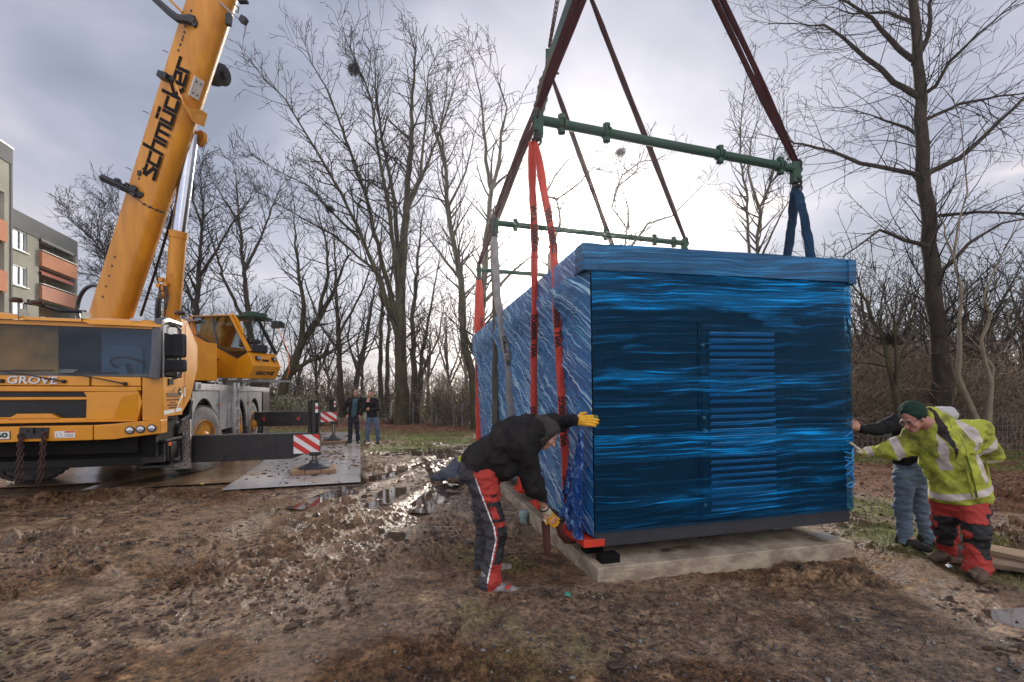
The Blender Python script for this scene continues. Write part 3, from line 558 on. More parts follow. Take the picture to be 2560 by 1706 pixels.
# roof with its central dip
xs = np.linspace(-1.5, 1.5, 41); ys = [(-.03, .0), (-.02, .07), (.03, .13), (.12, .175), (.35, .20), (1.0, .20)]
top = lambda a: 2.80-.03*a*.3+(-.085*smooth01(abs(a-.08), .62, .25))*1.0
V = []; Fs = []
for i, a in enumerate(xs):
    tt_ = float(top(a)); low = 2.735 if a > .55 else 2.765
    cr = 1-.35*float(smooth01(abs(a), 1.32, 1.5))
    for (y, z) in ys: V.append((a, y+.05*float(smooth01(abs(a), 1.2, 1.5)), low+(z*cr)*(tt_+.17-low)/.2*.62+.0))
n_ = len(ys)
for i in range(len(xs)-1):
    for j in range(n_-1): Fs.append((i*n_+j, i*n_+j+1, (i+1)*n_+j+1, (i+1)*n_+j))
rb = MB(); rb.add(V, Fs); rb.bx(-1.46, 1.44, .04, 1.0, 2.70, 2.76); rb.build('roof', YEL, cabo, smooth=True, auto=50)
b = MB(); b.bx(.49, .50, -.034, .2, 2.78, 2.93); b.bx(-.27, -.262, -.034, .2, 2.78, 2.93); b.build('roof_seam', BLK, cabo)
b = MB(); b.box((1.18, -.03, 2.835), (.14, .01, .035)); b.build('roof_badge', ALU, cabo)
# windscreen, pillars, dash
b = MB(); b.add([(-1.5, .012, 1.95), (1.40, .012, 1.915), (1.40, .075, 2.745), (.55, .07, 2.755), (-1.5, .07, 2.775)], [(0, 1, 2, 3, 4)]); b.build('windscreen', GW, cabo)
b = MB(); b.bx(-1.5, 1.42, -.004, .03, 1.925, 1.965); b.bx(-1.5, 1.42, .05, .085, 2.735, 2.77)
b.tube([(1.42, .0, 1.90), (1.435, .03, 2.3), (1.43, .06, 2.66), (1.44, .14, 2.83), (1.46, .3, 2.885), (1.47, .9, 2.90)], [.075, .07, .07, .075, .07, .06], 8)
b.build('window_pillar', mat('grey pillar', (.085, .09, .10), .35), cabo, smooth=True)
b = MB(); b.bx(-1.45, .12, .14, .16, 1.97, 2.74); b.build('reflection_panel', tan, cabo)  # tan panel painted as the amber reflection in the windscreen
b = MB(); b.bx(-1.46, 1.42, .96, .99, 1.2, 2.80); b.build('cab_back', DRK, cabo)
b = MB(); b.bx(.52, 1.4, .46, .50, 1.9, 2.72); b.bx(-1.45, 1.42, .12, .45, 1.88, 1.97); b.bx(.66, 1.12, .40, .46, 1.9, 2.45); b.build('cab_interior', mat('cab interior blue', (.10, .19, .32), .8), cabo, bevel=.02)
b = MB(); b.torus((.95, .30, 2.14), (0, .5, 1), .22, .018, 24, 8); b.rod((.95, .30, 2.14), (.95, .4, 1.95), .03); b.build('steering_wheel', PLA, cabo, smooth=True)
b = MB(); b.add([(-.1, .12, 1.975), (.32, .10, 1.98), (.30, .3, 2.04), (.02, .34, 2.05)], [(0, 1, 2, 3)]); b.add([(-.62, .12, 1.99), (-.3, .12, 2.03), (-.25, .3, 2.06), (-.6, .3, 2.0)], [(0, 1, 2, 3)]); b.build('paper', WHT, cabo)
# side door and windows
b = MB(); b.prism([(.13, 1.27), (.98, 1.27), (1.0, 1.93), (.13, 1.93)], (1.47, 0, 0), (0, 1, 0), (0, 0, 1), (1, 0, 0), -.03, .03); d_ = b.build('door', YEL, cabo, bevel=.008)
b = MB(); b.prism([(.17, 1.96), (.80, 1.96), (.80, 2.66), (.17, 2.66)], (1.49, 0, 0), (0, 1, 0), (0, 0, 1), (1, 0, 0), -.005, .005); b.build('window_glass', GS, d_)
b = MB(); b.prism([(.13, 2.67), (.78, 2.67), (.76, 2.86), (.20, 2.84)], (1.49, 0, 0), (0, 1, 0), (0, 0, 1), (1, 0, 0), -.02, .0); b.build('window_trim', mat('pale grey trim', (.55, .57, .60), .25, .3), d_)
b = MB(); b.prism([(.10, 1.93), (.17, 1.93), (.17, 2.9), (.10, 2.8)], (1.48, 0, 0), (0, 1, 0), (0, 0, 1), (1, 0, 0), -.03, .02); b.bx(1.46, 1.50, .80, .84, 1.93, 2.88); b.build('window_frame', MATS['grey pillar'], d_)
b = MB(); b.add([(1.502, .15, 1.30), (1.502, .60, 1.325), (1.502, .57, 1.385), (1.502, .15, 1.37)], [(0, 1, 2, 3)]); b.add([(1.503, .64, 1.33), (1.503, .93, 1.335), (1.503, .93, 1.40), (1.503, .70, 1.395)], [(0, 1, 2, 3)]); b.add([(1.504, .62, 1.35), (1.504, .66, 1.35), (1.504, 1.0, 1.62), (1.504, .99, 1.68)], [(0, 1, 2, 3)]); b.build('white_stripe', WHT, d_)
b = MB(); b.prism([(.12+.66*0, 0)]*0 or [(.78, 1.66), (.92, 1.66), (.92, 1.72), (.78, 1.72)], (1.5, 0, 0), (0, 1, 0), (0, 0, 1), (1, 0, 0), .0, .012); b.prism([(.82, 1.62), (.88, 1.62), (.88, 1.76), (.82, 1.76)], (1.5, 0, 0), (0, 1, 0), (0, 0, 1), (1, 0, 0), .0, .010); b.build('door_emblem', BLK, d_)
b = MB(); b.add([(1.515, .80, 1.68), (1.515, .90, 1.68), (1.515, .90, 1.70), (1.515, .80, 1.70)], [(0, 1, 2, 3)]); b.build('emblem_face', WHT, d_)
b = MB(); b.prism([(.98, 1.30), (1.42, 1.58), (1.82, 2.15), (1.84, 2.60), (1.25, 3.02), (.95, 3.02)], (1.46, 0, 0), (0, 1, 0), (0, 0, 1), (1, 0, 0), -.05, .035)
b.add([(1.50, 1.05, 1.45), (1.50, 1.40, 1.65), (1.55, 1.5, 2.1), (1.50, 1.75, 2.55), (1.50, 1.15, 2.95)], [(0, 1, 2), (0, 2, 4), (2, 3, 4)]); b.build('side_panel', YEL, cabo, bevel=.006)
b = MB(); b.bx(1.497, 1.505, 1.06, 1.20, 1.60, 1.80); b.build('warning_label', WHT, cabo); b = MB(); b.bx(1.505, 1.508, 1.06, 1.20, 1.77, 1.80); b.build('label_band', RED, cabo)
# stylised word with angular strokes
GL = {'s': ([[(4, 5), (0, 5), (0, 4), (4, 1.6), (4, 0), (0, 0)]], 4), 'c': ([[(4, 5), (0, 5), (0, 0), (4, 0)]], 4), 'h': ([[(0, 9), (0, 0)], [(0, 5), (4, 5), (4, 0)]], 4), 'm': ([[(0, 0), (0, 5), (6, 5), (6, 0)], [(3, 5), (3, 0)]], 6),
      'u': ([[(0, 5), (0, 0), (4, 0), (4, 5)], [(0, 7.2), (1.2, 7.2)], [(2.8, 7.2), (4, 7.2)]], 4), 'k': ([[(0, 8), (0, 0)], [(4, 5.2), (.5, 2.5), (4, -.2)]], 4), 'e': ([[(4, 0), (0, 0), (0, 5), (4, 5), (4, 2.7), (1, 2.1)]], 4), 'r': ([[(0, 0), (0, 5), (4, 5)]], 4), '-': ([], 1)}
def word(mb, txt, o, ex, ey, width, height, thick=.75, gap=1.9, nrm=None, dep=.003):
    tot = sum(GL[c][1]+gap for c in txt)-gap; sx = width/tot; sy = height/5; x = 0; o = Vector(o); ex = Vector(ex).normalized(); ey = Vector(ey).normalized(); nz_ = nrm or ex.cross(ey)
    for ch in txt:
        for pl in GL[ch][0]:
            for (x0, y0), (x1, y1) in zip(pl, pl[1:]):
                dx, dy = x1-x0, y1-y0; l = math.hypot(dx, dy); dx /= l; dy /= l; px_, py_ = -dy*thick, dx*thick; e = thick*.98
                q_ = [(x0-dx*e+px_, y0-dy*e+py_), (x0-dx*e-px_, y0-dy*e-py_), (x1+dx*e-px_, y1+dy*e-py_), (x1+dx*e+px_, y1+dy*e+py_)]
                mb.add([o+ex*((x+a)*sx)+ey*(b_*sy)+nz_*dep for a, b_ in q_], [(0, 1, 2, 3)]); dep += .00008
        x += GL[ch][1]+gap
    return mb
b = MB(); word(b, 'schmucker', (1.502, .25, 1.60), (0, 1, 0), (0, 0, 1), .56, .055); b.tube([(1.505, .50, 1.70), (1.505, .62, 1.76)], .004, 4); b.build('door_lettering', BLK, d_)
brn = mat('brown lettering', (.16, .05, .01), .5)
for s_, z, w_, in (('AUTOKRANE · BETONPUMPEN', 1.545, .56), ('Gewerbestr. 22', 1.50, .26), ('59192 Bergkamen-Rünthe', 1.455, .46), ('Tel. 02389 / 98 22', 1.41, .36)):
    text_on('door_lettering', s_, .04, (1.504, .52, z), (0, 1, 0), (0, 0, 1), brn, d_, width=w_)
sil = mat('silver lettering', (.62, .62, .64), .25, .6)
text_on('brand_lettering', 'GROVE', .16, (-.115, -.012, 1.852), (1, 0, -.012), (0, 0, 1), sil, cabo, bold=.002, shear=.12, ext=.012, width=.60)
b = MB(); b.add([(.045, -.028, 1.895), (.10, -.028, 1.895), (.078, -.028, 1.85)], [(0, 1, 2)]); b.build('brand_accent', RED, cabo)
# wipers
for (px_, pz), (tx, tz_) in (((.27, 1.84), (-.5, 1.99)), ((1.04, 1.81), (.30, 1.965)), ((-.46, 1.84), (-1.1, 2.0))):
    b = MB(); b.lathe((px_, -.01, pz), (0, -1, 0), [(0, .03), (.03, .03), (.045, .018)], 12); b.tube([(px_, -.05, pz), ((px_+tx)/2, -.05, (pz+tz_)/2+.01), (tx, -.03, tz_)], [.014, .009, .006], 6)
    b.box(((tx+px_)/2-.10, -.02, tz_+.01), (.72, .012, .018), Matrix.Rotation(-.03, 3, 'Y')); b.build('wiper', PLA, cabo, smooth=True)
# bumper
b = MB(); b.prism([(-1.5, -.13), (.675, -.13), (.675, .25), (-1.5, .25)], (0, 0, 0), (1, 0, 0), (0, 1, 0), (0, 0, 1), .935, 1.165); bu = b.build('bumper', YEL, crane, bevel=.014)
b = MB(); V = []
prof = [(.685, -.13), (.95, -.125), (1.12, -.10), (1.50, .02), (1.50, .30), (.685, .30)]
zlo = [.935, .935, .96, 1.0, 1.0, .935]; zhi = [1.165, 1.17, 1.21, 1.225, 1.225, 1.165]
V = [(x, y, z) for (x, y), z in zip(prof, zlo)]+[(x, y, z) for (x, y), z in zip(prof, zhi)]
b.add(V, [tuple(range(6))[::-1], tuple(range(6, 12))]+[(i, (i+1) % 6, 6+(i+1) % 6, 6+i) for i in range(6)]); b.build('bumper_end', YEL, bu, bevel=.014)
for k, (x, y, z) in enumerate(((1.13, -.10, 1.075), (1.255, -.062, 1.085), (1.39, -.02, 1.095))):
    b = MB(); b.lathe((x, y+.01, z), (.28, -1, 0), [(0, .058), (.02, .062), (.03, .052), (.028, .03), (.028, .0)], 20); hl = b.build('headlight', PLA, bu, smooth=True)
    b = MB(); b.lathe((x+.006, y-.014, z), (.28, -1, 0), [(0, .050), (.008, .044), (.014, .02), (.015, 0)], 20); b.build('lamp_glass', LAMPG, hl, smooth=True)
b = MB(); b.bx(-.66, -.305, -.145, -.137, .985, 1.095); pl = b.build('number_plate', WHT, bu, bevel=.003)
b = MB(); b.bx(-.665, -.30, -.138, -.132, .98, 1.10); b.build('plate_frame', BLK, pl)
text_on('plate_digits', '360', .10, (-.425, -.147, 1.04), (1, 0, 0), (0, 0, 1), mat('dark green digits', (.01, .05, .02), .5), pl, bold=.004, width=.20)
b = MB(); b.prism([(-.20, .03), (.14, .03), (.15, .19), (-.19, .20)], (0, -.132, .955), (1, 0, 0), (0, 0, 1), (0, -1, 0), 0, .02)
b.rod((-.03, -.16, 1.06), (-.03, -.16, 1.14), .022); b.lathe((-.1, -.15, 1.10), (0, -1, 0), [(0, .02), (.02, .015)], 8); b.lathe((.07, -.15, 1.12), (0, -1, 0), [(0, .02), (.02, .015)], 8); b.build('tow_bracket', BLK, bu, bevel=.004)
b = MB(); b.bx(.215, .46, -.136, -.131, .985, 1.085); st_ = b.build('warning_sticker', WHT, bu)
b = MB(); b.bx(.34, .455, -.1375, -.1365, 1.06, 1.083); b.build('sticker_band', RED, st_)
b = MB(); b.bx(.335, .338, -.1375, -.1365, .99, 1.08); b.tube([(.24, -.1375, 1.0), (.24, -.1375, 1.06)], .002, 4); b.tube([(.27, -.1375, 1.065), (.31, -.1375, 1.01)], .0025, 4); b.bx(.225, .32, -.1375, -.1365, .995, .998)
for i in range(4): b.bx(.35, .44, -.1375, -.1365, 1.0+i*.012, 1.004+i*.012)
b.build('sticker_print', BLK, st_)
def chain(name, p0, p1, m, parent, world, R=.022, r=.006, label=None):
    p0, p1 = Vector(p0), Vector(p1); L_ = (p1-p0).length; n = max(2, int(L_/(R*2.1))); d = (p1-p0).normalized(); u = d.orthogonal().normalized(); w = d.cross(u); b = MB()
    for i in range(n):
        b.torus(p0+d*(L_*(i+.5)/n), u if i % 2 else w, R*.72, r, 12, 5, ux=d, sx=1.75)
    return b.build(name, m, parent, world, smooth=True, loc=None if parent else p0)
for x0, x1, zt, zb in ((-.17, -.20, 1.06, .34), (-.15, -.15, 1.05, .40), (.10, .05, 1.07, .33), (.12, .09, 1.07, .38)): chain('chain', (x0, -.17, zt), (x1, -.18, zb), RUST, crane, False, R=.030, r=.010)
# chassis
b = MB(); b.bx(-1.46, 1.40, .10, 1.1, .62, 1.22); b.bx(-1.2, 1.2, .0, .7, .70, 1.2); b.bx(-1.1, 1.1, .9, 9.4, .70, 1.55); b.bx(-1.4, 1.4, 1.0, 9.4, 1.45, 1.62); b.build('chassis', DRK, crane, bevel=.02)
b = MB(); b.bx(-1.5, 1.5, 1.65, 9.45, 1.80, 1.86); b.bx(1.44, 1.50, 1.65, 9.45, 1.72, 1.80); b.build('deck', ALU, crane, bevel=.006)
b = MB(); b.bx(1.30, 1.52, 1.62, 1.98, 1.72, 1.88); b.build('deck_box', mat('grey box', (.30, .31, .32), .5), crane, bevel=.01); b = MB(); b.lathe((1.52, 1.80, 1.80), (1, -.2, 0), [(0, .05), (.02, .045), (.02, 0)], 14); b.build('work_lamp', LAMPG, crane, smooth=True)
# mudguards with wheel arches
def guard(b0, b1, wc, R_):
    n = 14; arc = [(wc+R_*math.cos(math.pi*i/n), .72+R_*math.sin(math.pi*i/n)) for i in range(n+1)]
    arc = [(max(b0+.02, min(b1-.02, y)), z) for y, z in arc]
    g_ = MB(); g_.prism([(b1, 1.72), (b0, 1.72), (b0, .75)]+arc[::-1]+[(b1, .75)], (1.45, 0, 0), (0, 1, 0), (0, 0, 1), (1, 0, 0), -.02, .02)
    o = g_.build('mudguard', mat('dull grey aluminium', (.33, .34, .355), .45, .5, var=.35, vscale=4), crane, auto=30)
guard(1.60, 3.35, 2.32, .84); guard(4.55, 6.25, 5.30, .80); guard(6.30, 8.25, 7.15, .80)
b = MB(); b.bx(1.38, 1.49, 3.36, 4.52, .80, 1.74); b.build('storage_box', mat('ribbed aluminium', (.42, .43, .44), .4, .6, var=.3, vscale=9, bump=.4, bscale=18), crane, bevel=.01)
b = MB(); b.bx(1.25, 1.50, 8.3, 9.45, .25, 1.72); b.build('rear_frame', BLK, crane, bevel=.01)
for y in (3.30, 6.2, 8.4): b = MB(); b.bx(1.49, 1.505, y, y+.10, 1.36, 1.42); b.build('marker_lamp', ORG, crane, bevel=.004)
l_ = MB()
for k in (0, .42): l_.box((1.60-.0, 4.20+k*.9, 1.27), (.05, .055, 1.32), Matrix.Rotation(D2R(-4), 3, 'X'))
for i in range(5): l_.box((1.60, 4.40-.02, .78+i*.25), (.045, .34, .03))
l_.build('ladder', ALU, crane, bevel=.004)
def wheel(x, y, steer, sx):
    w_ = thing('wheel', (0, 0, 0), None, None); w_.parent = crane; w_.matrix_basis = Matrix.Translation((x, y, .70)) @ Matrix.Rotation(steer, 4, 'Z') @ Matrix.Scale(sx, 4, (1, 0, 0)); del MW[w_]; MW[w_] = TM @ w_.matrix_basis
    b = MB(); b.lathe((0, 0, 0), (1, 0, 0), [(-.36, .40), (-.36, .60), (-.33, .67), (-.28, .695), (-.05, .695), (.0, .67), (.03, .60), (.035, .48), (.01, .40)], 48)
    b.build('tyre', TYS, w_, smooth=True)
    b = MB()
    for i in range(36):
        a = 2*math.pi*i/36
        for k_, (xx_, tw) in enumerate(((-.24, .25), (-.09, -.25))):
            c_ = (xx_, .70*math.cos(a+k_*.08), .70*math.sin(a+k_*.08)); b.box(c_, (.15, .085, .03), Matrix.Rotation(a+k_*.08-math.pi/2, 3, 'X') @ Matrix.Rotation(tw, 3, 'Z'))
    b.build('tread', RUB, w_)
    b = MB(); b.lathe((0, 0, 0), (1, 0, 0), [(.01, .41), (.03, .395), (.0, .37), (-.10, .34), (-.12, .20), (-.03, .17), (.05, .15), (.06, .12), (.10, .10), (.10, 0)], 32)
    for i in range(10): a = 2*math.pi*i/10; b.lathe((-.11, .27*math.cos(a), .27*math.sin(a)), (1, 0, 0), [(0, .02), (.04, .02), (.04, 0)], 6)
    b.build('rim', YEL, w_, smooth=True); return w_
wh = [wheel(1.46, 2.32, D2R(-14), 1)]
for x, y, st_a in ((1.42, 5.30, D2R(4)), (1.42, 7.15, 0), (1.42, 8.85, 0)): wheel(x, y, st_a, 1)
for y, st_a in ((2.32, D2R(-30)), (5.30, 0), (7.15, 0)): wheel(-1.42, y, st_a, -1)
# steps and cables behind the cab
b = MB(); b.bx(1.0, 1.52, .95, 1.02, .88, .93); b.bx(1.1, 1.50, .35, 1.0, .40, .44); b.bx(1.1, 1.50, .25, 1.0, .84, .88); b.tube([(1.48, .45, .86), (1.48, .50, .42)], .02, 6); b.tube([(1.48, .98, .86), (1.48, 1.0, .42)], .02, 6); b.bx(1.15, 1.45, .3, .95, .5, .8); b.build('cab_step', BLK, crane, bevel=.004)
b = MB(); b.box((1.515, .36, .80), (.01, .09, .06)); b.build('marker_lamp', ORG, crane)
b = MB()
for k in range(4): b.tube([(1.40, 1.3+.03*k, 1.75), (1.47, 1.5+.03*k, 1.5), (1.46, 1.42+.02*k, 1.25), (1.40, 1.1, 1.12-.02*k), (1.3, .7, 1.10)], .022, 8)
b.build('cable_loom', PLA, crane, smooth=True)
chk = mat('checker plate', (.50, .47, .44), .35, .8, col2=(.22, .18, .15), vscale=30, thr=(.45, .55), bump=.8, bscale=45)
b = MB(); b.bx(1.30, 1.56, 1.165, 1.19, .25, 1.17); b.bx(1.54, 1.565, 1.165, 1.24, .25, 1.17); b.build('checker_plate', chk, crane, bevel=.003)
# outriggers
def stripes(par, a0, a1, bf, z0, z1, cut):
    b = MB(); b.add([(a0, bf, z0), (a1-cut, bf, z0), (a1, bf, z0+cut*.6), (a1, bf, z1), (a0, bf, z1)], [(0, 1, 2, 3, 4)]); sg = b.build('warning_board', WHT, par)
    b = MB(); w_ = (a1-a0); s_ = (z1-z0)
    def clip(poly):                       # clip to the board rectangle
        for ax, lim, sg_ in ((0, a0, 1), (0, a1, -1), (1, z0, 1), (1, z1, -1)):
            out = []
            for i in range(len(poly)):
                p, q_ = poly[i], poly[(i+1) % len(poly)]; ip = (p[ax]-lim)*sg_ >= 0; iq = (q_[ax]-lim)*sg_ >= 0
                if ip: out.append(p)
                if ip != iq: tt_ = (lim-p[ax])/(q_[ax]-p[ax]); out.append((p[0]+(q_[0]-p[0])*tt_, p[1]+(q_[1]-p[1])*tt_))
            poly = out
            if not poly: return poly
        return poly
    for k in (-1.05, .0, 1.05):
        x = a0+k*w_*.62; pl_ = clip([(x, z1), (x+w_*.33, z1), (x+w_*.33+s_*1.35, z0), (x+s_*1.35, z0)])
        if len(pl_) > 2: b.add([(p[0], bf-.003, p[1]) for p in pl_], [tuple(range(len(pl_)))])
    b.build('red_stripe', RED, sg)
def outrigger(b0, z0, z1, aend, pipe_top, padR):
    b = MB(); b.prism([(-1.5, z1), (-1.5, z0), (aend-.52, z0), (aend-.30, z0+.09), (aend, z0+.13), (aend, z1)], (0, b0, 0), (1, 0, 0), (0, 0, 1), (0, 1, 0), 0, .34); o = b.build('outrigger_beam', BLK, crane, bevel=.012)
    b = MB(); b.bx(aend-.86, aend-.83, b0-.012, b0, z0, z1); b.bx(1.56, 2.6, b0-.008, b0, z1-.03, z1); b.tube([(2.05, b0-.004, z0+.03), (2.12, b0-.004, z0+.14), (2.34, b0-.004, z0+.14), (2.42, b0-.004, z0+.03)], .006, 5); b.build('beam_edge', BLK, o)
    stripes(o, aend-.50, aend-.01, b0-.006, z0+.10, z1-.03, .0)
    cx = aend-.115; cy = b0+.12
    b = MB(); b.rod((cx, cy, z0+.10), (cx, cy, pipe_top), .088, 20); b.rod((cx-.115, cy+.02, z1-.1), (cx-.115, cy+.02, pipe_top-.02), .02, 8); b.rod((cx, cy, z0+.04), (cx, cy, z0+.12), .105, 20); b.bx(cx-.10, cx+.13, b0-.02, b0, z0+.06, z0+.12); b.build('jack_cylinder', BLK, o, smooth=True, auto=35)
    b = MB(); b.bx(cx+.02, cx+.07, cy-.094, cy-.088, pipe_top-.13, pipe_top-.06); b.bx(cx+.02, cx+.07, cy-.094, cy-.088, pipe_top-.26, pipe_top-.19); b.build('reflector', WHT, o); b = MB(); b.bx(cx+.02, cx+.07, cy-.095, cy-.09, pipe_top-.19, pipe_top-.13); b.build('reflector', RED, o)
    b = MB(); b.rod((cx, cy, .20), (cx, cy, z0+.08), .055, 20); b.build('jack_rod', mat('worn steel rod', (.42, .38, .36), .25, .9, var=.3), o, smooth=True, auto=35)
    b = MB(); b.lathe((cx, cy, .115), (0, 0, 1), [(0, padR), (.018, padR), (.03, padR*.93), (.09, padR*.42), (.10, padR*.36), (.15, padR*.30), (.15, 0)], 32)
    b.lathe((cx, cy, .25), (0, 0, 1), [(0, .075), (.03, .075)], 16); b.build('jack_foot', mat('blue grey foot', (.05, .06, .07), .4, var=.3), o, smooth=True, auto=35)
    b = MB(); b.tube([(cx+.07, cy-.1, .24), (cx+.30, cy-.12, .30), (cx+.36, cy-.12, .28), (cx+.36, cy-.12, .20), (cx+.12, cy-.12, .22)], .012, 6); b.box((cx+.18, cy-.11, .24), (.2, .015, .06)); b.build('foot_latch', STEEL, o)
    if b0 > 5:
        for x in (1.62, 2.62): b = MB(); b.add([(x, b0-.004, (z0+z1)/2), (x+.10, b0-.004, (z0+z1)/2+.075), (x+.10, b0-.004, (z0+z1)/2-.075)], [(0, 1, 2)]); b.build('red_triangle', RED, o)
    return cx, cy
ox1 = outrigger(1.36, .33, .845, 3.80, 1.52, .31); ox2 = outrigger(7.35, .62, 1.075, 3.86, 1.47, .32)
timber = mat('weathered timber', (.34, .22, .13), .75, col2=(.20, .125, .075), vscale=6, bump=.4, bscale=30, stretch=(1, 5, 5))
for (cx, cy), nb, lb, sx_ in ((ox1, 3, 'worn timber mat under the near outrigger foot', .95), (ox2, 3, 'worn timber mat under the far outrigger foot beside the two men', 1.0)):
    q_ = TM @ Vector((cx-.02, cy, .025)); o = thing('timber_mat', q_, lb, 'timber mat', rz=TH+.06, group='timber mats under the outrigger feet')
    for i in range(nb): b = MB(); b.bx(-.46*sx_+.005+i*.92*sx_/nb, -.46*sx_-.005+(i+1)*.92*sx_/nb, -.36, .36, 0, .085); b.build('plank', timber, o, bevel=.012)
# superstructure, boom
hv = Vector((.923, -.384, 0)); Sv = Vector((.384, .923, 0)); al = D2R(60.3); Dv = hv*math.cos(al)+Vector((0, 0, 1))*math.sin(al); Tv = -hv*math.sin(al)+Vector((0, 0, 1))*math.cos(al)
B0 = P(288, 775, 12.0)
ax0 = B0-Dv*2.2; bl = 17.5
hd, hw = .56, .26                                       # half depth, half width
sec = [(hd, -hw), (hd, hw), (-hd*.55, hw), (-hd*.80, hw*.80), (-hd*.96, hw*.38), (-hd, 0), (-hd*.96, -hw*.38), (-hd*.80, -hw*.80), (-hd*.55, -hw)]
b = MB(); b.prism(sec, ax0, Tv, Sv, Dv, 0, bl); bo = b.build('boom', YELB, crane, True, bevel=.02)
b = MB(); b.prism([(a*.93, c_*.92) for a, c_ in sec], ax0, Tv, Sv, Dv, bl, bl+3.0); b.build('boom_section', YELB, bo, True)
side_o = ax0-Sv*(hw+.001)
def bs_(u, v, off=.004): return onp(u, v, side_o-Sv*off, Sv)
p0, p1 = bs_(384, 448), bs_(463, 152); tl = (p1-p0).length
b = MB(); word(b, 'schmucker', p0, Dv, Tv, tl, .43, nrm=-Sv, thick=.72, gap=1.7); b.build('boom_lettering', mat('matt black lettering', (.006, .006, .007), .9, spec=.15), bo, True)
b = MB()
for u, v in ((347, 447), (352, 434), (357, 422), (366, 409), (371, 392), (374, 379), (446, 126), (451, 112), (455, 100), (458, 92), (461, 81), (478, 27), (287, 643), (280, 665), (273, 690), (265, 716), (257, 742), (463, 66)): q_ = bs_(u, v); b.lathe(q_, -Sv, [(0, .03), (.01, .03), (.01, 0)], 10)
b.box(bs_(350, 434), (.08, .08, .12)); b.build('boom_bolt', BLK, bo, True)
# strap round the boom, arms, aerials
b = MB(); q0 = bs_(325, 487)
for k, c_ in enumerate(sec): pass
ring = [q0-Dv*0+(Tv*(a-hd*.1)+Sv*(c_+hw)) for a, c_ in sec]
cc = ax0+Dv*((q0-ax0).dot(Dv)); ring = [cc+Tv*a*1.01+Sv*c_*1.015 for a, c_ in sec]; b.tube(ring+[ring[0]], .011, 5, cap=False)
for i in (6, 7, 8, 5): b.box(ring[i], (.05, .05, .04))
b.build('boom_strap', BLK, bo, True)
def arm(pix, d, r, name='boom_arm', m=BLK): b = MB(); b.tube([P(u, v, dd) for (u, v), dd in zip(pix, d)], r, 8); return b.build(name, m, bo, True, smooth=True)
dA = (bs_(345, 485)).y
b = MB(); b.tube([P(254, 444, dA-.1), P(352, 490, dA-.05)], .085, 4); b.build('boom_arm', BLK, bo, True)
b = MB(); r_ = random.Random(3)
for i in range(16): u = 290+r_.random()*65; v = 457+(u-290)*.45+r_.uniform(-9, 9); q_ = P(u, v, dA-.08); b.box(q_, (r_.uniform(.04, .12), .08, r_.uniform(.04, .12)), Matrix.Rotation(r_.random(), 3, 'Y'))
b.tube([P(300, 452, dA-.1), P(306, 461, dA-.1), P(318, 463, dA-.1), P(320, 470, dA-.1)], .02, 5); b.build('arm_fitting', PLA, bo, True)
dB = bs_(470, 50).y
arm([(385, -4), (425, 32), (447, 48), (470, 50), (490, 58)], [dB-.1]*5, [.07, .08, .09, .10, .08]); arm([(420, -5), (456, 32)], [dB-.1]*2, .025, 'boom_pipe', YELB)
b = MB()
for i in range(14): u = 452+r_.random()*40; v = 42+(u-452)*.35+r_.uniform(-8, 9); b.box(P(u, v, dB-.12), (r_.uniform(.04, .1), .07, r_.uniform(.04, .1)), Matrix.Rotation(r_.random(), 3, 'Y'))
b.build('arm_fitting', PLA, bo, True)
dC = bs_(420, 195).y
b = MB(); b.box(P(411, 192, dC-.1), (.22, .2, .14), Matrix.Rotation(.3, 3, 'Y')); b.box(P(427, 197, dC-.06), (.2, .1, .12), Matrix.Rotation(.3, 3, 'Y')); b.build('boom_lamp', BLK, bo, True, bevel=.01)
for u, v in ((415, 129), (366, 281), (323, 422)): arm([(u-9, v-3), (u, v), (u+6, v+4)], [dC]*3, .009, 'aerial')
# collar bracket and cylinder head on the underside
und = ax0-Tv*(hd+.02)
c1b = bs_(432, 200); b = MB()
kc = (bs_(480, 300)-ax0).dot(Dv)
def bp_(k, a, c_): return ax0+Dv*k+Tv*a+Sv*c_
lt = mat('collar yellow', (.78, .36, .07), .35, coat=.3)
def up_(u, v, o_=.10): return onp(u, v, ax0-Tv*(hd+o_), Tv)
b.add([bs_(434, 196, .02), bs_(446, 236, .06), bs_(487, 308, .06), bs_(462, 262, .05)], [(0, 1, 2, 3)])
Q = [up_(462, 262), up_(482, 275), up_(506, 277), up_(519, 286), up_(510, 318), up_(487, 308)]; b.add(Q+[q+Tv*.10 for q in Q], [tuple(range(6)), tuple(range(11, 5, -1))]+[(i, (i+1) % 6, 6+(i+1) % 6, 6+i) for i in range(6)])
b.add([bs_(434, 196, .02), up_(462, 262), up_(487, 308), bs_(446, 236, .06)], [(0, 1, 2, 3)])
b.build('cylinder_collar', lt, bo, True)
TopC = P(478, 335, 11.25); dd_ = TopC.y
b = MB(); b.lathe(TopC-Sv*.28, Sv, [(0, .0), (0, .19), (.10, .19), (.10, 0)], 20); b.lathe(TopC+Sv*.18, Sv, [(0, .0), (0, .19), (.10, .19), (.10, 0)], 20); b.box(TopC+Tv*.16, (.42, .5, .25), Matrix.Rotation(.5, 3, 'Y')); b.build('cylinder_bracket', YELB, bo, True, bevel=.01)
b = MB(); b.lathe(TopC-Sv*.31, Sv, [(0, 0), (0, .085), (.04, .085)], 16); b.build('pin', BLK, bo, True)
Mid = P(447, 580, 11.5); Bot = P(424, 850, 11.75)
b = MB(); b.rod(TopC, Mid, .155, 28); b.build('piston_rod', CHROME, bo, True, smooth=True, auto=40)
ld = (Bot-Mid).normalized()
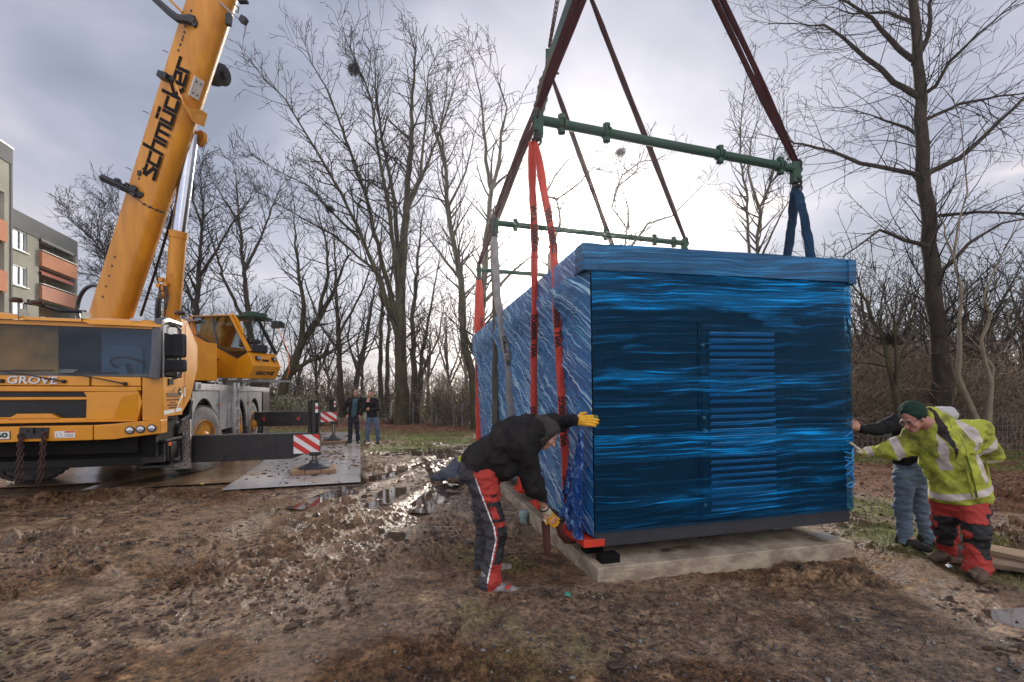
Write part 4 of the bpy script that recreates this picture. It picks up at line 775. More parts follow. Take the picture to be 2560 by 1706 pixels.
b = MB(); b.lathe(Mid, ld, [(0, 0), (0, .205), (.16, .205), (.17, .185), ((Bot-Mid).length, .185)], 28); b.build('lift_cylinder', YELB, crane, True, smooth=True, auto=40)
b = MB()
for k, (u, v) in enumerate(((404, 700), (407, 722), (416, 712), (402, 742), (412, 735), (398, 715))): b.box(P(u, v, 11.4), (.11, .10, .10), Matrix.Rotation(k, 3, 'Y'))
b.torus(P(430, 694, 11.35), (0.2, 1, .1), .10, .012, 18, 5); b.build('valve_block', YELB, crane, True, bevel=.008)
b = MB()
for k in range(7): r = random.Random(k); u0 = 395+r.random()*22; b.tube([P(u0, 715, 11.35), P(u0-8+r.random()*14, 748, 11.3), P(u0-6+r.random()*12, 790, 11.35), P(u0+r.uniform(-10, 10), 830, 11.4)], .013, 5)
b.tube([P(396, 745, 11.3), P(392, 775, 11.3), P(392, 830, 11.4)], .045, 7); b.build('hydraulic_hose', BLK, crane, True, smooth=True)
b = MB(); b.tube([P(454, 462, 11.6), P(420, 575, 11.8), P(388, 680, 12.0), P(352, 790, 12.3)], .035, 6); b.build('boom_cable', BLK, bo, True)
# winch/sheave at the right of the boom, plate and lamps
wp = P(548, 185, 11.4); b = MB(); b.lathe(wp-Vector((.25, -.05, -.05)), (1, -.25, -.30), [(0, .10), (.05, .27), (.16, .27), (.17, .15), (.28, .15), (.29, .24), (.40, .24), (.42, .10), (.55, .09), (.55, 0)], 26); b.build('cable_drum', MATS['black plastic'], bo, True, smooth=True, auto=40)
b = MB(); b.lathe(wp-Vector((.24, -.05, -.05)), (1, -.25, -.30), [(-.02, 0), (-.02, .26), (.03, .27), (.04, .2)], 26); b.build('drum_flange', mat('bronze flange', (.34, .23, .13), .4, .5), bo, True, smooth=True, auto=40)
pp = ax0-Tv*(hd*1.0)+Dv*((bs_(490, 225)-ax0).dot(Dv)); pn = Tv*-1
b = MB(); R_ = Matrix((Dv, Sv, Tv)).transposed(); b.box(pp-Sv*.14-Tv*.05+Dv*.05, (.44, .22, .05), R_); pt = b.build('access_plate', mat('cream plate', (.62, .58, .52), .5), bo, True, bevel=.01)
b = MB()
for i in (-1, 1):
    for j in (-1, 1): b.box(pp-Sv*(.14+.05*j)-Tv*.078+Dv*(.05+.13*i), (.03, .03, .012), R_)
b.build('plate_bolt', BLK, pt, True)
arm([(546, 2), (570, 25), (590, 42), (606, 52)], [10.2]*4, .018, 'lamp_arm', STEEL); b = MB(); b.box(P(609, 51, 10.2), (.13, .12, .13), Matrix.Rotation(.5, 3, 'Y')); b.box(P(572, 50, 10.2), (.10, .10, .24), Matrix.Rotation(.1, 3, 'Y')); b.box(P(608, 4, 10.2), (.2, .1, .05)); b.tube([P(585, 10, 10.2), P(597, 20, 10.2), P(595, 32, 10.2), P(588, 28, 10.2)], .014, 5); b.build('work_lamp', BLK, bo, True)
# upper frame and ballast side
UO = P(612, 945, 12.2)
def UP(x, y, c_=0.0): return onp(400+x/3.136, 740+y/3.136, UO+Sv*c_, Sv)
def uprism(mb, pts, c0, c1, planec=0.0):
    Q = [UP(x, y, planec) for x, y in pts]; n = len(Q); mb.add([q_+Sv*c0 for q_ in Q]+[q_+Sv*c1 for q_ in Q], [tuple(range(n))[::-1], tuple(range(n, 2*n))]+[(i, (i+1) % n, n+(i+1) % n, n+i) for i in range(n)]); return mb
b = MB(); b.lathe(TM @ Vector((0, 4.9, 1.60)), (0, 0, 1), [(0, .95), (.35, .95), (.35, .80), (.5, .8), (.5, 0)], 40); b.build('slew_ring', DRK, crane, True, smooth=True, auto=40)
b = MB(); q_ = TM @ Vector((-.35, 5.2, 0)); R2 = Matrix((hv, Sv, Vector((0, 0, 1)))).transposed(); b.box(q_+Vector((0, 0, 2.45)), (3.2, .9, .95), R2); b.box(q_-hv*1.2+Vector((0, 0, 2.6)), (1.4, 2.2, 1.0), R2); b.box(ax0+Dv*.6-hv*.2+Vector((0, 0, .0)), (1.2, 1.1, 1.4), R2); b.build('upper_frame', YEL, crane, True, bevel=.02)
b = MB(); b.torus(P(232, 770, 12.6), (.3, 1, 0), .62, .05, 24, 6); b.build('hose_drum', BLK, crane, True, smooth=True)
# operator's cab
b = MB(); uprism(b, [(225, 640), (225, 300), (262, 300), (605, 492), (690, 436), (735, 545), (690, 648), (470, 642)], 0, .86); uc = b.build('operator_cab', YEL, crane, True, bevel=.02)
b = MB(); uprism(b, [(232, 158), (238, 172), (545, 162), (562, 150), (548, 145)], -.02, .88); b.build('cab_roof', YEL, uc, True, bevel=.01)
b = MB(); uprism(b, [(545, 150), (562, 150), (705, 430), (690, 440)], -.02, .05); b.build('cab_pillar', YEL, uc, True); b = MB(); uprism(b, [(232, 160), (260, 160), (288, 310), (255, 300)], -.02, .05); b.build('cab_pillar', YEL, uc, True); b = MB(); uprism(b, [(548, 120), (600, 170), (655, 290), (640, 290), (592, 180), (560, 145)], .0, .03); b.build('roof_rail', YEL, uc, True)
b = MB(); uprism(b, [(545, 150), (562, 150), (705, 430), (690, 440)], .81, .87); uprism(b, [(545, 152), (562, 150), (568, 160), (550, 164)], 0.0, .87); b.build('windscreen_frame', BLK, uc, True)
b = MB(); uprism(b, [(262, 166), (545, 158), (684, 436), (607, 486), (268, 300)], .0, .012); b.build('side_window', GC, uc, True)
fr_ = [(262, 166), (545, 158), (684, 436), (607, 486), (268, 300)]; b = MB(); pts_ = [UP(x, y)-Sv*.006 for x, y in fr_]; b.tube(pts_+[pts_[0]], .022, 5); b.tube([UP(408, 166)-Sv*.004, UP(450, 395)-Sv*.004], .028, 5); b.build('window_rubber', BLK, uc, True)
q1, q2 = UP(556, 160), UP(697, 436); b = MB(); b.add([q1+Sv*.04, q2+Sv*.04, q2+Sv*.82, q1+Sv*.82], [(0, 1, 2, 3)]); b.build('front_window', glassmat('clear front glass', (.8, .85, .85), .04), uc, True)
nq = UP(735, 545); nr_ = UP(690, 648); fm = (nq+nr_)/2; eu = (nq-nr_).normalized()
text_on('brand_lettering', 'GROVE', .16, fm+Sv*.42+eu*-.03+hv*.012, Sv, eu, mat('dark brown lettering', (.07, .04, .015), .5), uc, True, bold=.006, shear=.12, ext=.004, width=.56)
b = MB(); c_ = UP(715, 500)+hv*.03
for k in (.18, .68): b.box(c_+Sv*k+Vector((0, 0, .06)), (.09, .12, .10), R2); b.box(c_+Sv*k+Vector((-.02, 0, .0)), (.03, .03, .10), R2)
b.box(c_+Sv*.42+Vector((-.01, 0, -.02)), (.012, .2, .10), R2); b.build('cab_lamp', BLK, uc, True, bevel=.008)
b = MB()
for k in (.18, .68): b.box(c_+Sv*k+hv*.05+Vector((0, 0, .06)), (.006, .10, .08), R2)
b.build('lamp_glass', LAMPG, uc, True)
b = MB(); s0 = UP(640, 470)+Sv*.1; b.box(UP(700, 440)+Sv*.35+Vector((-.12, 0, .12)), (.28, .5, .22), R2); b.box(UP(690, 440)+Sv*.35+Vector((-.18, 0, .32)), (.2, .35, .12), R2); b.build('console', PLA, uc, True, bevel=.03)
b = MB(); b.box(UP(600, 160)+Sv*.45+Vector((0, 0, .02)), (.7, .8, .05), R2); b.box(UP(640, 150)+Sv*.4+Vector((0, 0, .06)), (.35, .5, .12), R2); b.tube([UP(620, 170)+Sv*.5, UP(760, 170)+Sv*.8], .025, 6); b.build('roof_guard', mat('dark green guard', (.02, .07, .05), .4), uc, True, bevel=.01)
b = MB(); b.tube([UP(640, 165)+Sv*.4, UP(800, 190)+Sv*.4], .02, 6); b.box(UP(822, 215)+Sv*.4, (.30, .18, .14), R2); b.tube([UP(655, 165)+Sv*.7, UP(720, 250)+Sv*.7, UP(800, 520)+Sv*.7, UP(790, 660)+Sv*.7], .012, 5); b.build('camera_boom', BLK, uc, True)
b = MB(); b.tube([UP(700, 200)+Sv*.86, UP(775, 400)+Sv*.9, UP(790, 560)+Sv*.9, UP(770, 640)+Sv*.9], .012, 5); b.build('handrail', mat('orange rail', (.75, .14, .03), .4), uc, True)
b = MB(); b.box(nr_+Sv*.42-hv*.15+Vector((0, 0, -.06)), (1.3, .95, .05), R2); b.build('cab_platform', ALU, uc, True, bevel=.006)
b = MB(); uprism(b, [(300, 640), (300, 600), (330, 480), (362, 480), (362, 650)], -.03, .0); b.build('cab_grab_panel', BLK, uc, True); b = MB(); b.tube([UP(365, 595)-Sv*.03, UP(410, 600)-Sv*.05, UP(435, 500)-Sv*.03, UP(465, 498)-Sv*.02], .016, 6); b.tube([UP(335, 630)-Sv*.05, UP(338, 560)-Sv*.05], .014, 6); b.build('grab_rail', PLA, uc, True, smooth=True)
b = MB(); uprism(b, [(225, 180), (310, 190), (320, 205), (235, 215)], -.18, -.05); b.build('exhaust', STEEL, crane, True, bevel=.01)
b = MB(); sb = UP(480, 420)+Sv*.43; b.box(sb+Vector((0, 0, -.05)), (.5, .5, .12), R2); b.box(sb-hv*.25+Vector((0, 0, .35)), (.12, .48, .75), R2); b.build('seat', mat('seat blue grey', (.12, .20, .24), .8), uc, True, bevel=.03)
OPSEAT = sb
# beacons
for u, v, d in ((450, 785, 8.2), (92, 759, 7.9), (40, 752, 7.7)):
    b = MB(); b.lathe(P(u, v+4, d), (0, 0, 1), [(0, .07), (.02, .085), (.06, .085), (.075, .07), (.075, 0)], 18); b.build('beacon', mat('dark red beacon', (.06, .025, .02), .3), crane, True, smooth=True)
# mirrors
b = MB(); md = 7.95; b.tube([P(405, 818, 7.75), P(415, 814, 7.8), P(440, 817, 7.85), P(451, 824, md), P(451, 840, md)], .02, 8); b.tube([P(452, 905, md), P(452, 935, md), P(446, 943, md-.03), P(432, 948, 7.85), P(424, 953, 7.75)], .02, 8); b.rod(P(451, 890, md), P(451, 905, md), .02)
b.box(P(420, 955, 7.75), (.12, .10, .10)); ma = b.build('mirror_arm', PLA, cabo, True, smooth=True, auto=40)
for v, hh, ww in ((865, .42, .27), (915, .22, .285)):
    b = MB(); b.box(P(447, v, md), (ww*.92, .08, hh), Matrix.Rotation(.1, 3, 'Z')); b.build('mirror_housing', PLA, ma, True, bevel=.04)
b = MB(); b.tube([P(70, 752, 8.0), P(110, 765, 8.0), P(150, 778, 8.1), P(215, 780, 8.4)], .03, 5); b.tube([P(60, 758, 8.1), P(215, 783, 8.6)], .02, 5); b.build('roof_equipment', BLK, crane, True)
# ---------------------------------------------------------------- spreader beams, slings, chain
green = mat('green spreader paint', (.014, .062, .036), .5, spec=.3, col2=(.03, .05, .035), vscale=7, thr=(.5, .68), var=.3, rvar=.08)
darkm = mat('dark shackle steel', (.05, .045, .045), .45, .6, bump=.2)
galv = mat('grey shackle', (.20, .19, .18), .4, .7, var=.4)
orange = mat('orange webbing', (.56, .060, .035), .8, spec=.25, col2=(.42, .042, .026), vscale=9, bump=.5, bscale=22, stretch=(1, 1, .35), sheen=.3)
maroon = mat('dark red webbing', (.042, .012, .013), .9, spec=.1, col2=(.028, .008, .010), vscale=7, bump=.5, bscale=20, stretch=(1, 1, .3))
greyw = mat('grey webbing', (.25, .245, .235), .8, col2=(.16, .155, .15), vscale=9, bump=.4, bscale=30, stretch=(1, 1, .4))
olive = mat('olive webbing', (.12, .105, .07), .85, col2=(.07, .06, .045), vscale=9, bump=.4, bscale=30, stretch=(1, 1, .4))
bluew = mat('blue webbing', (.010, .040, .085), .85, spec=.15, col2=(.006, .025, .055), vscale=8, bump=.4, bscale=30, stretch=(1, 1, .4))
ink = mat('black webbing print', (.02, .012, .012), .8)
ends = {}
def spreader(key, pl, pr, r, fl, label):
    o = thing('spreader_beam', (pl+pr)/2, label, 'spreader beam', group='green spreader beams over the container'); d = (pr-pl).normalized(); L_ = (pr-pl).length
    b = MB(); b.rod(pl+d*.06, pr-d*.06, r, 24); b.build('tube', green, o, True, smooth=True, auto=40)
    for t_ in fl:
        b = MB(); c = pl+d*(L_*t_); b.lathe(c-d*.035, d, [(0, 0), (0, r*1.35), (.025, r*1.35), (.03, r*1.05)], 16); b.lathe(c+d*.012, d, [(0, r*1.05), (.005, r*1.35), (.03, r*1.35), (.03, 0)], 16)
        for sg in (-1, 1): b.box(c+Vector((0, 0, sg*r*1.55)), (.055, .075, r*1.0)); b.lathe(c+Vector((-.04, 0, sg*r*1.75)), (1, 0, 0), [(0, .022), (.08, .022), (.08, 0)], 8)
        b.build('flange', green, o, True, bevel=.004)
    for p, s_ in ((pl, -1), (pr, 1)):
        b = MB(); b.box(p+d*s_*-.03+Vector((0, 0, -.05)), (.10, .09, .26)); b.lathe(p-Vector((0, .07, .0))+Vector((0, 0, -.13)), (0, 1, 0), [(0, .03), (.14, .03)], 10); b.build('end_plate', green, o, True, bevel=.006)
        for z0 in (.02, -.22):
            b = MB(); b.torus(p+Vector((0, 0, z0+.03)), (1, .3, 0), .06, .016, 14, 6); b.torus(p+Vector((.01, 0, z0-.02)), (.2, 1, 0), .045, .014, 14, 6); b.lathe(p+Vector((-.05, 0, z0)), (1, 0, 0), [(0, .02), (.10, .02)], 8); b.build('shackle', darkm, o, True, smooth=True)
    ends[key] = (pl, pr)
NL, NR = P(1340, 299, 4.95), P(1993, 424, 5.8); ML, MR = P(1235, 557, 7.85), P(1714, 609, 8.9); FL, FR_ = P(1195, 675, 10.7), P(1400, 692, 11.8)
FR_ = FL+(MR-ML)*1.0
spreader('near', NL, NR, .050, (.085, .24, .67, .925), 'nearest and largest green spreader beam above the container front')
spreader('mid', ML, MR, .048, (.10, .55, .82, .93), 'middle green spreader beam above the container roof')
spreader('far', FL, FR_, .048, (.10, .60, .9), 'farthest green spreader beam partly hidden behind the container')
R1, R2_, R3 = P(1609, -468, 5.4), P(1468, -72, 8.4), P(1378, 158, 11.2)
rd = (R1-R3).normalized()
tb = thing('lifting_beam', R3, 'green longitudinal lifting beam high above the container at the frame top', 'lifting beam')
b = MB(); sX = rd.cross(Vector((0, 0, 1))).normalized(); zU = sX.cross(rd)
for k in (-1, 1): b.prism([(-.10, -.16), (.10, -.16), (.10, .16), (-.10, .16)], R3-rd*.3, sX, zU, rd, 0, (R1-R3).length+.6) if k == -1 else None
b.build('beam', green, tb, True, bevel=.01)
b = MB(); b.box(R3-rd*.35+zU*.05-sX*-.0, (.16, .04, .95)); b.build('end_plate', green, tb, True, bevel=.01)
for rp in (R1, R2_, R3): b = MB(); b.lathe(rp-sX*.2-zU*.22, sX, [(0, .03), (.4, .03)], 8); b.build('pin', darkm, tb, True)
def sling(pts, w, m, label, thin=.35, twist=0.0, strands=1, group=None, side=None, printed=None):
    """webbing sling: slim oval section with soft folds along its length"""
    pts = [Vector(p) for p in pts]; mid = pts[len(pts)//2]
    o = thing('lifting_sling', pts[-1], label, 'sling', group=group); fw = Vector((0, 1, 0))
    for s_ in range(strands):
        out = []; n = 26*max(1, len(pts)-1)
        for i in range(n+1):
            t_ = i/n*(len(pts)-1); k = min(int(t_), len(pts)-2); q_ = pts[k].lerp(pts[k+1], t_-k); out.append(q_)
        d = (pts[-1]-pts[0]).normalized(); sx_ = d.cross(fw).normalized()
        off = (s_-(strands-1)/2)*w*1.02
        b = MB(); V = []; nn = 14; sd_ = hash(label) % 97
        sd_ = sum(map(ord, label)) % 97
        for i, q_ in enumerate(out):
            f_ = min(1, i/4, (len(out)-1-i)/4); ta = twist*math.sin(i*.13+sd_); wv_ = w*(.42+.10*float(vnoise([i*.35], [sd_], s=3)[0]))*(.62+.38*f_)
            th_ = wv_*thin*(1+.5*float(vnoise([i*.5], [sd_+5], s=4)[0])); sp = off*(.3+.7*min(1, i/8, (len(out)-1-i)/8+.2))
            for j in range(nn):
                an = 2*math.pi*j/nn; cx = math.cos(an)*wv_*(1+.07*math.sin(3*an+i*.4)); cy = math.sin(an)*th_*(1+.22*math.cos(an*4+i*.23))
                V.append(q_+sx_*(sp+cx*math.cos(ta)-cy*math.sin(ta))+sx_.cross(d)*(cx*math.sin(ta)+cy*math.cos(ta)))
        Fs = [(i*nn+j, i*nn+(j+1) % nn, (i+1)*nn+(j+1) % nn, (i+1)*nn+j) for i in range(len(out)-1) for j in range(nn)]+[tuple(range(nn))[::-1], tuple((len(out)-1)*nn+j for j in range(nn))]
        b.add(V, Fs); b.build('webbing', m, o, True, smooth=True, auto=80)
    if printed:
        for (t0, flip) in printed:
            tk = t0*(len(pts)-1); kk = min(int(tk), len(pts)-2); q_ = pts[kk].lerp(pts[kk+1], tk-kk); d = (pts[kk+1]-pts[kk]).normalized()*(-1 if not flip else 1); n_ = -(Vector((q_.x, q_.y, q_.z-EYE))).normalized(); ey = n_.cross(d).normalized()
            text_on('webbing_print', 'WLL 5000KG', .085, q_+n_*(w*.42*thin+.018), d, ey, ink, o, True, bold=.003, ext=.001, width=.50)
    return o
L0, L1_, L2, L3, L4, L5 = [lugs[0, i] for i in range(6)]
off = lambda p, dx=0, dz=0, dy=0: p+Vector((dx, dy, dz))
nlb = off(NL, -.03, -.24)
sg_o = 'orange slings down to the container'
sling([off(nlb, .025), P(1385, 620, 4.8), P(1398, 900, 4.62), P(1422, 1290, 4.47)], .088, orange, 'orange sling running down to the front corner shackle, past the bending man\'s face', thin=.5, printed=[(.28, 1), (.56, 0), (.80, 0), (.97, 0)], group=sg_o)
sling([off(nlb, -.025), P(1337, 620, 5.25), P(1334, 1050, 5.5), P(1338, 1225, 5.6)], .088, orange, 'orange sling hanging straight down behind the bending man\'s back', thin=.5, printed=[(.27, 1), (.50, 0), (.70, 0)], group=sg_o)
sling([off(ML, 0, -.24), P(1243, 740, 7.3), P(1270, 900, 6.9), P(1292, 1200, 6.6)], .135, greyw, 'pale grey sling slanting down beside the olive one', thin=.4, printed=[(.62, 0)])
sling([off(ML, -.02, -.24), P(1239, 740, 7.8), P(1239, 1130, 7.9)], .125, olive, 'dark olive sling hanging down the container side', thin=.4)
sling([off(FL, 0, -.24), P(1192, 800, 10.4), P(1196, 1000, 10.0), P(1196, 1118, 9.7)], .125, orange, 'far orange sling at the rear corner, left strand', thin=.5, group=sg_o, printed=[(.55, 0)])
sling([off(FL, .05, -.24), P(1207, 850, 10.2), P(1217, 1060, 9.4)], .12, orange, 'far orange sling at the rear corner, right strand', thin=.5, group=sg_o, printed=[(.4, 0)])
sling([off(NR, .0, -.25), P(2012, 550, 5.55), P(2031, 665, 5.45), off(lugs[1, 0], 0, .12)], .125, bluew, 'right leg of the two dark blue slings behind the roof edge', thin=.4, strands=1, group='dark blue slings')
sling([off(NR, -.03, -.25), P(1980, 560, 5.95), P(1964, 670, 6.05), off(lugs[1, 1], 0, .12)], .13, bluew, 'left leg of the two dark blue slings behind the roof edge', thin=.4, strands=1, group='dark blue slings')
for k in (2, 3): sling([off(MR, 0, -.24), off(lugs[1, k], 0, .12)], .12, orange, 'orange sling behind the container roof from the middle beam' + (', rear leg' if k == 3 else ''), thin=.4, group=sg_o)
mg = 'dark red slings up to the lifting beam'
sling([off(NL, .0, .06), R1-zU*.25], .075, maroon, 'dark red sling from the nearest beam\'s left end', thin=.4, strands=2, group=mg)
sling([off(NR, .0, .06), R1-zU*.25], .085, maroon, 'dark red double sling from the nearest beam\'s right end', thin=.4, strands=2, group=mg)
sling([off(ML, .0, .06), R2_-zU*.25], .085, maroon, 'dark red double sling from the middle beam\'s left end', thin=.4, strands=2, group=mg)
sling([off(MR, .0, .06), R2_-zU*.25], .11, maroon, 'dark red sling from the middle beam\'s right end', thin=.5, strands=1, group=mg)
sling([off(FL, .0, .06), R3-zU*.25], .09, maroon, 'dark red sling from the farthest beam\'s left end', thin=.4, strands=2, group=mg)
sling([off(FR_, .0, .06), R3-zU*.25], .13, maroon, 'dark red sling from the farthest beam\'s right end, behind the roof', thin=.5, strands=1, group=mg)
sling([P(1347, 280, 5.3), P(1362, 205, 5.4), P(1410, 100, 5.6)], .15, olive, 'slack olive sling bundle beside the dark red sling', thin=.5, strands=1)
for i, (x0, lb) in enumerate(((-.05, 'left rusty chain hanging from the hook to the lifting beam end'), (.12, 'right rusty chain hanging from the hook to the lifting beam end'))):
    c_ = chain('lifting_chain', P(1373, 118, 11.2)+Vector((x0*.1, 0, 0)), P(1373, 118, 11.2)+Vector((1.0+x0, -2.9, 5.2)), RUST, None, True, R=.045, r=.014); tag(c_, lb, 'chain', 'chains at the lifting beam end')
# shackles at the lugs
shred = mat('red shackle body', (.62, .04, .02), .4)
def shackle(p, label, s_=1.0, m=galv):
    o = thing('bow_shackle', p, label, 'shackle', group='bow shackles on the lifting lugs'); b = MB()
    b.torus(p+Vector((0, 0, .045*s_)), (.3, 1, 0), .05*s_, .014*s_, 16, 8, a0=-.5, a1=math.pi+.5); b.build('bow', m, o, True, smooth=True)
    b = MB(); b.lathe(p+Vector((-.075*s_, 0, .005)), (1, 0, 0), [(0, 0), (0, .026*s_), (.02, .026*s_), (.02, .013), (.12*s_, .013), (.12*s_, .024*s_), (.15*s_, .024*s_), (.15*s_, 0)], 12); b.build('pin', darkm, o, True, smooth=True, auto=40)
shackle(P(1424, 1300, 4.45), 'big grey bow shackle at the container\'s near left corner', 1.25)
shackle(P(1292, 1204, 6.55), 'grey bow shackle under the pale grey sling')
shackle(P(1338, 1238, 5.55), 'grey bow shackle under the straight orange sling')
shackle(off(lugs[1, 0], .03, .05), 'dark shackle at the container\'s right side beside the jacket men', 1.0, darkm)
b = MB(); p = P(1428, 1322, 4.42); b.torus(p+Vector((0, 0, .0)), (.4, 1, 0), .062, .022, 18, 8, ux=(0, 0, 1), sx=1.35); b.box(p+Vector((.02, .03, -.09)), (.10, .04, .06)); tag(b.build('lifting_eye', shred, smooth=True, loc=p), 'red forged lifting eye below the big corner shackle', 'lifting eye')
# brown strap in the bending man's hand
b = MB(); b.tube([P(1364, 1302, 4.10), P(1366, 1340, 4.12), P(1368, 1372, 4.13), P(1372, 1392, 4.14)], [.038, .036, .034, .012], 8, up=(0, 1, 0), flat=.25)
tag(b.build('hanging_strap', mat('brown strap', (.10, .035, .025), .75, var=.3), loc=P(1364, 1302, 4.1), smooth=True), 'brown webbing strap end hanging from the bending man\'s lower glove', 'strap')
b = MB(); b.tube([P(1394, 1304, 4.16), P(1402, 1335, 4.2), P(1418, 1354, 4.25), P(1438, 1356, 4.3), P(1450, 1340, 4.32)], [.026, .032, .034, .03, .02], 8, up=(0, 1, 0), flat=.4)
tag(b.build('strap_loop', MATS['brown strap'], loc=P(1394, 1304, 4.16), smooth=True), 'brown strap loop round the red lifting eye at the corner', 'strap')
# ---------------------------------------------------------------- people (smooth blended solids, meshed with surface nets)
class SDF:
    def __init__(s, lo, hi, h):
        s.lo = np.array(lo, float); s.h = h; s.n = np.ceil((np.array(hi)-s.lo)/h).astype(int)+1; s.D = np.full(s.n, 9.0, np.float32)
    def sub(s, a, b, pad):
        i0 = np.maximum(np.floor((np.minimum(a, b)-pad-s.lo)/s.h).astype(int), 0); i1 = np.minimum(np.ceil((np.maximum(a, b)+pad-s.lo)/s.h).astype(int)+1, s.n)
        if (i1 <= i0).any(): return None, None
        g_ = np.meshgrid(*[s.lo[k]+s.h*np.arange(i0[k], i1[k]) for k in range(3)], indexing='ij'); return tuple(slice(i0[k], i1[k]) for k in range(3)), np.stack(g_, -1)
    def cone(s, a, b, ra, rb, k=.02, n=None, q=1.0, op='u'):
        a = np.array(a, float); b = np.array(b, float); sl_, X = s.sub(a, b, max(ra, rb)+k+3*s.h)
        if sl_ is None: return s
        ab = b-a; L2 = max(float(ab@ab), 1e-9); t_ = np.clip(((X-a)@ab)/L2, 0, 1); w = X-a-t_[..., None]*ab
        if n is not None:
            nn = np.array(n, float); nn /= np.linalg.norm(nn); wn = w@nn; d2 = (w**2).sum(-1)+(q*q-1)*wn**2
        else: d2 = (w**2).sum(-1)
        d = (np.sqrt(d2)-(ra+(rb-ra)*t_)).astype(np.float32); return s._mix(sl_, d, k, op)
    def ell(s, c, r, R=None, k=.015, op='u'):
        c = np.array(c, float); r = np.array(r, float); sl_, X = s.sub(c, c, r.max()+k+3*s.h)
        if sl_ is None: return s
        w = X-c
        if R is not None: w = w@np.array(R)
        m_ = np.sqrt(((w/r)**2).sum(-1)); d = ((m_-1)*r.min()*(.5+.5*r.max()/r.min())).astype(np.float32)*.8; return s._mix(sl_, d, k, op)
    def _mix(s, sl_, d, k, op):
        A_ = s.D[sl_]
        if op == 'u': h_ = np.clip(.5+.5*(A_-d)/k, 0, 1); s.D[sl_] = A_*(1-h_)+d*h_-k*h_*(1-h_)
        else: h_ = np.clip(.5+.5*(-d-A_)/k, 0, 1); s.D[sl_] = A_*(1-h_)+(-d)*h_+k*h_*(1-h_)
        return s
    def wrinkle(s, amp, sc, seed, stretch=(1, 1, 1)):
        i = np.argwhere(np.abs(s.D) < s.h*2.5+amp); p = s.lo+i*s.h
        v = vnoise(p[:, 0]*sc*stretch[0], p[:, 1]*sc*stretch[1], p[:, 2]*sc*stretch[2], seed)+.5*vnoise(p[:, 0]*sc*2.1, p[:, 1]*sc*2.1, p[:, 2]*sc*2.1*stretch[2], seed+1)
        s.D[tuple(i.T)] += ((v-.75)*amp*1.6).astype(np.float32); return s
    def cut(s, p, n):                      # keep the side n points away from
        g_ = np.meshgrid(*[s.lo[k]+s.h*np.arange(s.n[k]) for k in range(3)], indexing='ij'); n = np.array(n, float); n /= np.linalg.norm(n)
        d = (g_[0]-p[0])*n[0]+(g_[1]-p[1])*n[1]+(g_[2]-p[2])*n[2]; s.D = np.maximum(s.D, d.astype(np.float32)); return s
    def mesh(s):
        D = s.D; ins = D < 0; nx, ny, nz_ = D.shape
        c = np.zeros((nx-1, ny-1, nz_-1), np.uint8)
        for dx in (0, 1):
            for dy in (0, 1):
                for dz in (0, 1): c += ins[dx:nx-1+dx, dy:ny-1+dy, dz:nz_-1+dz]
        act = np.argwhere((c > 0) & (c < 8)); 
        if len(act) == 0: return np.zeros((0, 3)), np.zeros((0, 4), int)
        idg = np.full(c.shape, -1, np.int32); idg[tuple(act.T)] = np.arange(len(act)); acc = np.zeros((len(act), 3)); cnt = np.zeros(len(act))
        co = np.array([(x, y, z) for x in (0, 1) for y in (0, 1) for z in (0, 1)])
        for i in range(8):
            for j in range(i+1, 8):
                if np.abs(co[i]-co[j]).sum() != 1: continue
                A_ = act+co[i]; B_ = act+co[j]; da = D[tuple(A_.T)]; db = D[tuple(B_.T)]; m_ = (da < 0) != (db < 0); t_ = np.where(m_, da/np.where(m_, da-db, 1), 0)
                acc += m_[:, None]*(A_+t_[:, None]*(B_-A_)); cnt += m_
        V = s.lo+(acc/cnt[:, None])*s.h; Q = []
        for ax in range(3):
            u, w = [(1, 2), (2, 0), (0, 1)][ax]; sh = [slice(None)]*3
            a_ = ins[tuple(slice(0, -1) if k == ax else slice(None) for k in range(3))]; b_ = ins[tuple(slice(1, None) if k == ax else slice(None) for k in range(3))]
            e = np.argwhere(a_ != b_); e = e[(e[:, u] > 0) & (e[:, w] > 0) & (e[:, u] < D.shape[u]-1) & (e[:, w] < D.shape[w]-1)]
            if len(e) == 0: continue
            flip = a_[tuple(e.T)]; eu = np.eye(3, dtype=int)[u]; ew = np.eye(3, dtype=int)[w]
            q_ = np.stack([idg[tuple((e-eu-ew).T)], idg[tuple((e-ew).T)], idg[tuple(e.T)], idg[tuple((e-eu).T)]], 1); q_[~flip] = q_[~flip][:, ::-1]; Q.append(q_)
        return V, np.concatenate(Q)
def sobj(name, S, m, parent, fn=None, label=None):
    V, Q = S.mesh(); mi = None
    if fn is not None: mi = fn(V[Q].mean(1))
    o = link_mesh(name, np_mesh(name, V, Q, mi), m, parent, True, smooth=True)
    if label: o['label'] = label
    return o
skin = mat('skin', (.52, .27, .19), .5, var=.15, vscale=14); skin2 = mat('skin weathered', (.46, .22, .16), .5, var=.2, vscale=14)
hairb = mat('brown hair', (.06, .035, .022), .7, var=.5, vscale=60, bump=.5); hairg = mat('grey brown hair', (.16, .13, .11), .7, var=.5, vscale=60, bump=.5)
blackc = mat('black hoodie cloth', (.010, .010, .011), .9, col2=(.026, .024, .022), vscale=5, bump=.9, bscale=9, stretch=(1.6, 1, .7), spec=.2)
blackj = mat('black jacket cloth', (.008, .008, .010), .75, spec=.2, col2=(.015, .015, .017), vscale=5, bump=.35, bscale=22)
redp = mat('red work trousers', (.46, .045, .030), .8, col2=(.33, .032, .024), vscale=6, bump=.45, bscale=16)
greyp = mat('dark grey work trousers', (.060, .058, .066), .8, col2=(.04, .04, .045), vscale=6, bump=.4, bscale=16)
blkp = mat('black knee pad cloth', (.013, .013, .014), .7, bump=.4, bscale=30)
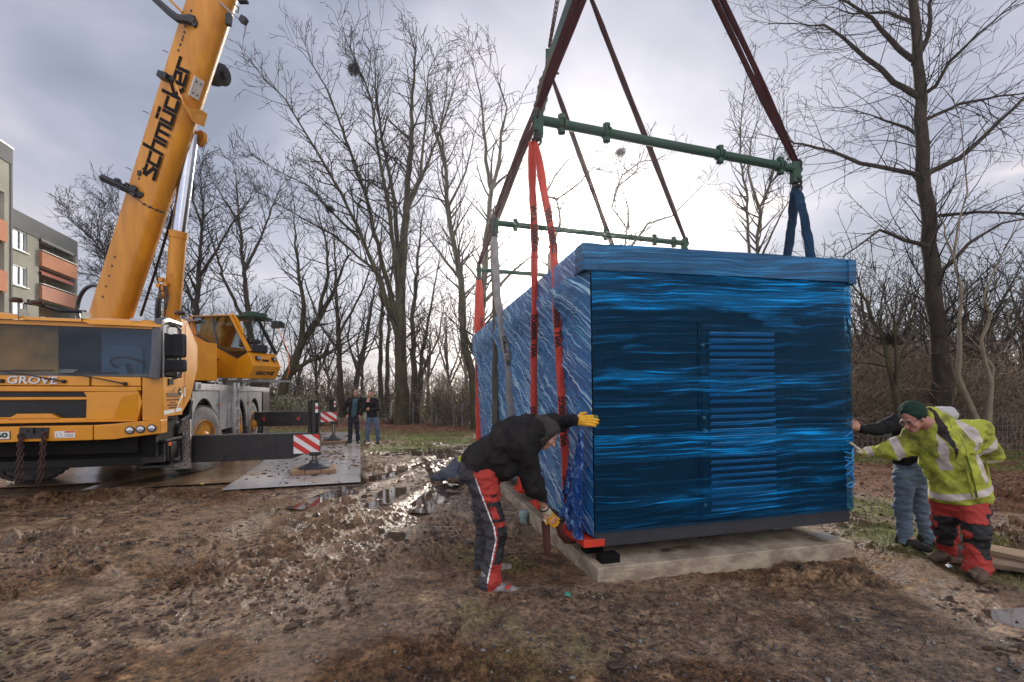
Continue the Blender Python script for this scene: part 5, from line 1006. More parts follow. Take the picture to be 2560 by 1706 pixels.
hiv = mat('hi-vis yellow cloth', (.42, .47, .050), .8, col2=(.13, .135, .025), vscale=5.5, thr=(.46, .66), bump=.7, bscale=11)
refl = mat('reflective tape', (.60, .53, .48), .5, .1, var=.2)
jean = mat('light blue denim', (.16, .225, .29), .85, col2=(.09, .135, .185), vscale=7, bump=.5, bscale=18); jeand = mat('blue denim', (.05, .085, .15), .85, col2=(.10, .15, .22), vscale=7, bump=.4)
navy = mat('navy trousers', (.012, .016, .035), .8, var=.3); muddy = mat('muddy boot', (.16, .105, .065), .8, col2=(.07, .045, .03), vscale=18, bump=.6); gboot = mat('grey work boot', (.30, .29, .28), .75, col2=(.13, .10, .08), vscale=18, bump=.4); dboot = mat('dark shoe', (.04, .035, .03), .7, var=.4)
yglv = mat('yellow glove', (.80, .42, .02), .7, bump=.3); cglv = mat('cream glove', (.60, .52, .38), .8, var=.25, vscale=20, bump=.3)
def lerp(a, b, t_): return Vector(a)*(1-t_)+Vector(b)*t_
def hand(S, wrist, palm, tip, thumb_dir, palm_n, sc=1.0, curl=.35, r=.0085, k=.006, spread=1.0):
    """palm + five separate fingers; palm_n = direction the palm faces"""
    wrist, palm, tip = map(Vector, (wrist, palm, tip)); d = (palm-wrist).normalized(); n_ = Vector(palm_n); n_ = (n_-d*n_.dot(d)).normalized(); lat = Vector(thumb_dir); lat = (lat-d*lat.dot(d)-n_*lat.dot(n_)).normalized()
    r_ = r*sc; S.cone(wrist, palm-d*.03*sc, .026*sc, .028*sc, .012, n=n_, q=1.35)
    for j, (o, ln) in enumerate(((.030, .070), (.010, .080), (-.010, .075), (-.029, .058))):
        k0 = palm+lat*(o*sc)+d*.010*sc; S.cone(wrist+lat*(o*.5*sc), k0, .017*sc, .0135*sc, .010, n=n_, q=1.1)
        c1, c2, c3 = curl*.5, curl*1.3, curl*2.0; p = k0; dirv = (d+lat*(o*3*spread)).normalized()
        for cc_, fr in ((c1, .45), (c2, .32), (c3, .23)):
            dv = dirv*math.cos(cc_)+n_*math.sin(cc_); q_ = p+dv*(ln*fr*sc); S.cone(p, q_, r_*1.08, r_*.95, k); p = q_
    t0 = wrist+d*.025*sc+lat*.024*sc; t1 = t0+(lat*.75+d*.6+n_*.25).normalized()*.038*sc; t2 = t1+(lat*.25+d*.9+n_*.4).normalized()*.032*sc
    S.cone(t0, t1, .014*sc, .0115*sc, .010); S.cone(t1, t2, .0112*sc, .0095*sc, k)
def head(S, c, face, up, sc=1.0):
    """c = centre of skull, face = facing direction"""
    c = Vector(c); f_ = Vector(face).normalized(); u = Vector(up); u = (u-f_*u.dot(f_)).normalized(); s_ = f_.cross(u); R = np.array([list(s_), list(f_), list(u)]).T
    E_ = lambda x, y, z: c+(s_*x+f_*y+u*z)*sc
    S.ell(E_(0, -.012, .028), np.array((.076, .096, .092))*sc, R, .02); S.ell(E_(0, .030, -.045), np.array((.056, .062, .072))*sc, R, .025)
    S.ell(E_(0, .062, -.098), np.array((.026, .022, .020))*sc, R, .02)                                     # chin
    S.cone(E_(0, .088, .008), E_(0, .112, -.030), .010*sc, .015*sc, .012); S.ell(E_(0, .106, -.034), np.array((.018, .012, .010))*sc, R, .008)   # nose
    for x in (-1, 1):
        S.ell(E_(x*.078, -.005, -.012), np.array((.010, .020, .032))*sc, R, .006); S.ell(E_(x*.031, .094, .006), np.array((.017, .012, .011))*sc, R, .008, 'd')
        S.ell(E_(x*.032, .084, .004), np.array((.012, .011, .011))*sc, R, .003); S.cone(E_(x*.014, .092, .026), E_(x*.048, .082, .026), .008*sc, .006*sc, .008); S.ell(E_(x*.040, .066, -.030), np.array((.022, .02, .02))*sc, R, .02)
    S.cone(E_(-.022, .088, -.064), E_(.022, .088, -.064), .0075*sc, .0075*sc, .006); S.cone(E_(-.022, .090, -.070), E_(.022, .090, -.070), .003, .003, .003, op='d'); S.cone(E_(-.018, .086, -.078), E_(.018, .086, -.078), .008*sc, .008*sc, .006)
    return E_, R
def bounds(pts, pad): A_ = np.array([list(p) for p in pts]); return A_.min(0)-pad, A_.max(0)+pad
def eyes_brows(E_, par, sc=1.0, hair=hairb, beard=None):
    for x in (-1, 1):
        b = MB(); b.lathe(E_(x*.032, .090, .005), tuple(E_(0, 1, 0)-E_(0, 0, 0)), [(0, .0085*sc), (.004*sc, .006*sc), (.006*sc, 0)], 10); b.build('eye', mat('eye', (.05, .035, .03), .2), par, True, smooth=True)
        b = MB(); b.tube([E_(x*.014, .099, .022), E_(x*.032, .098, .028), E_(x*.050, .086, .022)], [.003*sc, .0042*sc, .002], 5); b.build('eyebrow', hair, par, True)

def person(label, J, H, parts, rb, seat=None):
    pass
def shoe(S, heel, toe, up=(0, 0, 1), sc=1.0):
    heel, toe, up = Vector(heel), Vector(toe), Vector(up); d = (toe-heel).normalized(); s_ = d.cross(up).normalized()
    S.cone(heel+up*.045*sc, heel.lerp(toe, .45)+up*.042*sc, .045*sc, .046*sc, .02, n=up, q=.9); S.cone(heel.lerp(toe, .4)+up*.040*sc, toe-d*.035+up*.034*sc, .050*sc, .040*sc, .025, n=up, q=1.15); S.cone(heel+up*.05*sc+d*.02, heel+up*.17*sc+d*.02, .050*sc, .054*sc, .02)
# ---- the bending man -------------------------------------------------------------------------------------------
pA = thing('person', P(1235, 1480, 3.9), 'man bending over at the container corner in black hooded top and yellow gloves', 'person')
hipN, hipF = P(1214, 1196, 3.80), P(1206, 1192, 4.03); knN, knF = P(1242, 1342, 3.78), P(1214, 1335, 4.12); anN, anF = P(1222, 1452, 3.76), P(1206, 1405, 4.20)
pel = (hipN+hipF)/2+Vector((-.015, 0, .07)); chest = P(1290, 1102, 3.92); neckb = P(1336, 1082, 3.94); hd_ = P(1366, 1086, 3.97)
shN, shF = P(1302, 1112, 3.72), P(1320, 1070, 4.14); elN, wrN = P(1334, 1216, 3.84), P(1363, 1274, 4.02); elF, wrF = P(1385, 1058, 4.16), P(1438, 1052, 4.07)
h = .0068; lo, hi = bounds([hipN, hipF, anN, anF, pel, shN, shF, elN, wrN, wrF, P(1485, 1050, 3.9), P(1385, 1310, 4.1), P(1160, 1170, 3.9), P(1300, 1485, 3.8)], .20); lo[2] = -.02
S = SDF(lo, hi, h)      # one continuous body under the clothes
S.cone(pel, chest, .13, .15, .05, n=(0, 1, 0), q=.85); S.cone(chest, neckb, .13, .06, .05); S.cone(neckb, hd_, .052, .055, .03)
for a, b_, c_ in ((hipN, knN, anN), (hipF, knF, anF)): S.cone(a, b_, .08, .055, .04); S.cone(b_, c_, .052, .036, .03); S.cone(c_, c_+Vector((.09, 0, -.05)), .035, .03, .02)
for a, b_, c_ in ((shN, elN, wrN), (shF, elF, wrF)): S.cone(a, b_, .05, .04, .04); S.cone(b_, c_, .038, .027, .03); S.cone(chest, a, .08, .05, .05)
faceA = Vector((.72, -.10, -.66)); E_, R_ = head(S, hd_, faceA, Vector((.66, 0, .72)), 1.0)
hN1 = P(1376, 1294, 4.09); hand(S, wrN, lerp(wrN, hN1, .9), hN1, (0, -1, .3), (.6, 0, -.6), .92, 1.0); hF1 = P(1474, 1052, 3.995); hand(S, wrF, lerp(wrF, hF1, .8), hF1, (0, 0, 1), (.2, .9, -.2), .92, .5)
sobj('body', S, skin, pA); eyes_brows(E_, pA)
S = SDF(lo, hi, h); C_ = S.cone                             # trousers
C_(pel+Vector((-.03, 0, -.01)), hipN.lerp(hipF, .5), .165, .15, .05, n=(0, 1, 0), q=.90)
C_(hipN+Vector((-.02, 0, .03)), knN, .118, .080, .04); C_(knN, lerp(knN, anN, .75), .080, .072, .03); C_(lerp(knN, anN, .7), anN+Vector((.01, 0, -.02)), .078, .084, .02)
C_(hipF+Vector((-.02, 0, .03)), knF, .12, .085, .04); C_(knF, anF+Vector((0, 0, .0)), .085, .078, .03)
S.wrinkle(.022, 11, 5, (1, 1, 1.6)); S.wrinkle(.008, 30, 15)
def trA(c):
    z = c[:, 2]; near = c[:, 1] < 3.95; kz = knN.z; legx = np.interp(z, [anN.z, knN.z, hipN.z], [anN.x, knN.x, hipN.x]); dx = c[:, 0]-legx
    m_ = np.ones(len(c), int)                               # 0 red 1 grey 2 black 3 white
    split = np.interp(z, [anN.z, kz-.1, kz+.1, kz+.2, hipN.z, hipN.z+.15], [-.01, -.005, .0, -.02, -.07, -.13])
    red = dx > split; m_[red] = 0
    knee = red & (z > kz-.20) & (z < kz+.10) & (dx > split+.018); m_[knee] = 2
    pocket = red & (z > kz+.14) & (z < kz+.30) & (dx > split+.01); m_[pocket] = 2
    inner = pocket & (z < kz+.265) & (z > kz+.165) & (dx < split+.075) & (dx > split+.02); m_[inner] = 0
    m_[(np.abs(dx-split) < .0055) & (z < hipN.z+.02) & (z > .12)] = 3
    m_[red & (z > kz+.345) & (z < kz+.362) & (dx > split+.07) & (dx < split+.12)] = 2
    m_[(~near) & (m_ == 3)] = 1; m_[(~near)] = np.where(m_[~near] == 0, 1, m_[~near]); return m_
sobj('trousers', S, [redp, greyp, blkp, WHT], pA, trA)
S = SDF(lo, hi, h); C_ = S.cone                             # hooded top
C_(pel+Vector((.0, 0, .055)), chest, .185, .205, .06, n=(0, 1, 0), q=.80); C_(chest, P(1325, 1078, 3.94), .195, .13, .06, n=(0, 1, 0), q=.75); S.ell(P(1258, 1166, 3.9), (.17, .19, .13), None, .06)
C_(shN, elN, .105, .085, .06); C_(elN, lerp(elN, wrN, .62), .083, .062, .03); C_(lerp(elN, wrN, .6), lerp(elN, wrN, .80), .06, .046, .02)
C_(shF, elF, .10, .072, .06); C_(elF, lerp(elF, wrF, .90), .070, .052, .03); C_(chest, shN, .15, .10, .06); C_(chest, shF, .14, .10, .06)
S.cone(neckb, hd_+Vector((-.10, 0, .0)), .12, .085, .05)
S.cut(hd_+faceA.normalized()*.032+Vector((0, 0, 0)), faceA) if False else None
hood_s = SDF(*bounds([hd_, neckb], .24), .006)
hood_s.ell(hd_+Vector((-.030, .0, .036)), (.140, .128, .132), None, .02); hood_s.cone(hd_+Vector((-.07, 0, .0)), neckb+Vector((-.05, 0, .05)), .125, .10, .03)
hood_s.ell(hd_+faceA.normalized()*.115, (.092, .092, .094), None, .012, 'd'); hood_s.wrinkle(.016, 12, 21); sobj('hood', hood_s, mat('lighter black hood cloth', (.055, .052, .048), .9, spec=.2, bump=.3, bscale=20), pA)  # hood cloth set lighter than the hooded top
# hood opening
S.ell(hd_+faceA.normalized()*.115, (.092, .090, .092), None, .015, 'd')
S.wrinkle(.026, 7, 9, (1.2, 1, 1)); S.wrinkle(.012, 17, 19, (1.5, 1, .8))
S.cut(hipN.lerp(hipF, .5)+Vector((.02, 0, .045)), Vector((-.52, 0, -1)))
sobj('hooded_top', S, blackc, pA)
S = SDF(*bounds([anN, anF, anN+Vector((.25, 0, -.1)), anF+Vector((.25, 0, -.1))], .13), .006); f1 = Vector((anN.x-.03, anN.y, .004)); shoe(S, f1, f1+Vector((.27, -.03, 0))); S.wrinkle(.006, 25, 3); 
sobj('boot', S, gboot, pA)
S = SDF(*bounds([anN, anF, anN+Vector((.25, 0, -.1)), anF+Vector((.25, 0, -.1))], .13), .006); f2 = Vector((anF.x-.0, anF.y, .004)); shoe(S, f2, f2+Vector((.27, .02, 0))); S.wrinkle(.006, 25, 3); sobj('boot', S, gboot, pA)
S = SDF(*bounds([wrF, hF1], .12), .0042); hand(S, lerp(wrF, hF1, -.05), lerp(wrF, hF1, .80), hF1, (0, 0, 1), (.2, .9, -.2), 1.22, .55, r=.0105); S.cone(lerp(elF, wrF, .86), wrF, .040, .036, .01)
wf = np.array(wrF); hfv = np.array(hF1-wrF); hfv /= np.linalg.norm(hfv); sobj('glove', S, [yglv, cglv], pA, lambda c: np.where((c-wf)@hfv < .035, 1, 0))
S = SDF(*bounds([wrN, hN1], .12), .0042); hand(S, lerp(wrN, hN1, .12), lerp(wrN, hN1, 1.0), hN1, (0, -1, .3), (.6, 0, -.6), 1.2, 1.0, r=.0105); S.cone(lerp(wrN, hN1, -.12), lerp(wrN, hN1, .3), .038, .040, .01)
wn_ = np.array(wrN); hnv = np.array(hN1-wrN); hnv /= np.linalg.norm(hnv); sobj('glove', S, [yglv, cglv], pA, lambda c: np.where((c-wn_)@hnv < .085, 1, 0))
b = MB(); wd = (wrN-elN).normalized(); b.torus(lerp(elN, wrN, .93), wd, .036, .009, 18, 6); b.build('wristwatch', BLK, pA, True, smooth=True)
S = SDF(*bounds([hd_], .16), .0055); S.ell(hd_+Vector((.010, 0, .045)), (.088, .081, .085), None, .01); S.cut(hd_+Vector((.06, 0, .045)), Vector((.9, -.0, -.75))); S.wrinkle(.004, 60, 3); sobj('hair', S, hairb, pA)
# ---- the man in the hi-vis jacket --------------------------------------------------------------------------------
pB = thing('person', P(2395, 1415, 4.3), 'man in green knit cap and dirty yellow hi-vis jacket leaning on the container', 'person')
hL, hR = P(2365, 1255, 4.42), P(2434, 1250, 4.25); kL, kR = P(2364, 1325, 4.46), P(2441, 1328, 4.14); aL, aR = P(2382, 1390, 4.50), P(2444, 1412, 4.12)
pl = (hL+hR)/2+Vector((0, 0, .08)); ch = P(2362, 1105, 4.32); nk = P(2318, 1058, 4.30); hB = P(2281, 1046, 4.28)
sR, eR, wR = P(2425, 1085, 4.22), P(2470, 1130, 4.34), P(2430, 1165, 4.62); sL, eL, wL = P(2300, 1098, 4.42), P(2222, 1128, 4.56), P(2156, 1135, 4.66); hLh = P(2128, 1108, 4.66)
lo, hi = bounds([hL, hR, aL, aR, ch, sR, eR, wR, sL, wL, hLh, hB, P(2320, 1400, 4.5), P(2480, 1100, 4.3)], .22); lo[2] = -.02
S = SDF(lo, hi, .008)
S.cone(pl, ch, .15, .16, .05); S.cone(ch, nk, .13, .07, .05); S.cone(nk, hB, .06, .06, .03)
for a, b_, c_ in ((hL, kL, aL), (hR, kR, aR)): S.cone(a, b_, .085, .06, .04); S.cone(b_, c_, .055, .04, .03); S.cone(c_, c_+Vector((-.08, -.03, -.05)), .035, .03, .02)
for a, b_, c_ in ((sL, eL, wL), (sR, eR, wR)): S.cone(ch, a, .08, .05, .05); S.cone(a, b_, .05, .042, .04); S.cone(b_, c_, .04, .028, .03)
faceB = Vector((-.84, -.26, -.52)); E_, R_ = head(S, hB, faceB, Vector((-.30, -.05, .92)), 1.02)
hand(S, wL, lerp(wL, hLh, .6), hLh, (.2, -.9, .2), (-.95, .2, 0), 1.05, .1)
hand(S, wR, wR+Vector((-.07, .02, .0)), wR, (0, 0, 1), (0, 1, 0), 1.0, .4)
sobj('body', S, skin2, pB); eyes_brows(E_, pB)
S = SDF(lo, hi, .0075); C_ = S.cone
C_(pl, hL.lerp(hR, .5), .185, .165, .05, n=(0, 1, 0), q=1.0)
for a, b_, c_, sg in ((hL, kL, aL, 1), (hR, kR, aR, 1)): C_(a, b_, .125, .095, .05); C_(b_, lerp(b_, c_, .8), .092, .084, .04); C_(lerp(b_, c_, .8), c_+Vector((0, 0, -.02)), .09, .098, .02)
S.wrinkle(.026, 9, 25, (1, 1, 1.8)); S.wrinkle(.010, 26, 35)
def trB(c):
    m_ = np.zeros(len(c), int); right = c[:, 0] > (hL.x+hR.x)/2+.0
    for sel, h0, k0, a0 in ((~right, hL, kL, aL), (right, hR, kR, aR)):
        lx = np.interp(c[:, 2], [a0.z, k0.z, h0.z], [a0.x, k0.x, h0.x]); ly = np.interp(c[:, 2], [a0.z, k0.z, h0.z], [a0.y, k0.y, h0.y]); dx = c[:, 0]-lx; dy = c[:, 1]-ly
        kn = sel & (np.abs(c[:, 2]-k0.z-.01) < .155) & (dy < .03) & (np.abs(dx+(.03 if h0 is hL else .0)) < .082); m_[kn] = 1; m_[sel & (dx > .095)] = 2
    pk = right & (c[:, 2] > kR.z+.15) & (c[:, 0]-hR.x > .02); m_[pk] = 1; m_[pk & (np.abs(c[:, 2]-kR.z-.24) < .05) & (np.abs(c[:, 0]-hR.x-.065) < .016)] = 0
    return m_
sobj('trousers', S, [redp, blkp, greyp, WHT], pB, trB)
S = SDF(lo, hi, .0075); C_ = S.cone
hem = pl+Vector((0, 0, .02)); C_(hem, ch, .230, .208, .07, n=(0, 1, 0), q=1.08); C_(ch, P(2338, 1066, 4.32), .20, .13, .07); C_(P(2345, 1062, 4.30), P(2330, 1050, 4.31), .12, .105, .04)
C_(ch, sR, .17, .12, .06); C_(ch, sL, .15, .12, .06); C_(sR, eR, .125, .105, .06); C_(eR, lerp(eR, wR, .8), .10, .075, .04); C_(sL, eL, .115, .088, .05); C_(eL, lerp(eL, wL, .94), .085, .060, .03)
S.wrinkle(.035, 6, 45, (1.3, 1, 1)); S.wrinkle(.016, 15, 55)
S.cone(hB, hB+faceB.normalized()*.08+Vector((0, 0, -.05)), .10, .09, .02, op='d')
axB = (ch-pl).normalized(); S.cut(pl+Vector((0, 0, -.075)), Vector((.10, 0, -1)))
def jkB(c):
    m_ = np.zeros(len(c), int); t_ = (c-np.array(pl))@np.array(axB); sd_ = np.cross(np.array(axB), np.array((0., 1, 0))); x = (c-np.array(pl))@sd_
    if sd_[0] < 0: x = -x
    front = c[:, 1] < 4.36; arml = c[:, 0] < P(2285, 0, 4.45).x; armr = (c[:, 0] > P(2432, 0, 4.25).x+.0) & (t_ > .20)
    body_ = ~arml & ~armr
    m_[body_ & (np.abs(t_-.045-.02*x) < .028)] = 1; m_[body_ & front & (t_ > .12) & (np.abs(x-.075-.03*t_) < .033)] = 1; m_[body_ & front & (t_ > .30) & (np.abs(x+.165) < .026)] = 1
    m_[body_ & front & (np.abs(x+.062-.06*(t_)) < .004)] = 2; m_[body_ & front & (t_ > .40) & (np.abs(x+.105) < .002+.12*(t_-.40))] = 3
    s_ = (c-np.array(sL))@np.array((wL-sL).normalized()); m_[arml & ((np.abs(s_-.20) < .035) | (np.abs(s_-.42) < .03))] = 1
    s_ = (c-np.array(sR))@np.array((eR-sR).normalized()); m_[armr & ((np.abs(s_-.17) < .030))] = 1; m_[armr & (c[:, 2] < eR.z-.07)] = 1; return m_
sobj('jacket', S, [hiv, refl, mat('zip line', (.16, .20, .02), .8), mat('dark undershirt', (.02, .014, .014), .8)], pB, jkB)
def jl(t_, x, o_=.012):      # a point on the front of the jacket
    c0 = np.array(pl)+np.array(axB)*t_; sd0 = np.cross(np.array(axB), np.array((0., 1, 0))); sd0 = sd0 if sd0[0] > 0 else -sd0; q = c0+sd0*x; R0 = .225+.01; yy = -math.sqrt(max(R0*R0-x*x, .001))/1.08; return Vector((q[0], q[1]+yy-o_, q[2]))
for nm_, pts_, r0_, mm_ in (('zip', [jl(.02, -.055), jl(.15, -.05), jl(.30, -.045), jl(.42, -.05)], .009, MATS['zip line']), ('pocket_flap', [jl(.42, .0), jl(.41, .05), jl(.42, .10)], .014, hiv), ('pocket_flap', [jl(.14, .12), jl(.22, .15), jl(.30, .16)], .011, hiv), ('placket', [jl(.03, -.085), jl(.15, -.08), jl(.30, -.078)], .014, hiv)):
    b = MB(); b.tube(pts_, r0_, 6, flat=.6); b.build(nm_, mm_, pB, True, smooth=True)
S = SDF(*bounds([hB, nk, P(2350, 1020, 4.3)], .17), .0065); S.ell(P(2352, 1032, 4.38), (.135, .10, .055), None, .03); S.ell(P(2368, 1042, 4.40), (.085, .09, .075), None, .03); S.wrinkle(.02, 14, 4); sobj('hood', S, mat('pale grey hood', (.50, .50, .49), .85, bump=.4), pB)
u_ = Vector((-.22, -.0, .95)).normalized(); fB = faceB.normalized()
S = SDF(*bounds([hB], .19), .0055); S.ell(hB+u_*.050+fB*-.018, (.104, .104, .112), None, .02); S.cut(hB+u_*.018+fB*.06, -(u_*1.0-fB*.42)); S.wrinkle(.007, 26, 6)
sobj('knit_cap', S, mat('dark green knit', (.010, .042, .024), .95, bump=.8, bscale=110), pB)
S = SDF(*bounds([hB], .17), .0055); S.ell(hB+u_*-.07+fB*.045, (.052, .058, .05), None, .02); S.wrinkle(.003, 60, 6)
bo_ = [E_(x, .084, .004) for x in (-.05, 0, .05)]; b = MB(); b.torus(E_(-.033, .104, .002), fB, .021, .002, 14, 5); b.torus(E_(.033, .104, .002), fB, .021, .002, 14, 5); b.tube([E_(-.054, .1, .004), E_(-.08, .0, .006)], .002, 4); b.tube([E_(.054, .1, .004), E_(.08, .0, .006)], .002, 4); b.build('glasses', BLK, pB, True, smooth=True)
for an, tv, mm in ((aL, Vector((-.27, -.04, 0)), muddy), (aR, Vector((-.17, -.20, 0)), muddy)):
    S = SDF(*bounds([an, an+tv], .15), .0065); f1 = Vector((an.x-tv.x*.22, an.y-tv.y*.22, .004)); shoe(S, f1, f1+tv*1.15, sc=1.2); S.wrinkle(.01, 22, 3); sobj('boot', S, mm, pB)
S = SDF(*bounds([wL, hLh], .14), .0045); hand(S, wL, lerp(wL, hLh, .6), hLh, (.2, -.9, .2), (-.95, .2, 0), 1.18, .12, r=.0102); S.cone(lerp(eL, wL, .92), wL, .034, .034, .01); sobj('glove', S, cglv, pB)
# ---- the man in jeans behind him ------------------------------------------------------------------------------
pC = thing('person', P(2295, 1355, 4.95), 'man in black jacket and pale jeans pushing the container, behind the hi-vis man', 'person')
hL, hR = P(2262, 1190, 4.98), P(2296, 1190, 5.02); kL, kR = P(2256, 1265, 4.93), P(2302, 1268, 5.03); aL, aR = P(2264, 1338, 4.93), P(2322, 1338, 5.03)
pl = P(2280, 1165, 5.0); ch = P(2275, 1078, 5.0); nk = P(2278, 1058, 4.99); hC = P(2288, 1036, 5.0); sL, eL, wL = P(2236, 1062, 4.92), P(2192, 1072, 4.88), P(2150, 1072, 4.84); hc = P(2126, 1060, 4.82); sR, eR, wR = P(2320, 1070, 5.1), P(2340, 1120, 5.2), P(2330, 1160, 5.1)
lo, hi = bounds([hL, hR, aL, aR, ch, sR, eR, wR, sL, wL, hc, hC], .17); lo[2] = -.02
S = SDF(lo, hi, .009); S.cone(pl, ch, .12, .15, .05); S.cone(ch, nk, .12, .06, .05); S.cone(nk, hC, .055, .06, .03)
for a, b_, c_ in ((hL, kL, aL), (hR, kR, aR)): S.cone(a, b_, .08, .055, .04); S.cone(b_, c_, .05, .035, .03); S.cone(c_, c_+Vector((.02, -.09, -.05)), .03, .03, .02)
for a, b_, c_ in ((sL, eL, wL), (sR, eR, wR)): S.cone(ch, a, .08, .05, .05); S.cone(a, b_, .045, .038, .04); S.cone(b_, c_, .036, .026, .03)
E_, R_ = head(S, hC, (-.8, -.5, -.1), (0, 0, 1)); hand(S, wL, lerp(wL, hc, .75), hc, (.1, -.3, 1), (-.3, .9, 0), 1.05, .45); hand(S, wR, wR+Vector((0, .02, -.06)), wR, (1, 0, 0), (0, -1, 0), 1.0, .4)
sobj('body', S, skin, pC); S = SDF(*bounds([hC], .16), .008); S.ell(hC+Vector((.02, .02, .05)), (.088, .095, .08), None, .01); sobj('hair', S, hairb, pC)
S = SDF(lo, hi, .008); C_ = S.cone; C_(pl, hL.lerp(hR, .5), .155, .14, .05)
for a, b_, c_ in ((hL, kL, aL), (hR, kR, aR)): C_(a, b_, .105, .078, .04); C_(b_, c_+Vector((0, 0, -.05)), .076, .068, .03)
S.wrinkle(.016, 12, 65, (1, 1, 2)); sobj('jeans', S, jean, pC)
S = SDF(lo, hi, .008); C_ = S.cone; C_(pl+Vector((0, 0, .06)), ch, .17, .18, .06, n=(0, 1, 0), q=1.1); C_(ch, nk, .17, .10, .05); C_(ch, sL, .14, .09, .05); C_(ch, sR, .14, .10, .05); C_(sL, eL, .085, .066, .04); C_(eL, lerp(eL, wL, .95), .064, .048, .03); C_(sR, eR, .09, .07, .04); C_(eR, wR, .07, .05, .03); S.wrinkle(.022, 9, 75); S.cut(pl+Vector((0, 0, .015)), Vector((0, 0, -1)))
sobj('jacket', S, blackj, pC)
for an, tv in ((aL, Vector((.07, -.26, 0))), (aR, Vector((.20, -.18, 0)))):
    S = SDF(*bounds([an, an+tv], .14), .008); f1 = Vector((an.x-tv.x*.2, an.y-tv.y*.2, .0)); shoe(S, f1, f1+tv*1.1, sc=1.12); sobj('shoe', S, dboot, pC)
# ---- the two men watching -------------------------------------------------------------------------------------
def stander(label, u, z0, d, hz, off, jacket, trs, hair, arms, shirt=None, turn=0.0, legs=.11):
    o = thing('person', P(u, 1110, d), label, 'person'); g0 = Vector(((u-1280)*d/F, d, 0)); Z = lambda x, y, z: g0+Vector((x, y, z))
    hs = [Z(-.09, 0, .90), Z(.09, 0, .90)]; ks = [Z(-legs-.01, -.02, .49), Z(legs+.03, -.02, .49)]; as_ = [Z(-legs-.04, 0, .10), Z(legs+.07, 0, .10)]
    pl = Z(0, 0, .98); ch = Z(off, 0, 1.32); nk = Z(off, 0, 1.50); hd = Z(off+.02, -.02, hz); sh = [Z(off-.19, 0, 1.43), Z(off+.19, 0, 1.43)]
    lo, hi = bounds([g0, hd+Vector((0, 0, .05)), Z(-.35, 0, .5), Z(.38, -.25, .5), Z(0, .15, 1)], .10); h = .012
    S = SDF(lo, hi, h); S.cone(pl, ch, .12, .14, .05, n=(0, 1, 0), q=1.2); S.cone(ch, nk, .12, .06, .05); S.cone(nk, hd, .055, .055, .03)
    for a, b_, c_ in zip(hs, ks, as_): S.cone(a, b_, .075, .05, .04); S.cone(b_, c_, .048, .033, .03)
    for a, (e, w, t_, n_) in zip(sh, arms):
        e, w, t_ = Z(*e), Z(*w), Z(*t_); S.cone(ch, a, .08, .05, .05); S.cone(a, e, .045, .036, .03); S.cone(e, w, .035, .026, .03); hand(S, w, lerp(w, t_, .7), t_, n_, (0, 1, .01), 1.05, .5, r=.010)
    E_, R_ = head(S, hd, (turn, -1, -.08), (.08, 0, 1)); sobj('body', S, skin, o)
    S = SDF(lo, hi, h); S.cone(pl+Vector((0, 0, -.02)), hs[0].lerp(hs[1], .5), .15, .13, .05, n=(0, 1, 0), q=1.25)
    for a, b_, c_ in zip(hs, ks, as_): S.cone(a, b_, .10, .075, .04); S.cone(b_, c_+Vector((0, 0, -.03)), .074, .065, .03)
    S.wrinkle(.02, 11, int(u)); sobj('trousers', S, trs, o)
    S = SDF(lo, hi, h); S.cone(pl+Vector((0, 0, -.03)), ch, .185, .185, .06, n=(0, 1, 0), q=1.35); S.cone(ch, nk, .17, .085, .05, n=(0, 1, 0), q=1.1)
    for a, (e, w, t_, n_) in zip(sh, arms): e, w = Z(*e), Z(*w); S.cone(ch+Vector((0, 0, .06)), a, .12, .085, .05); S.cone(a, e, .085, .068, .04); S.cone(e, lerp(e, w, .92), .066, .052, .03)
    S.wrinkle(.028, 8, int(u)+3); S.cut(Z(0, 0, .88), (0, 0, -1))
    fn = None
    if shirt is not None: fn = lambda c: np.where((c[:, 1] < d-.04) & (np.abs(c[:, 0]-g0.x-off*(c[:, 2]-.9)*2-.035) < .075) & (c[:, 2] < 1.5), 1, 0)
    sobj('jacket', S, [jacket]+([shirt] if shirt else []), o, fn)
    S = SDF(*bounds([hd], .14), .008); S.ell(hd+Vector((0, .018, .050)), (.082, .094, .080), None, .01); S.cut(hd+Vector((0, -.062, .05)), (0, -1, -.35)); sobj('hair', S, hair, o)
    for a, tv in zip(as_, (Vector((-.05, -.25, 0)), Vector((.08, -.24, 0)))):
        S = SDF(*bounds([a, a+tv], .13), .010); f1 = Vector((a.x-tv.x*.2, a.y-tv.y*.2, .01)); shoe(S, f1, f1+tv*1.1, sc=1.1); sobj('shoe', S, dboot, o)
    eyes_brows(E_, o); return o
stander('man with hands in pockets in an open black jacket over a blue-green sweater', 884, 0, 15.1, 1.68, .06, blackj, navy, hairg,
        [((-.30, -.02, 1.16), (-.22, -.08, .96), (-.17, -.08, .87), (0, 0, 1)), ((.33, -.02, 1.16), (.27, -.08, .96), (.22, -.08, .87), (0, 0, 1))], mat('teal sweater', (.045, .11, .14), .85), .25, .09)
stander('man in closed black jacket and blue jeans with one hand held to his chin', 931, 0, 14.9, 1.65, -.07, blackj, jeand, hairb,
        [((-.24, -.14, 1.13), (-.10, -.22, 1.36), (-.075, -.17, 1.50), (1, 0, 0)), ((.20, -.10, 1.14), (-.02, -.22, 1.14), (-.12, -.20, 1.16), (0, 0, 1))], None, -.3, .13)
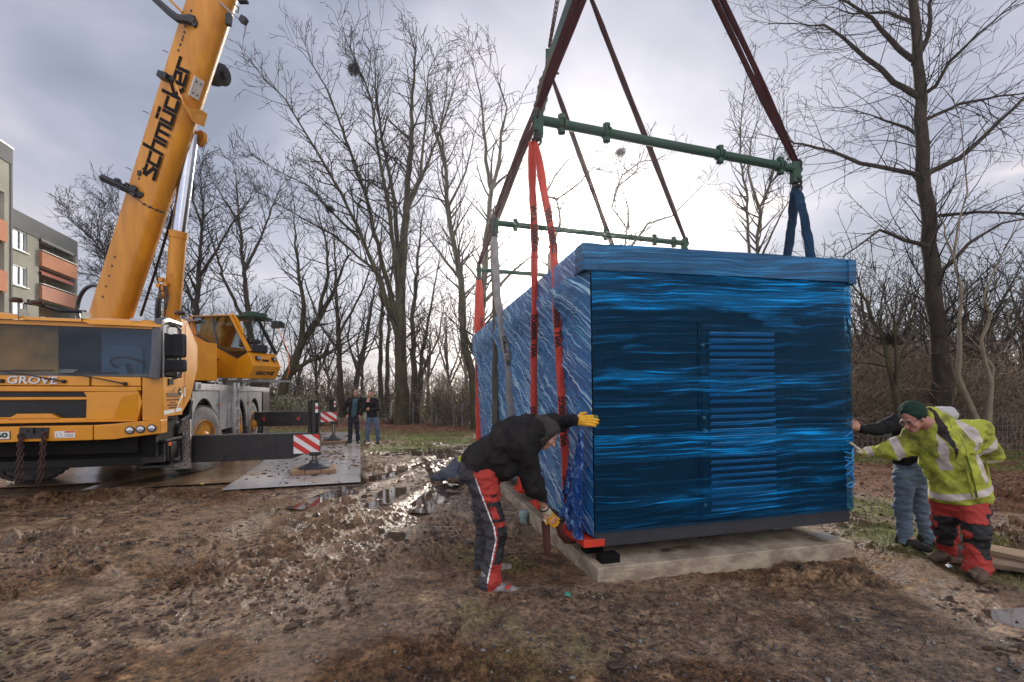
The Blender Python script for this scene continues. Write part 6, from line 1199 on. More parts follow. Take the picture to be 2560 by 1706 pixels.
# ---- the man lying on the ground ----------------------------------------------------------------------------
pF = thing('person', P(1120, 1200, 8.6), 'man in dark grey trousers lying on the wet ground behind the bending man', 'person')
hp = P(1146, 1166, 8.75); k1, a1 = P(1113, 1187, 8.55), P(1084, 1193, 8.6); k2, a2 = P(1128, 1193, 8.3), P(1150, 1202, 8.15); chF = P(1205, 1160, 8.7); hdF = P(1290, 1165, 8.8)
lo, hi = bounds([hp, k1, a1, k2, a2, chF, hdF, P(1068, 1205, 8.6)], .25); lo[2] = -.03
S = SDF(lo, hi, .014); S.cone(hp, chF, .13, .15, .05); S.cone(chF, hdF, .07, .06, .05); S.cone(hp, k1, .08, .055, .04); S.cone(k1, a1, .05, .04, .03); S.cone(hp, k2, .08, .055, .04); S.cone(k2, a2, .05, .04, .03); E_, R_ = head(S, hdF+Vector((.05, 0, .02)), (.2, -.2, .9), (1, 0, 0))
aw = P(1300, 1180, 8.5); S.cone(chF, P(1270, 1190, 8.5), .06, .045, .04); S.cone(P(1270, 1190, 8.5), aw, .04, .03, .03); hand(S, aw, aw+Vector((.07, 0, .02)), aw, (0, 0, 1), (0, 1, 0), 1.0, .3, r=.011); sobj('body', S, skin, pF)
gt = mat('slate work trousers', (.085, .098, .125), .8, var=.35, bump=.4)
S = SDF(lo, hi, .011); S.cone(hp, hp+Vector((.1, 0, .0)), .17, .17, .05); S.cone(hp, k1, .14, .10, .05); S.cone(k1, a1, .095, .08, .04); S.cone(hp, k2, .14, .10, .05); S.cone(k2, a2, .095, .075, .04); S.wrinkle(.03, 9, 88); sobj('trousers', S, gt, pF)
S = SDF(lo, hi, .011); S.cone(hp+Vector((.10, 0, .05)), chF, .17, .19, .06); S.cone(chF, P(1275, 1180, 8.5), .12, .08, .05); S.wrinkle(.03, 9, 98); sobj('vest', S, [blackj, hiv], pF, lambda c: np.where((c[:, 0] < hp.x+.22) | (np.abs(c[:, 0]-hp.x-.45) < .06), 1, 0))
for an, tv in ((a1, Vector((-.10, -.02, .24))), (a2, Vector((-.20, -.12, .03)))):
    S = SDF(*bounds([an, an+tv*1.2], .18), .011); d_ = (an-(k1 if an is a1 else k2)).normalized(); t0 = an+d_*.02; S.cone(t0, t0+tv*.9, .058, .05, .02); S.cone(t0-d_*.06, t0, .06, .06, .02); S.wrinkle(.02, 20, 7); sobj('boot', S, muddy, pF)
# ---- crane operator ---------------------------------------------------------------------------------------
pO = thing('person', OPSEAT, 'crane operator in orange and red work clothes sitting behind the tinted cab window', 'person')
s0 = OPSEAT; hh_ = hv; S = SDF(*bounds([s0+Vector((0, 0, .95)), s0+hh_*.7, s0-hh_*.2, s0+hh_*.5+Vector((0, 0, -.35))], .28), .016)
np_ = lambda f_, s__, z: s0+hh_*f_+Sv*s__+Vector((0, 0, z))
S.cone(np_(-.05, 0, .10), np_(-.08, 0, .45), .14, .16, .05); S.cone(np_(-.08, 0, .5), np_(-.05, 0, .74), .07, .05, .03)
for k in (-1, 1): S.cone(np_(-.07, k*.19, .50), np_(.12, k*.24, .26), .055, .045, .03); S.cone(np_(.12, k*.24, .26), np_(.38, k*.2, .30), .04, .03, .03); hand(S, np_(.38, k*.2, .30), np_(.45, k*.2, .31), np_(.5, k*.2, .3), (0, 0, 1), (0, 0, -1), 1.0, .5, r=.012); S.cone(np_(-.05, k*.1, .08), np_(.40, k*.12, .10), .085, .065, .04); S.cone(np_(.40, k*.12, .10), np_(.45, k*.12, -.32), .055, .04, .03)
E_, R_ = head(S, np_(-.02, 0, .78), hv+Vector((0, 0, -.1)), (0, 0, 1)); sobj('body', S, skin, pO)
S = SDF(*bounds([s0+Vector((0, 0, .95)), s0+hh_*.7, s0-hh_*.2], .28), .016); S.cone(np_(-.05, 0, .10), np_(-.08, 0, .46), .17, .19, .05)
for k in (-1, 1): S.cone(np_(-.07, k*.19, .50), np_(.12, k*.24, .26), .085, .07, .03); S.cone(np_(.12, k*.24, .26), np_(.34, k*.2, .30), .065, .05, .03)
S.wrinkle(.02, 9, 3); sobj('jacket', S, mat('orange red jacket', (.60, .08, .03), .8), pO)
# ---------------------------------------------------------------- trees, thicket, fence, building
bark = mat('grey brown bark', (.060, .048, .032), .9, spec=.2, col2=(.020, .016, .012), vscale=7, bump=.8, bscale=22, stretch=(1, 1, .35))
barkg = mat('mossy bark', (.070, .066, .030), .9, spec=.2, col2=(.030, .024, .016), vscale=3.5, bump=.8, bscale=22, stretch=(1, 1, .4))
twigm = mat('dark twigs', (.022, .016, .014), .95, spec=.1, var=.3); twigl = mat('pale tan twigs', (.34, .26, .17), .85, col2=(.16, .115, .075), vscale=8); twigg = mat('olive brown twigs', (.075, .062, .035), .9, var=.4)
class Tree:
    def __init__(s, seed, twist=1.0): s.r = random.Random(seed); s.main = []; s.seg = []; s.tw = twist
    def limb(s, pts, r0, r1, lv=0): s.main.append(([Vector(p) for p in pts], r0, r1)); return s
    def grow(s, p, d, ln, r, lv, up=.25, minr=.008, dens=1.0, wig=.20):
        """a wandering branch with side shoots"""
        rn = s.r; n = max(2, int(ln/(.34 if lv < 3 else .22))); st = ln/n; d = Vector(d).normalized(); p = Vector(p); pts = [p.copy()]; bend = Vector((rn.gauss(0, 1), rn.gauss(0, 1), rn.gauss(.3, 1)))*.075
        for i in range(n):
            j = Vector((rn.gauss(0, 1), rn.gauss(0, 1), rn.gauss(0, 1)))*wig*.6; d = (d+j*.5+bend+Vector((0, 0, up*.16))).normalized(); q = p+d*st; r1 = r*(1-.75*(i+1)/n); s.seg.append((p, q, max(r*(1-.75*i/n), minr), max(r1, minr*.8), lv))
            if lv < 5 and ln > .35 and rn.random() < .80*dens and i >= (1 if lv < 2 else 0):
                ax = d.orthogonal().normalized(); ax.rotate(Matrix.Rotation(rn.random()*6.283, 3, d)); a_ = rn.uniform(.5, 1.05); nd = d*math.cos(a_)+ax*math.sin(a_)
                l2 = ln*rn.uniform(.30, .62)*(1-.45*i/n); s.grow(q, nd, l2, r1*.62, lv+1, up, minr, dens, wig)
            p = q
    def sprout(s, n, ln, up=.3, minr=.008, dens=1.0, t0=.3, ang=(.5, 1.1), wig=.20, rs=.5, cap=.055):
        rn = s.r
        for pts, r0, r1 in s.main:
            L_ = sum((b-a).length for a, b in zip(pts, pts[1:])); k = max(1, int(n*L_))
            for i in range(k):
                t_ = t0+(1-t0)*(i+rn.random())/k; f_ = t_*(len(pts)-1); j = min(int(f_), len(pts)-2); q = pts[j].lerp(pts[j+1], f_-j); d = (pts[j+1]-pts[j]).normalized(); rr = r0+(r1-r0)*t_
                ax = d.orthogonal().normalized(); ax.rotate(Matrix.Rotation(rn.random()*6.283, 3, d)); a_ = rn.uniform(*ang)
                s.grow(q, d*math.cos(a_)+ax*math.sin(a_), ln*rn.uniform(.55, 1.2)*(1-.45*t_), max(min(rr*rs, cap), .014), 1, up, minr, dens, wig)
            d = (pts[-1]-pts[-2]).normalized()
            for i in range(3): s.grow(pts[-1], d+Vector((rn.gauss(0, .3), rn.gauss(0, .3), rn.gauss(0, .2))), ln*.8, r1*.8, 1, up, minr, dens, wig)
        return s
    def build(s, base, label, mt, mc, name='bare_tree', group=None, cat='tree', sm=3):
        o = thing(name, base, label, cat, group=group); rn = s.r; b = MB()
        for k, (pts, r0, r1) in enumerate(s.main):
            out = []; rr = []
            for i in range(len(pts)-1):
                m_ = max(2, int((pts[i+1]-pts[i]).length/.45))
                for j in range(m_): t_ = j/m_; out.append(pts[i].lerp(pts[i+1], t_)+Vector((rn.gauss(0, 1), rn.gauss(0, 1), 0))*min(r0, .12)*.22*s.tw*(0 if (i == 0 and j == 0) else 1))
            out.append(pts[-1]); n = len(out); flare = (1.0 if k else 1.3)
            rr = [(r0+(r1-r0)*i/(n-1))*(1+(flare-1)*math.exp(-i*.9))*(1+.08*rn.random()) for i in range(n)]; b.tube(out, rr, 9 if r0 > .06 else 6)
        b.build('trunk', mt, o, True, smooth=True, auto=80)
        if s.seg:
            A_ = np.array([[*q[0]] for q in s.seg]); B_ = np.array([[*q[1]] for q in s.seg]); ra = np.array([q[2] for q in s.seg]); rb_ = np.array([q[3] for q in s.seg])
            d = B_-A_; d /= np.linalg.norm(d, axis=1)[:, None]+1e-9; ref = np.where(np.abs(d[:, 2:3]) < .9, [[0, 0, 1.]], [[1., 0, 0]]); u = np.cross(d, ref); u /= np.linalg.norm(u, axis=1)[:, None]; w = np.cross(d, u); V = []
            for P_, rad in ((A_, ra), (B_+d*.004, rb_)):
                for j in range(sm): an = 2*math.pi*j/sm; V.append(P_+(u*math.cos(an)+w*math.sin(an))*rad[:, None])
            V = np.stack(V, 1).reshape(-1, 3); k = np.arange(len(A_))[:, None]*2*sm; Q = np.concatenate([np.concatenate([k+j, k+(j+1) % sm, k+sm+(j+1) % sm, k+sm+j], 1) for j in range(sm)])
            link_mesh('crown', np_mesh('crown', V, Q), mc, o, True)
        return o
tc_n = [0]
def T(d, limbs, label, seed, r0, n=1.5, ln=2.6, up=.3, minr=.010, mt=None, mc=None, dens=1.0, spread=.0, t0=.3, ang=(.5, 1.1), name='bare_tree', wig=.20, rs=.5, base=None, group='bare trees round the site', sm=3):
    """limbs: pixel polylines with radius factors, each drifting in depth so that the tree is round"""
    t_ = Tree(seed); rn = random.Random(seed+500)
    for k, L_ in enumerate(limbs):
        px, f0, f1 = L_[0], L_[1], L_[2]; dd = L_[3] if len(L_) > 3 else rn.uniform(-1, 1)*spread; n_ = len(px)-1
        t_.limb([P(u, v, d+dd*i/n_) for i, (u, v) in enumerate(px)], r0*f0, r0*f1)
    t_.sprout(n, ln, up, minr, dens, t0, ang, wig, rs); u, v = limbs[0][0][0]
    return t_.build(P(u, v, d), label, mt or bark, mc or twigm, name, group=group, sm=sm)
TW = dict(minr=.011)
T(24, [([(1006, 1064), (1004, 960), (1002, 860), (999, 740), (1019, 475), (1027, 357), (1031, 238), (1040, 130)], 1, .10, 0),
       ([(1001, 800), (990, 665), (968, 495), (944, 376), (932, 258), (905, 190), (893, 165)], .42, .07, -1.5), ([(1000, 700), (985, 500), (952, 325), (940, 238), (938, 150)], .38, .07, 1.6),
       ([(1002, 830), (948, 633), (916, 495), (885, 404), (857, 325), (821, 230), (778, 159)], .42, .07, 1.2), ([(1003, 860), (936, 673), (900, 582), (853, 483), (806, 404), (750, 309), (711, 246), (663, 202)], .40, .06, -2.),
       ([(1002, 880), (950, 690), (837, 590), (758, 546), (679, 503)], .30, .06, 2.5), ([(900, 600), (821, 523), (774, 467), (711, 436)], .22, .05, -1.5), ([(1012, 540), (1060, 430), (1100, 330), (1118, 220)], .3, .06, 1.5), ([(1015, 520), (1050, 440), (1064, 300), (1070, 190)], .26, .06, -1)],
  'tallest many-stemmed bare tree with a thick mossy trunk and a nest', 21, .36, n=2.9, ln=2.7, minr=.0115, mt=barkg, dens=1.18, t0=.2)
T(21, [([(1190, 1075), (1184, 946), (1160, 850), (1153, 697), (1134, 606), (1118, 515), (1114, 416), (1082, 301), (1062, 205)], 1, .10, 0), ([(1114, 420), (1100, 330), (1130, 240), (1140, 200)], .35, .07, 1), ([(1120, 520), (1165, 430), (1185, 340)], .28, .06, -1.2), ([(1150, 700), (1090, 620), (1040, 560)], .3, .06, 1.)],
  'leaning bare tree just left of the far green beam end', 22, .22, n=3.0, ln=2.4, minr=.0115, mt=barkg, dens=1.08)
T(19, [([(1235, 1080), (1204, 900), (1206, 755), (1213, 640), (1229, 475)], 1, .45, 0), ([(1229, 475), (1215, 400), (1213, 337), (1201, 238), (1185, 170)], .42, .07, .5), ([(1229, 475), (1250, 400), (1252, 337), (1268, 270), (1245, 200)], .42, .07, -.6), ([(1206, 760), (1280, 680), (1330, 640), (1360, 560)], .4, .08, 1), ([(1240, 1060), (1190, 900), (1150, 800), (1148, 640)], .5, .2, .6)],
  'forked bare tree rising behind the crossing dark red slings', 23, .20, n=3.0, ln=2.2, minr=.0105, mt=barkg, dens=1.05)
T(20, [([(1500, 1080), (1470, 900), (1375, 700), (1372, 640), (1402, 560), (1392, 500), (1450, 455), (1480, 420), (1520, 430)], .9, .07, 0), ([(1395, 500), (1362, 490), (1388, 440), (1420, 400), (1465, 385)], .3, .06, 1), ([(1500, 1000), (1560, 640), (1570, 570), (1530, 520), (1555, 440), (1600, 405), (1640, 400)], .5, .08, 0), ([(1530, 520), (1540, 470), (1590, 430), (1600, 390)], .22, .06, .6), ([(1570, 575), (1570, 520), (1555, 470)], .3, .06, -1), ([(1560, 640), (1620, 560), (1680, 540), (1740, 480)], .32, .06, 1.5)],
  'gnarled bare tree with crooked limbs showing above the container roof', 24, .19, n=2.4, ln=1.7, minr=.010, mt=barkg, dens=1.0, up=.25, wig=.40, t0=.1)
T(22, [([(1905, 1060), (1893, 640), (1900, 520), (1925, 460)], .9, .3, 0), ([(1870, 1060), (1872, 640), (1868, 500), (1850, 400), (1852, 300), (1868, 190)], .8, .07, 1), ([(1897, 525), (1870, 430), (1880, 350), (1905, 270)], .4, .06, -.6), ([(1925, 460), (1935, 380), (1960, 290)], .3, .06, .8), ([(1905, 640), (1950, 540), (1975, 500), (1985, 440)], .35, .06, .8)],
  'slender twin-stemmed bare tree between the middle and right slings', 25, .16, n=2.6, ln=2.2, minr=.0105, mt=barkg, up=.55, dens=.9)
# the big tree on the right: trunk in the picture from the ground to beyond the top edge
T(12.5, [([(2352, 1050), (2354, 900), (2340, 760), (2322, 560), (2308, 420), (2300, 250), (2290, 100), (2285, -60), (2290, -260), (2300, -420)], 1, .25, 0),
         ([(2316, 445), (2240, 425), (2150, 408), (2080, 380), (2000, 362), (1975, 352)], .30, .06, -.8), ([(2300, 245), (2235, 205), (2160, 145), (2110, 95), (2060, 65), (2000, 60)], .36, .06, .8), ([(2282, 150), (2225, 95), (2180, 45), (2120, 8), (2050, -20)], .33, .06, -1), ([(2306, 440), (2400, 395), (2470, 330), (2560, 245), (2640, 180)], .33, .08, .6), ([(2302, 240), (2340, 215), (2370, 160), (2440, 90), (2520, 20)], .26, .06, -.9), ([(2285, 160), (2320, 90), (2325, 10), (2360, -80)], .34, .08, 1), ([(2330, 620), (2260, 600), (2200, 575), (2110, 640)], .26, .05, -1.2), ([(2338, 700), (2420, 610), (2500, 560), (2600, 540)], .26, .06, 1),
         ([(2325, 360), (2270, 320), (2210, 300), (2150, 280)], .24, .05, .8), ([(2315, 300), (2400, 260), (2500, 240), (2600, 230)], .24, .05, .8), ([(2345, 540), (2450, 530), (2560, 535), (2650, 530)], .22, .05, -.8), ([(2290, 60), (2220, 30), (2130, 35), (2090, 20)], .2, .05, 1)],
  'tall thick-trunked bare tree standing just beyond the fence behind the hi-vis man', 26, .22, n=4.8, ln=2.1, minr=.0058, mt=bark, dens=1.3, up=.20, t0=.08, rs=.16)
T(11.5, [([(2445, 1060), (2400, 940), (2398, 800), (2405, 720), (2385, 650), (2365, 590), (2350, 540)], .8, .12, 0), ([(2385, 645), (2395, 560), (2420, 480), (2400, 300), (2375, 220)], .35, .06, .5)], 'thin pale sapling bent beside the thick right-hand trunk', 27, .075, n=2.2, ln=1.3, minr=.006, mt=mat('pale bark', (.22, .18, .12), .85, bump=.4), name='sapling', dens=.9)
T(11.5, [([(2470, 1060), (2480, 960), (2455, 850), (2475, 790), (2460, 740), (2500, 640), (2560, 540)], .8, .12, 0), ([(2475, 1000), (2485, 920), (2440, 860), (2400, 820)], .5, .1, .3)], 'thin grey sapling at the right edge of the frame', 28, .07, n=2.4, ln=1.3, minr=.006, mt=MATS['pale bark'], name='sapling', dens=.9)
T(11.5, [([(2250, 1060), (2235, 960), (2205, 850), (2165, 750), (2120, 700)], .9, .14, 0), ([(2250, 1040), (2246, 940), (2256, 880), (2284, 830), (2288, 780), (2260, 700)], .5, .1, .3), ([(2240, 980), (2240, 880), (2235, 800), (2205, 730)], .5, .1, -.5)], 'forked bush-like young tree with a bird nest behind the container\'s right edge', 29, .085, n=2.4, ln=1.5, minr=.006, name='sapling', mt=barkg, dens=.95)
# left group
T(27, [([(700, 1052), (712, 957), (751, 867), (795, 797), (830, 740), (870, 640)], 1, .12, 0), ([(712, 950), (768, 905), (830, 880), (880, 845)], .45, .1, 1), ([(751, 867), (760, 760), (745, 660), (735, 560)], .5, .1, -1), ([(795, 797), (820, 690), (815, 600), (790, 520)], .35, .08, 1.5)], 'leaning mossy bare tree beside the operator cab front', 31, .34, n=2.4, ln=2.5, minr=.014, mt=barkg, dens=.95)
T(25, [([(858, 1043), (850, 960), (848, 870), (842, 760), (838, 640), (832, 560)], 1, .1, 0), ([(849, 880), (800, 810), (760, 700), (700, 640)], .4, .08, 1), ([(846, 840), (900, 740), (930, 660), (960, 600)], .4, .08, -1)], 'dark upright bare tree just left of the two watching men', 32, .19, n=2.4, ln=2.3, minr=.013, dens=.95)
T(30, [([(885, 1035), (893, 930), (915, 850), (930, 760), (950, 640)], 1, .1, 0), ([(893, 930), (870, 850), (880, 760)], .4, .1, 1)], 'slanting bare tree behind the two watching men', 33, .20, n=1.5, ln=2.2, minr=.015, dens=.9)
T(27, [([(953, 1045), (950, 920), (955, 780), (948, 640), (960, 520)], 1, .12, 0), ([(953, 1000), (985, 985), (995, 955)], .4, .15, 0)], 'pale slim bare tree, left of the pair by the mossy trunk', 34, .16, n=1.5, ln=2.0, minr=.014, mt=barkg, dens=.9)
T(28, [([(966, 1045), (968, 900), (972, 760), (985, 620), (975, 500)], 1, .12, 0)], 'pale slim bare tree, right of the pair by the mossy trunk', 35, .15, n=1.5, ln=2.0, minr=.014, mt=barkg, dens=.9)
T(25.5, [([(1038, 1058), (1036, 930), (1030, 800), (1045, 640), (1060, 520)], 1, .12, 0), ([(1040, 1040), (1052, 900), (1075, 780), (1100, 640)], .7, .1, 1), ([(1040, 1040), (1060, 920), (1095, 850), (1110, 760)], .5, .1, -1)], 'many-stemmed bare tree right of the thick mossy trunk', 36, .21, n=2.4, ln=2.3, minr=.0135, dens=.95)
T(34, [([(640, 1040), (632, 900), (618, 760), (606, 640), (596, 520), (590, 440)], 1, .1, 0), ([(625, 830), (560, 700), (530, 600), (505, 520)], .5, .08, 1), ([(610, 680), (650, 600), (680, 520), (700, 470)], .4, .08, -1), ([(600, 560), (560, 500), (530, 450)], .3, .08, 1)], 'broad bare tree directly behind the operator cab', 37, .30, n=3.2, ln=2.8, minr=.016, dens=1.12)
T(30, [([(520, 1040), (500, 900), (490, 760), (500, 640), (510, 520), (500, 440)], 1, .1, 0), ([(492, 780), (450, 680), (440, 600)], .4, .08, 1), ([(495, 700), (545, 620), (580, 560), (610, 520)], .4, .08, 1), ([(505, 560), (480, 500), (485, 450)], .3, .08, -1)], 'bare tree rising between the lift cylinder and the operator cab', 38, .28, n=3.2, ln=2.8, minr=.015, dens=1.12)
T(45, [([(320, 1030), (318, 900), (310, 780), (290, 690), (262, 640), (225, 590), (170, 545)], 1, .08, 0), ([(315, 800), (280, 680), (250, 600), (240, 530)], .5, .06, 1), ([(312, 760), (320, 650), (300, 560), (290, 520)], .4, .06, -1), ([(300, 720), (240, 690), (190, 680)], .3, .06, 1)], 'wind-swept bare tree between the apartment block and the boom', 39, .33, n=3.2, ln=3.6, minr=.019, dens=1.15, up=.45)
T(36, [([(445, 1035), (440, 900), (430, 780), (440, 640), (430, 540), (420, 470)], 1, .1, 0), ([(435, 800), (400, 720), (380, 640)], .4, .08, 1)], 'bare tree seen between boom and lift cylinder', 40, .26, n=3.0, ln=2.8, minr=.016, dens=1.08)
# further trees behind, each its own
protos = []
for k in range(4):
    t_ = Tree(90+k); rn = random.Random(k); hgt_ = 8.5+rn.random()*1.5; t_.limb([(0, 0, 0), (rn.gauss(0, .1), 0, hgt_*.3), (rn.gauss(0, .3), rn.gauss(0, .3), hgt_*.6), (rn.gauss(0, .4), rn.gauss(0, .4), hgt_*.85)], .16, .04)
    for j in range(4): a = j*1.6+rn.random(); t_.limb([(0, 0, hgt_*.25+j*.5), (math.cos(a)*1.0, math.sin(a)*1.0, hgt_*.5+j*.4), (math.cos(a)*1.7, math.sin(a)*1.7, hgt_*.78+j*.3)], .08, .025)
    t_.sprout(2.4, 2.0, .35, .016, 1.0, .25); protos.append(t_)
lbs = ['wide bare tree far behind the {0}', 'narrow bare tree far behind the {0}', 'bushy bare tree far behind the {0}', 'thin bare tree far behind the {0}']
spots = [(560, 40, 'crane deck', .95), (600, 46, 'crane deck', 1.1), (670, 38, 'operator cab', 1.0), (745, 42, 'rear outrigger beam', 1.05), (790, 37, 'rear outrigger post', .95), (820, 48, 'rear outrigger post', 1.1), (905, 44, 'two watching men', 1.1), (1000, 46, 'thick mossy trunk', 1.0), (1070, 40, 'left fence posts', 1.0), (1120, 34, 'left fence posts', .95), (1165, 44, 'far orange slings', 1.1), (380, 48, 'crane boom', 1.0), (470, 44, 'lift cylinder', 1.2), (230, 60, 'apartment block edge', 1.0),
         (1640, 34, 'container roof', .95), (1780, 40, 'container roof', 1.1), (2010, 34, 'blue slings', 1.0), (1700, 60, 'container roof', 1.0), (2140, 21, 'container edge', .8), (2190, 26, 'container edge', .9), (2240, 23, 'green knit cap', .85), (2310, 28, 'thick right trunk', .95), (2380, 24, 'thick right trunk', .85), (2430, 22, 'hi-vis shoulder', .85), (2490, 25, 'hi-vis shoulder', .95), (2550, 22, 'right saplings', .9), (2590, 27, 'right saplings', 1.05), (2200, 34, 'container edge', 1.1), (2340, 36, 'thick right trunk', 1.1), (2470, 36, 'right saplings', 1.15)]
first = {}; cnt_ = {}
for i, (u, d, where, sc_) in enumerate(spots):
    k = i % 4; loc = Vector(((u-1280)*d/F, d, -.05))
    dirs = ('left', 'right')
    if k not in first: o = protos[k].build((0, 0, 0), 'x', bark, twigg if k % 2 else twigm, group='trees in the background'); first[k] = o
    else: o = copy_tree(first[k])
    o.matrix_basis = Matrix.Translation(loc) @ Matrix.Rotation(i*1.3, 4, 'Z') @ Matrix.Scale(sc_, 4); lb = lbs[k].format(where); cnt_[lb] = cnt_.get(lb, 0)+1
    o['label'] = lb if cnt_[lb] == 1 else lb+', nearer the '+('right' if cnt_[lb] == 2 else 'left'); o['group'] = 'trees in the background'; o['category'] = 'tree'
# thicket: stems nobody could count
def thicket(name, label, segs, n, hgt, m_, dens=1, lean=.5, rad=.007, seed=1):
    t_ = Tree(seed); rn = random.Random(seed)
    for i in range(n):
        (x0, y0), (x1, y1), w_ = segs[rn.randrange(len(segs))]; f_ = rn.random(); x = x0+(x1-x0)*f_+rn.gauss(0, w_); y = y0+(y1-y0)*f_+abs(rn.gauss(0, w_)); h_ = hgt*rn.uniform(.45, 1.15); a = rn.random()*6.283
        t_.grow((x, y, -.03), (math.cos(a)*lean*rn.random(), math.sin(a)*lean*rn.random(), 1), h_, rad*2.2, 2, .02, rad, dens, .34)
    A_ = np.array([[*q[0]] for q in t_.seg]); B_ = np.array([[*q[1]] for q in t_.seg]); ra = np.array([q[2] for q in t_.seg]); d = B_-A_; d /= np.linalg.norm(d, axis=1)[:, None]; u = np.cross(d, [[.3, .9, .1]]); u /= np.linalg.norm(u, axis=1)[:, None]; w = np.cross(d, u); V = []
    for P_, f2 in ((A_, 1.), (B_, .75)):
        for j in range(3): an = 2.094*j; V.append(P_+(u*math.cos(an)+w*math.sin(an))*(ra*f2)[:, None])
    V = np.stack(V, 1).reshape(-1, 3); k = np.arange(len(A_))[:, None]*6; Q = np.concatenate([np.concatenate([k+j, k+(j+1) % 3, k+3+(j+1) % 3, k+3+j], 1) for j in range(3)])
    mi = np.tile(np.random.default_rng(seed).integers(0, len(m_), len(A_)), 3); tag(link_mesh(name, np_mesh(name, V, Q, mi), m_), label, None, None, 'stuff'); return len(A_)
LW = lambda u, d: ((u-1280)*d/F, d)
thicket('thicket', 'tangled bare brushwood growing along the right-hand fence', [(LW(2080, 13.5), LW(2600, 13), .9), (LW(2080, 16), LW(2680, 16), 1.2)], 640, 3.0, [twigl, twigg, twigl], .85, .8, .0065, 5)
thicket('hedge_brush', 'pale winter brushwood behind the left fence', [(LW(700, 30), LW(1200, 25), .7), (LW(1080, 25), LW(1230, 22), .5)], 380, 2.4, [twigl, twigg], .7, .6, .013, 6)
thicket('far_brush', 'dense dark brushwood at the back right', [(LW(2060, 22), LW(2640, 22), 1.5), (LW(2060, 27), LW(2640, 30), 1.5)], 300, 5.0, [twigm, twigg], .8, .45, .012, 7)
thicket('bank_brush', 'low grey brush on the bank behind the crane deck', [(LW(560, 36), LW(900, 34), 1.2), (LW(400, 42), LW(700, 40), 1.5)], 280, 3.2, [twigg, twigm], .7, .5, .018, 8)
# soft evergreen bush by the crane
def bush(name, c, r, n, label, m_, leaf=.05, seed=3):
    rg = np.random.default_rng(seed); d = rg.normal(size=(n, 3)); d /= np.linalg.norm(d, axis=1)[:, None]; rad = rg.random(n)**.45; p = np.array(c)+d*rad[:, None]*np.array(r)*(1+.35*(fbm(d[:, 0]*3+c[0], d[:, 1]*3+d[:, 2]*2, 3, 3)[:, None]-.5)*2)
    p = p[p[:, 2] > .02]; V = np.array([(-.5, 0, 0), (0, .3, .1), (.5, 0, 0), (0, -.3, .1)])*leaf; a = rg.uniform(0, 6.28, len(p)); b_ = rg.normal(0, .9, len(p)); x = V[None, :, 0]*np.cos(a)[:, None]-V[None, :, 1]*np.sin(a)[:, None]; y = V[None, :, 0]*np.sin(a)[:, None]+V[None, :, 1]*np.cos(a)[:, None]; z = V[None, :, 2]+x*np.sin(b_)[:, None]
    R = np.stack([x, y, z], -1)+p[:, None]; Q = np.arange(len(p)*4).reshape(-1, 4); o = thing(name, (c[0], c[1], 0), label, 'bush'); link_mesh('foliage', np_mesh('foliage', R.reshape(-1, 3), Q, rg.integers(0, 3, len(p))), m_, o, True)
    b = MB()
    for k in range(7): q = random.Random(k+seed); b.tube([(c[0]+q.uniform(-.2, .2), c[1]+q.uniform(-.2, .2), 0), (c[0]+q.uniform(-.6, .6)*r[0], c[1]+q.uniform(-.5, .5)*r[1], r[2]*q.uniform(.9, 1.5))], [.03, .012], 5)
    b.build('stem', bark, o, True); return o
lf = [mat('leaf olive', (.14, .16, .05), .7, var=.4), mat('leaf yellow green', (.24, .25, .09), .7, var=.4), mat('leaf dull green', (.07, .10, .04), .7, var=.4)]
bl_ = [mat('bramble brown', (.20, .11, .06), .8, var=.4), mat('bramble tan', (.28, .17, .10), .8, var=.4), MATS['leaf dull green']]
bush('evergreen_bush', (*LW(725, 25), .75), (1.6, 1.0, .95), 5200, 'olive evergreen bush behind the rear outrigger beam', lf, .085, 3)
bush('bramble_bush', (*LW(672, 24), .45), (1.3, .8, .55), 3000, 'low brown bramble bush right behind the crane deck end', bl_, .08, 4)
bush('bramble_bush', (*LW(790, 24), .35), (1.3, .8, .45), 3000, 'low rusty bramble bush behind the far outrigger post', bl_, .08, 5)
bush('bramble_bush', (*LW(980, 25), .30), (.7, .5, .45), 1400, 'small rusty bramble bush between the thin trunks and the mossy trunk', bl_, .07, 6)
# birds' nests
def nest(q, r, label, seed):
    b = MB(); rn = random.Random(seed)
    for i in range(150):
        d = Vector((rn.gauss(0, 1), rn.gauss(0, 1), rn.gauss(0, .6))).normalized(); t_ = d.orthogonal(); t_.rotate(Matrix.Rotation(rn.random()*6.28, 3, d)); c = Vector(q)+Vector((d.x*r, d.y*r, d.z*r*.7))*rn.uniform(.3, 1); l = r*rn.uniform(.5, .9); b.tube([c-t_*l, c+t_*l], [r*.03, r*.02], 3, cap=False)
    tag(b.build('bird_nest', twigm, loc=q), label, 'nest', 'bird nests in the bare trees')
nest(P(885, 175, 23.4), .30, 'big dark nest high in the tallest bare tree', 1); nest(P(825, 523, 23), .2, 'small flat nest low in the left crown of the tallest tree', 2); nest(P(1552, 381, 20.5), .2, 'small nest on a crooked branch above the container roof', 3); nest(P(2222, 850, 11.5), .17, 'untidy nest in the forked young tree at the right', 4)
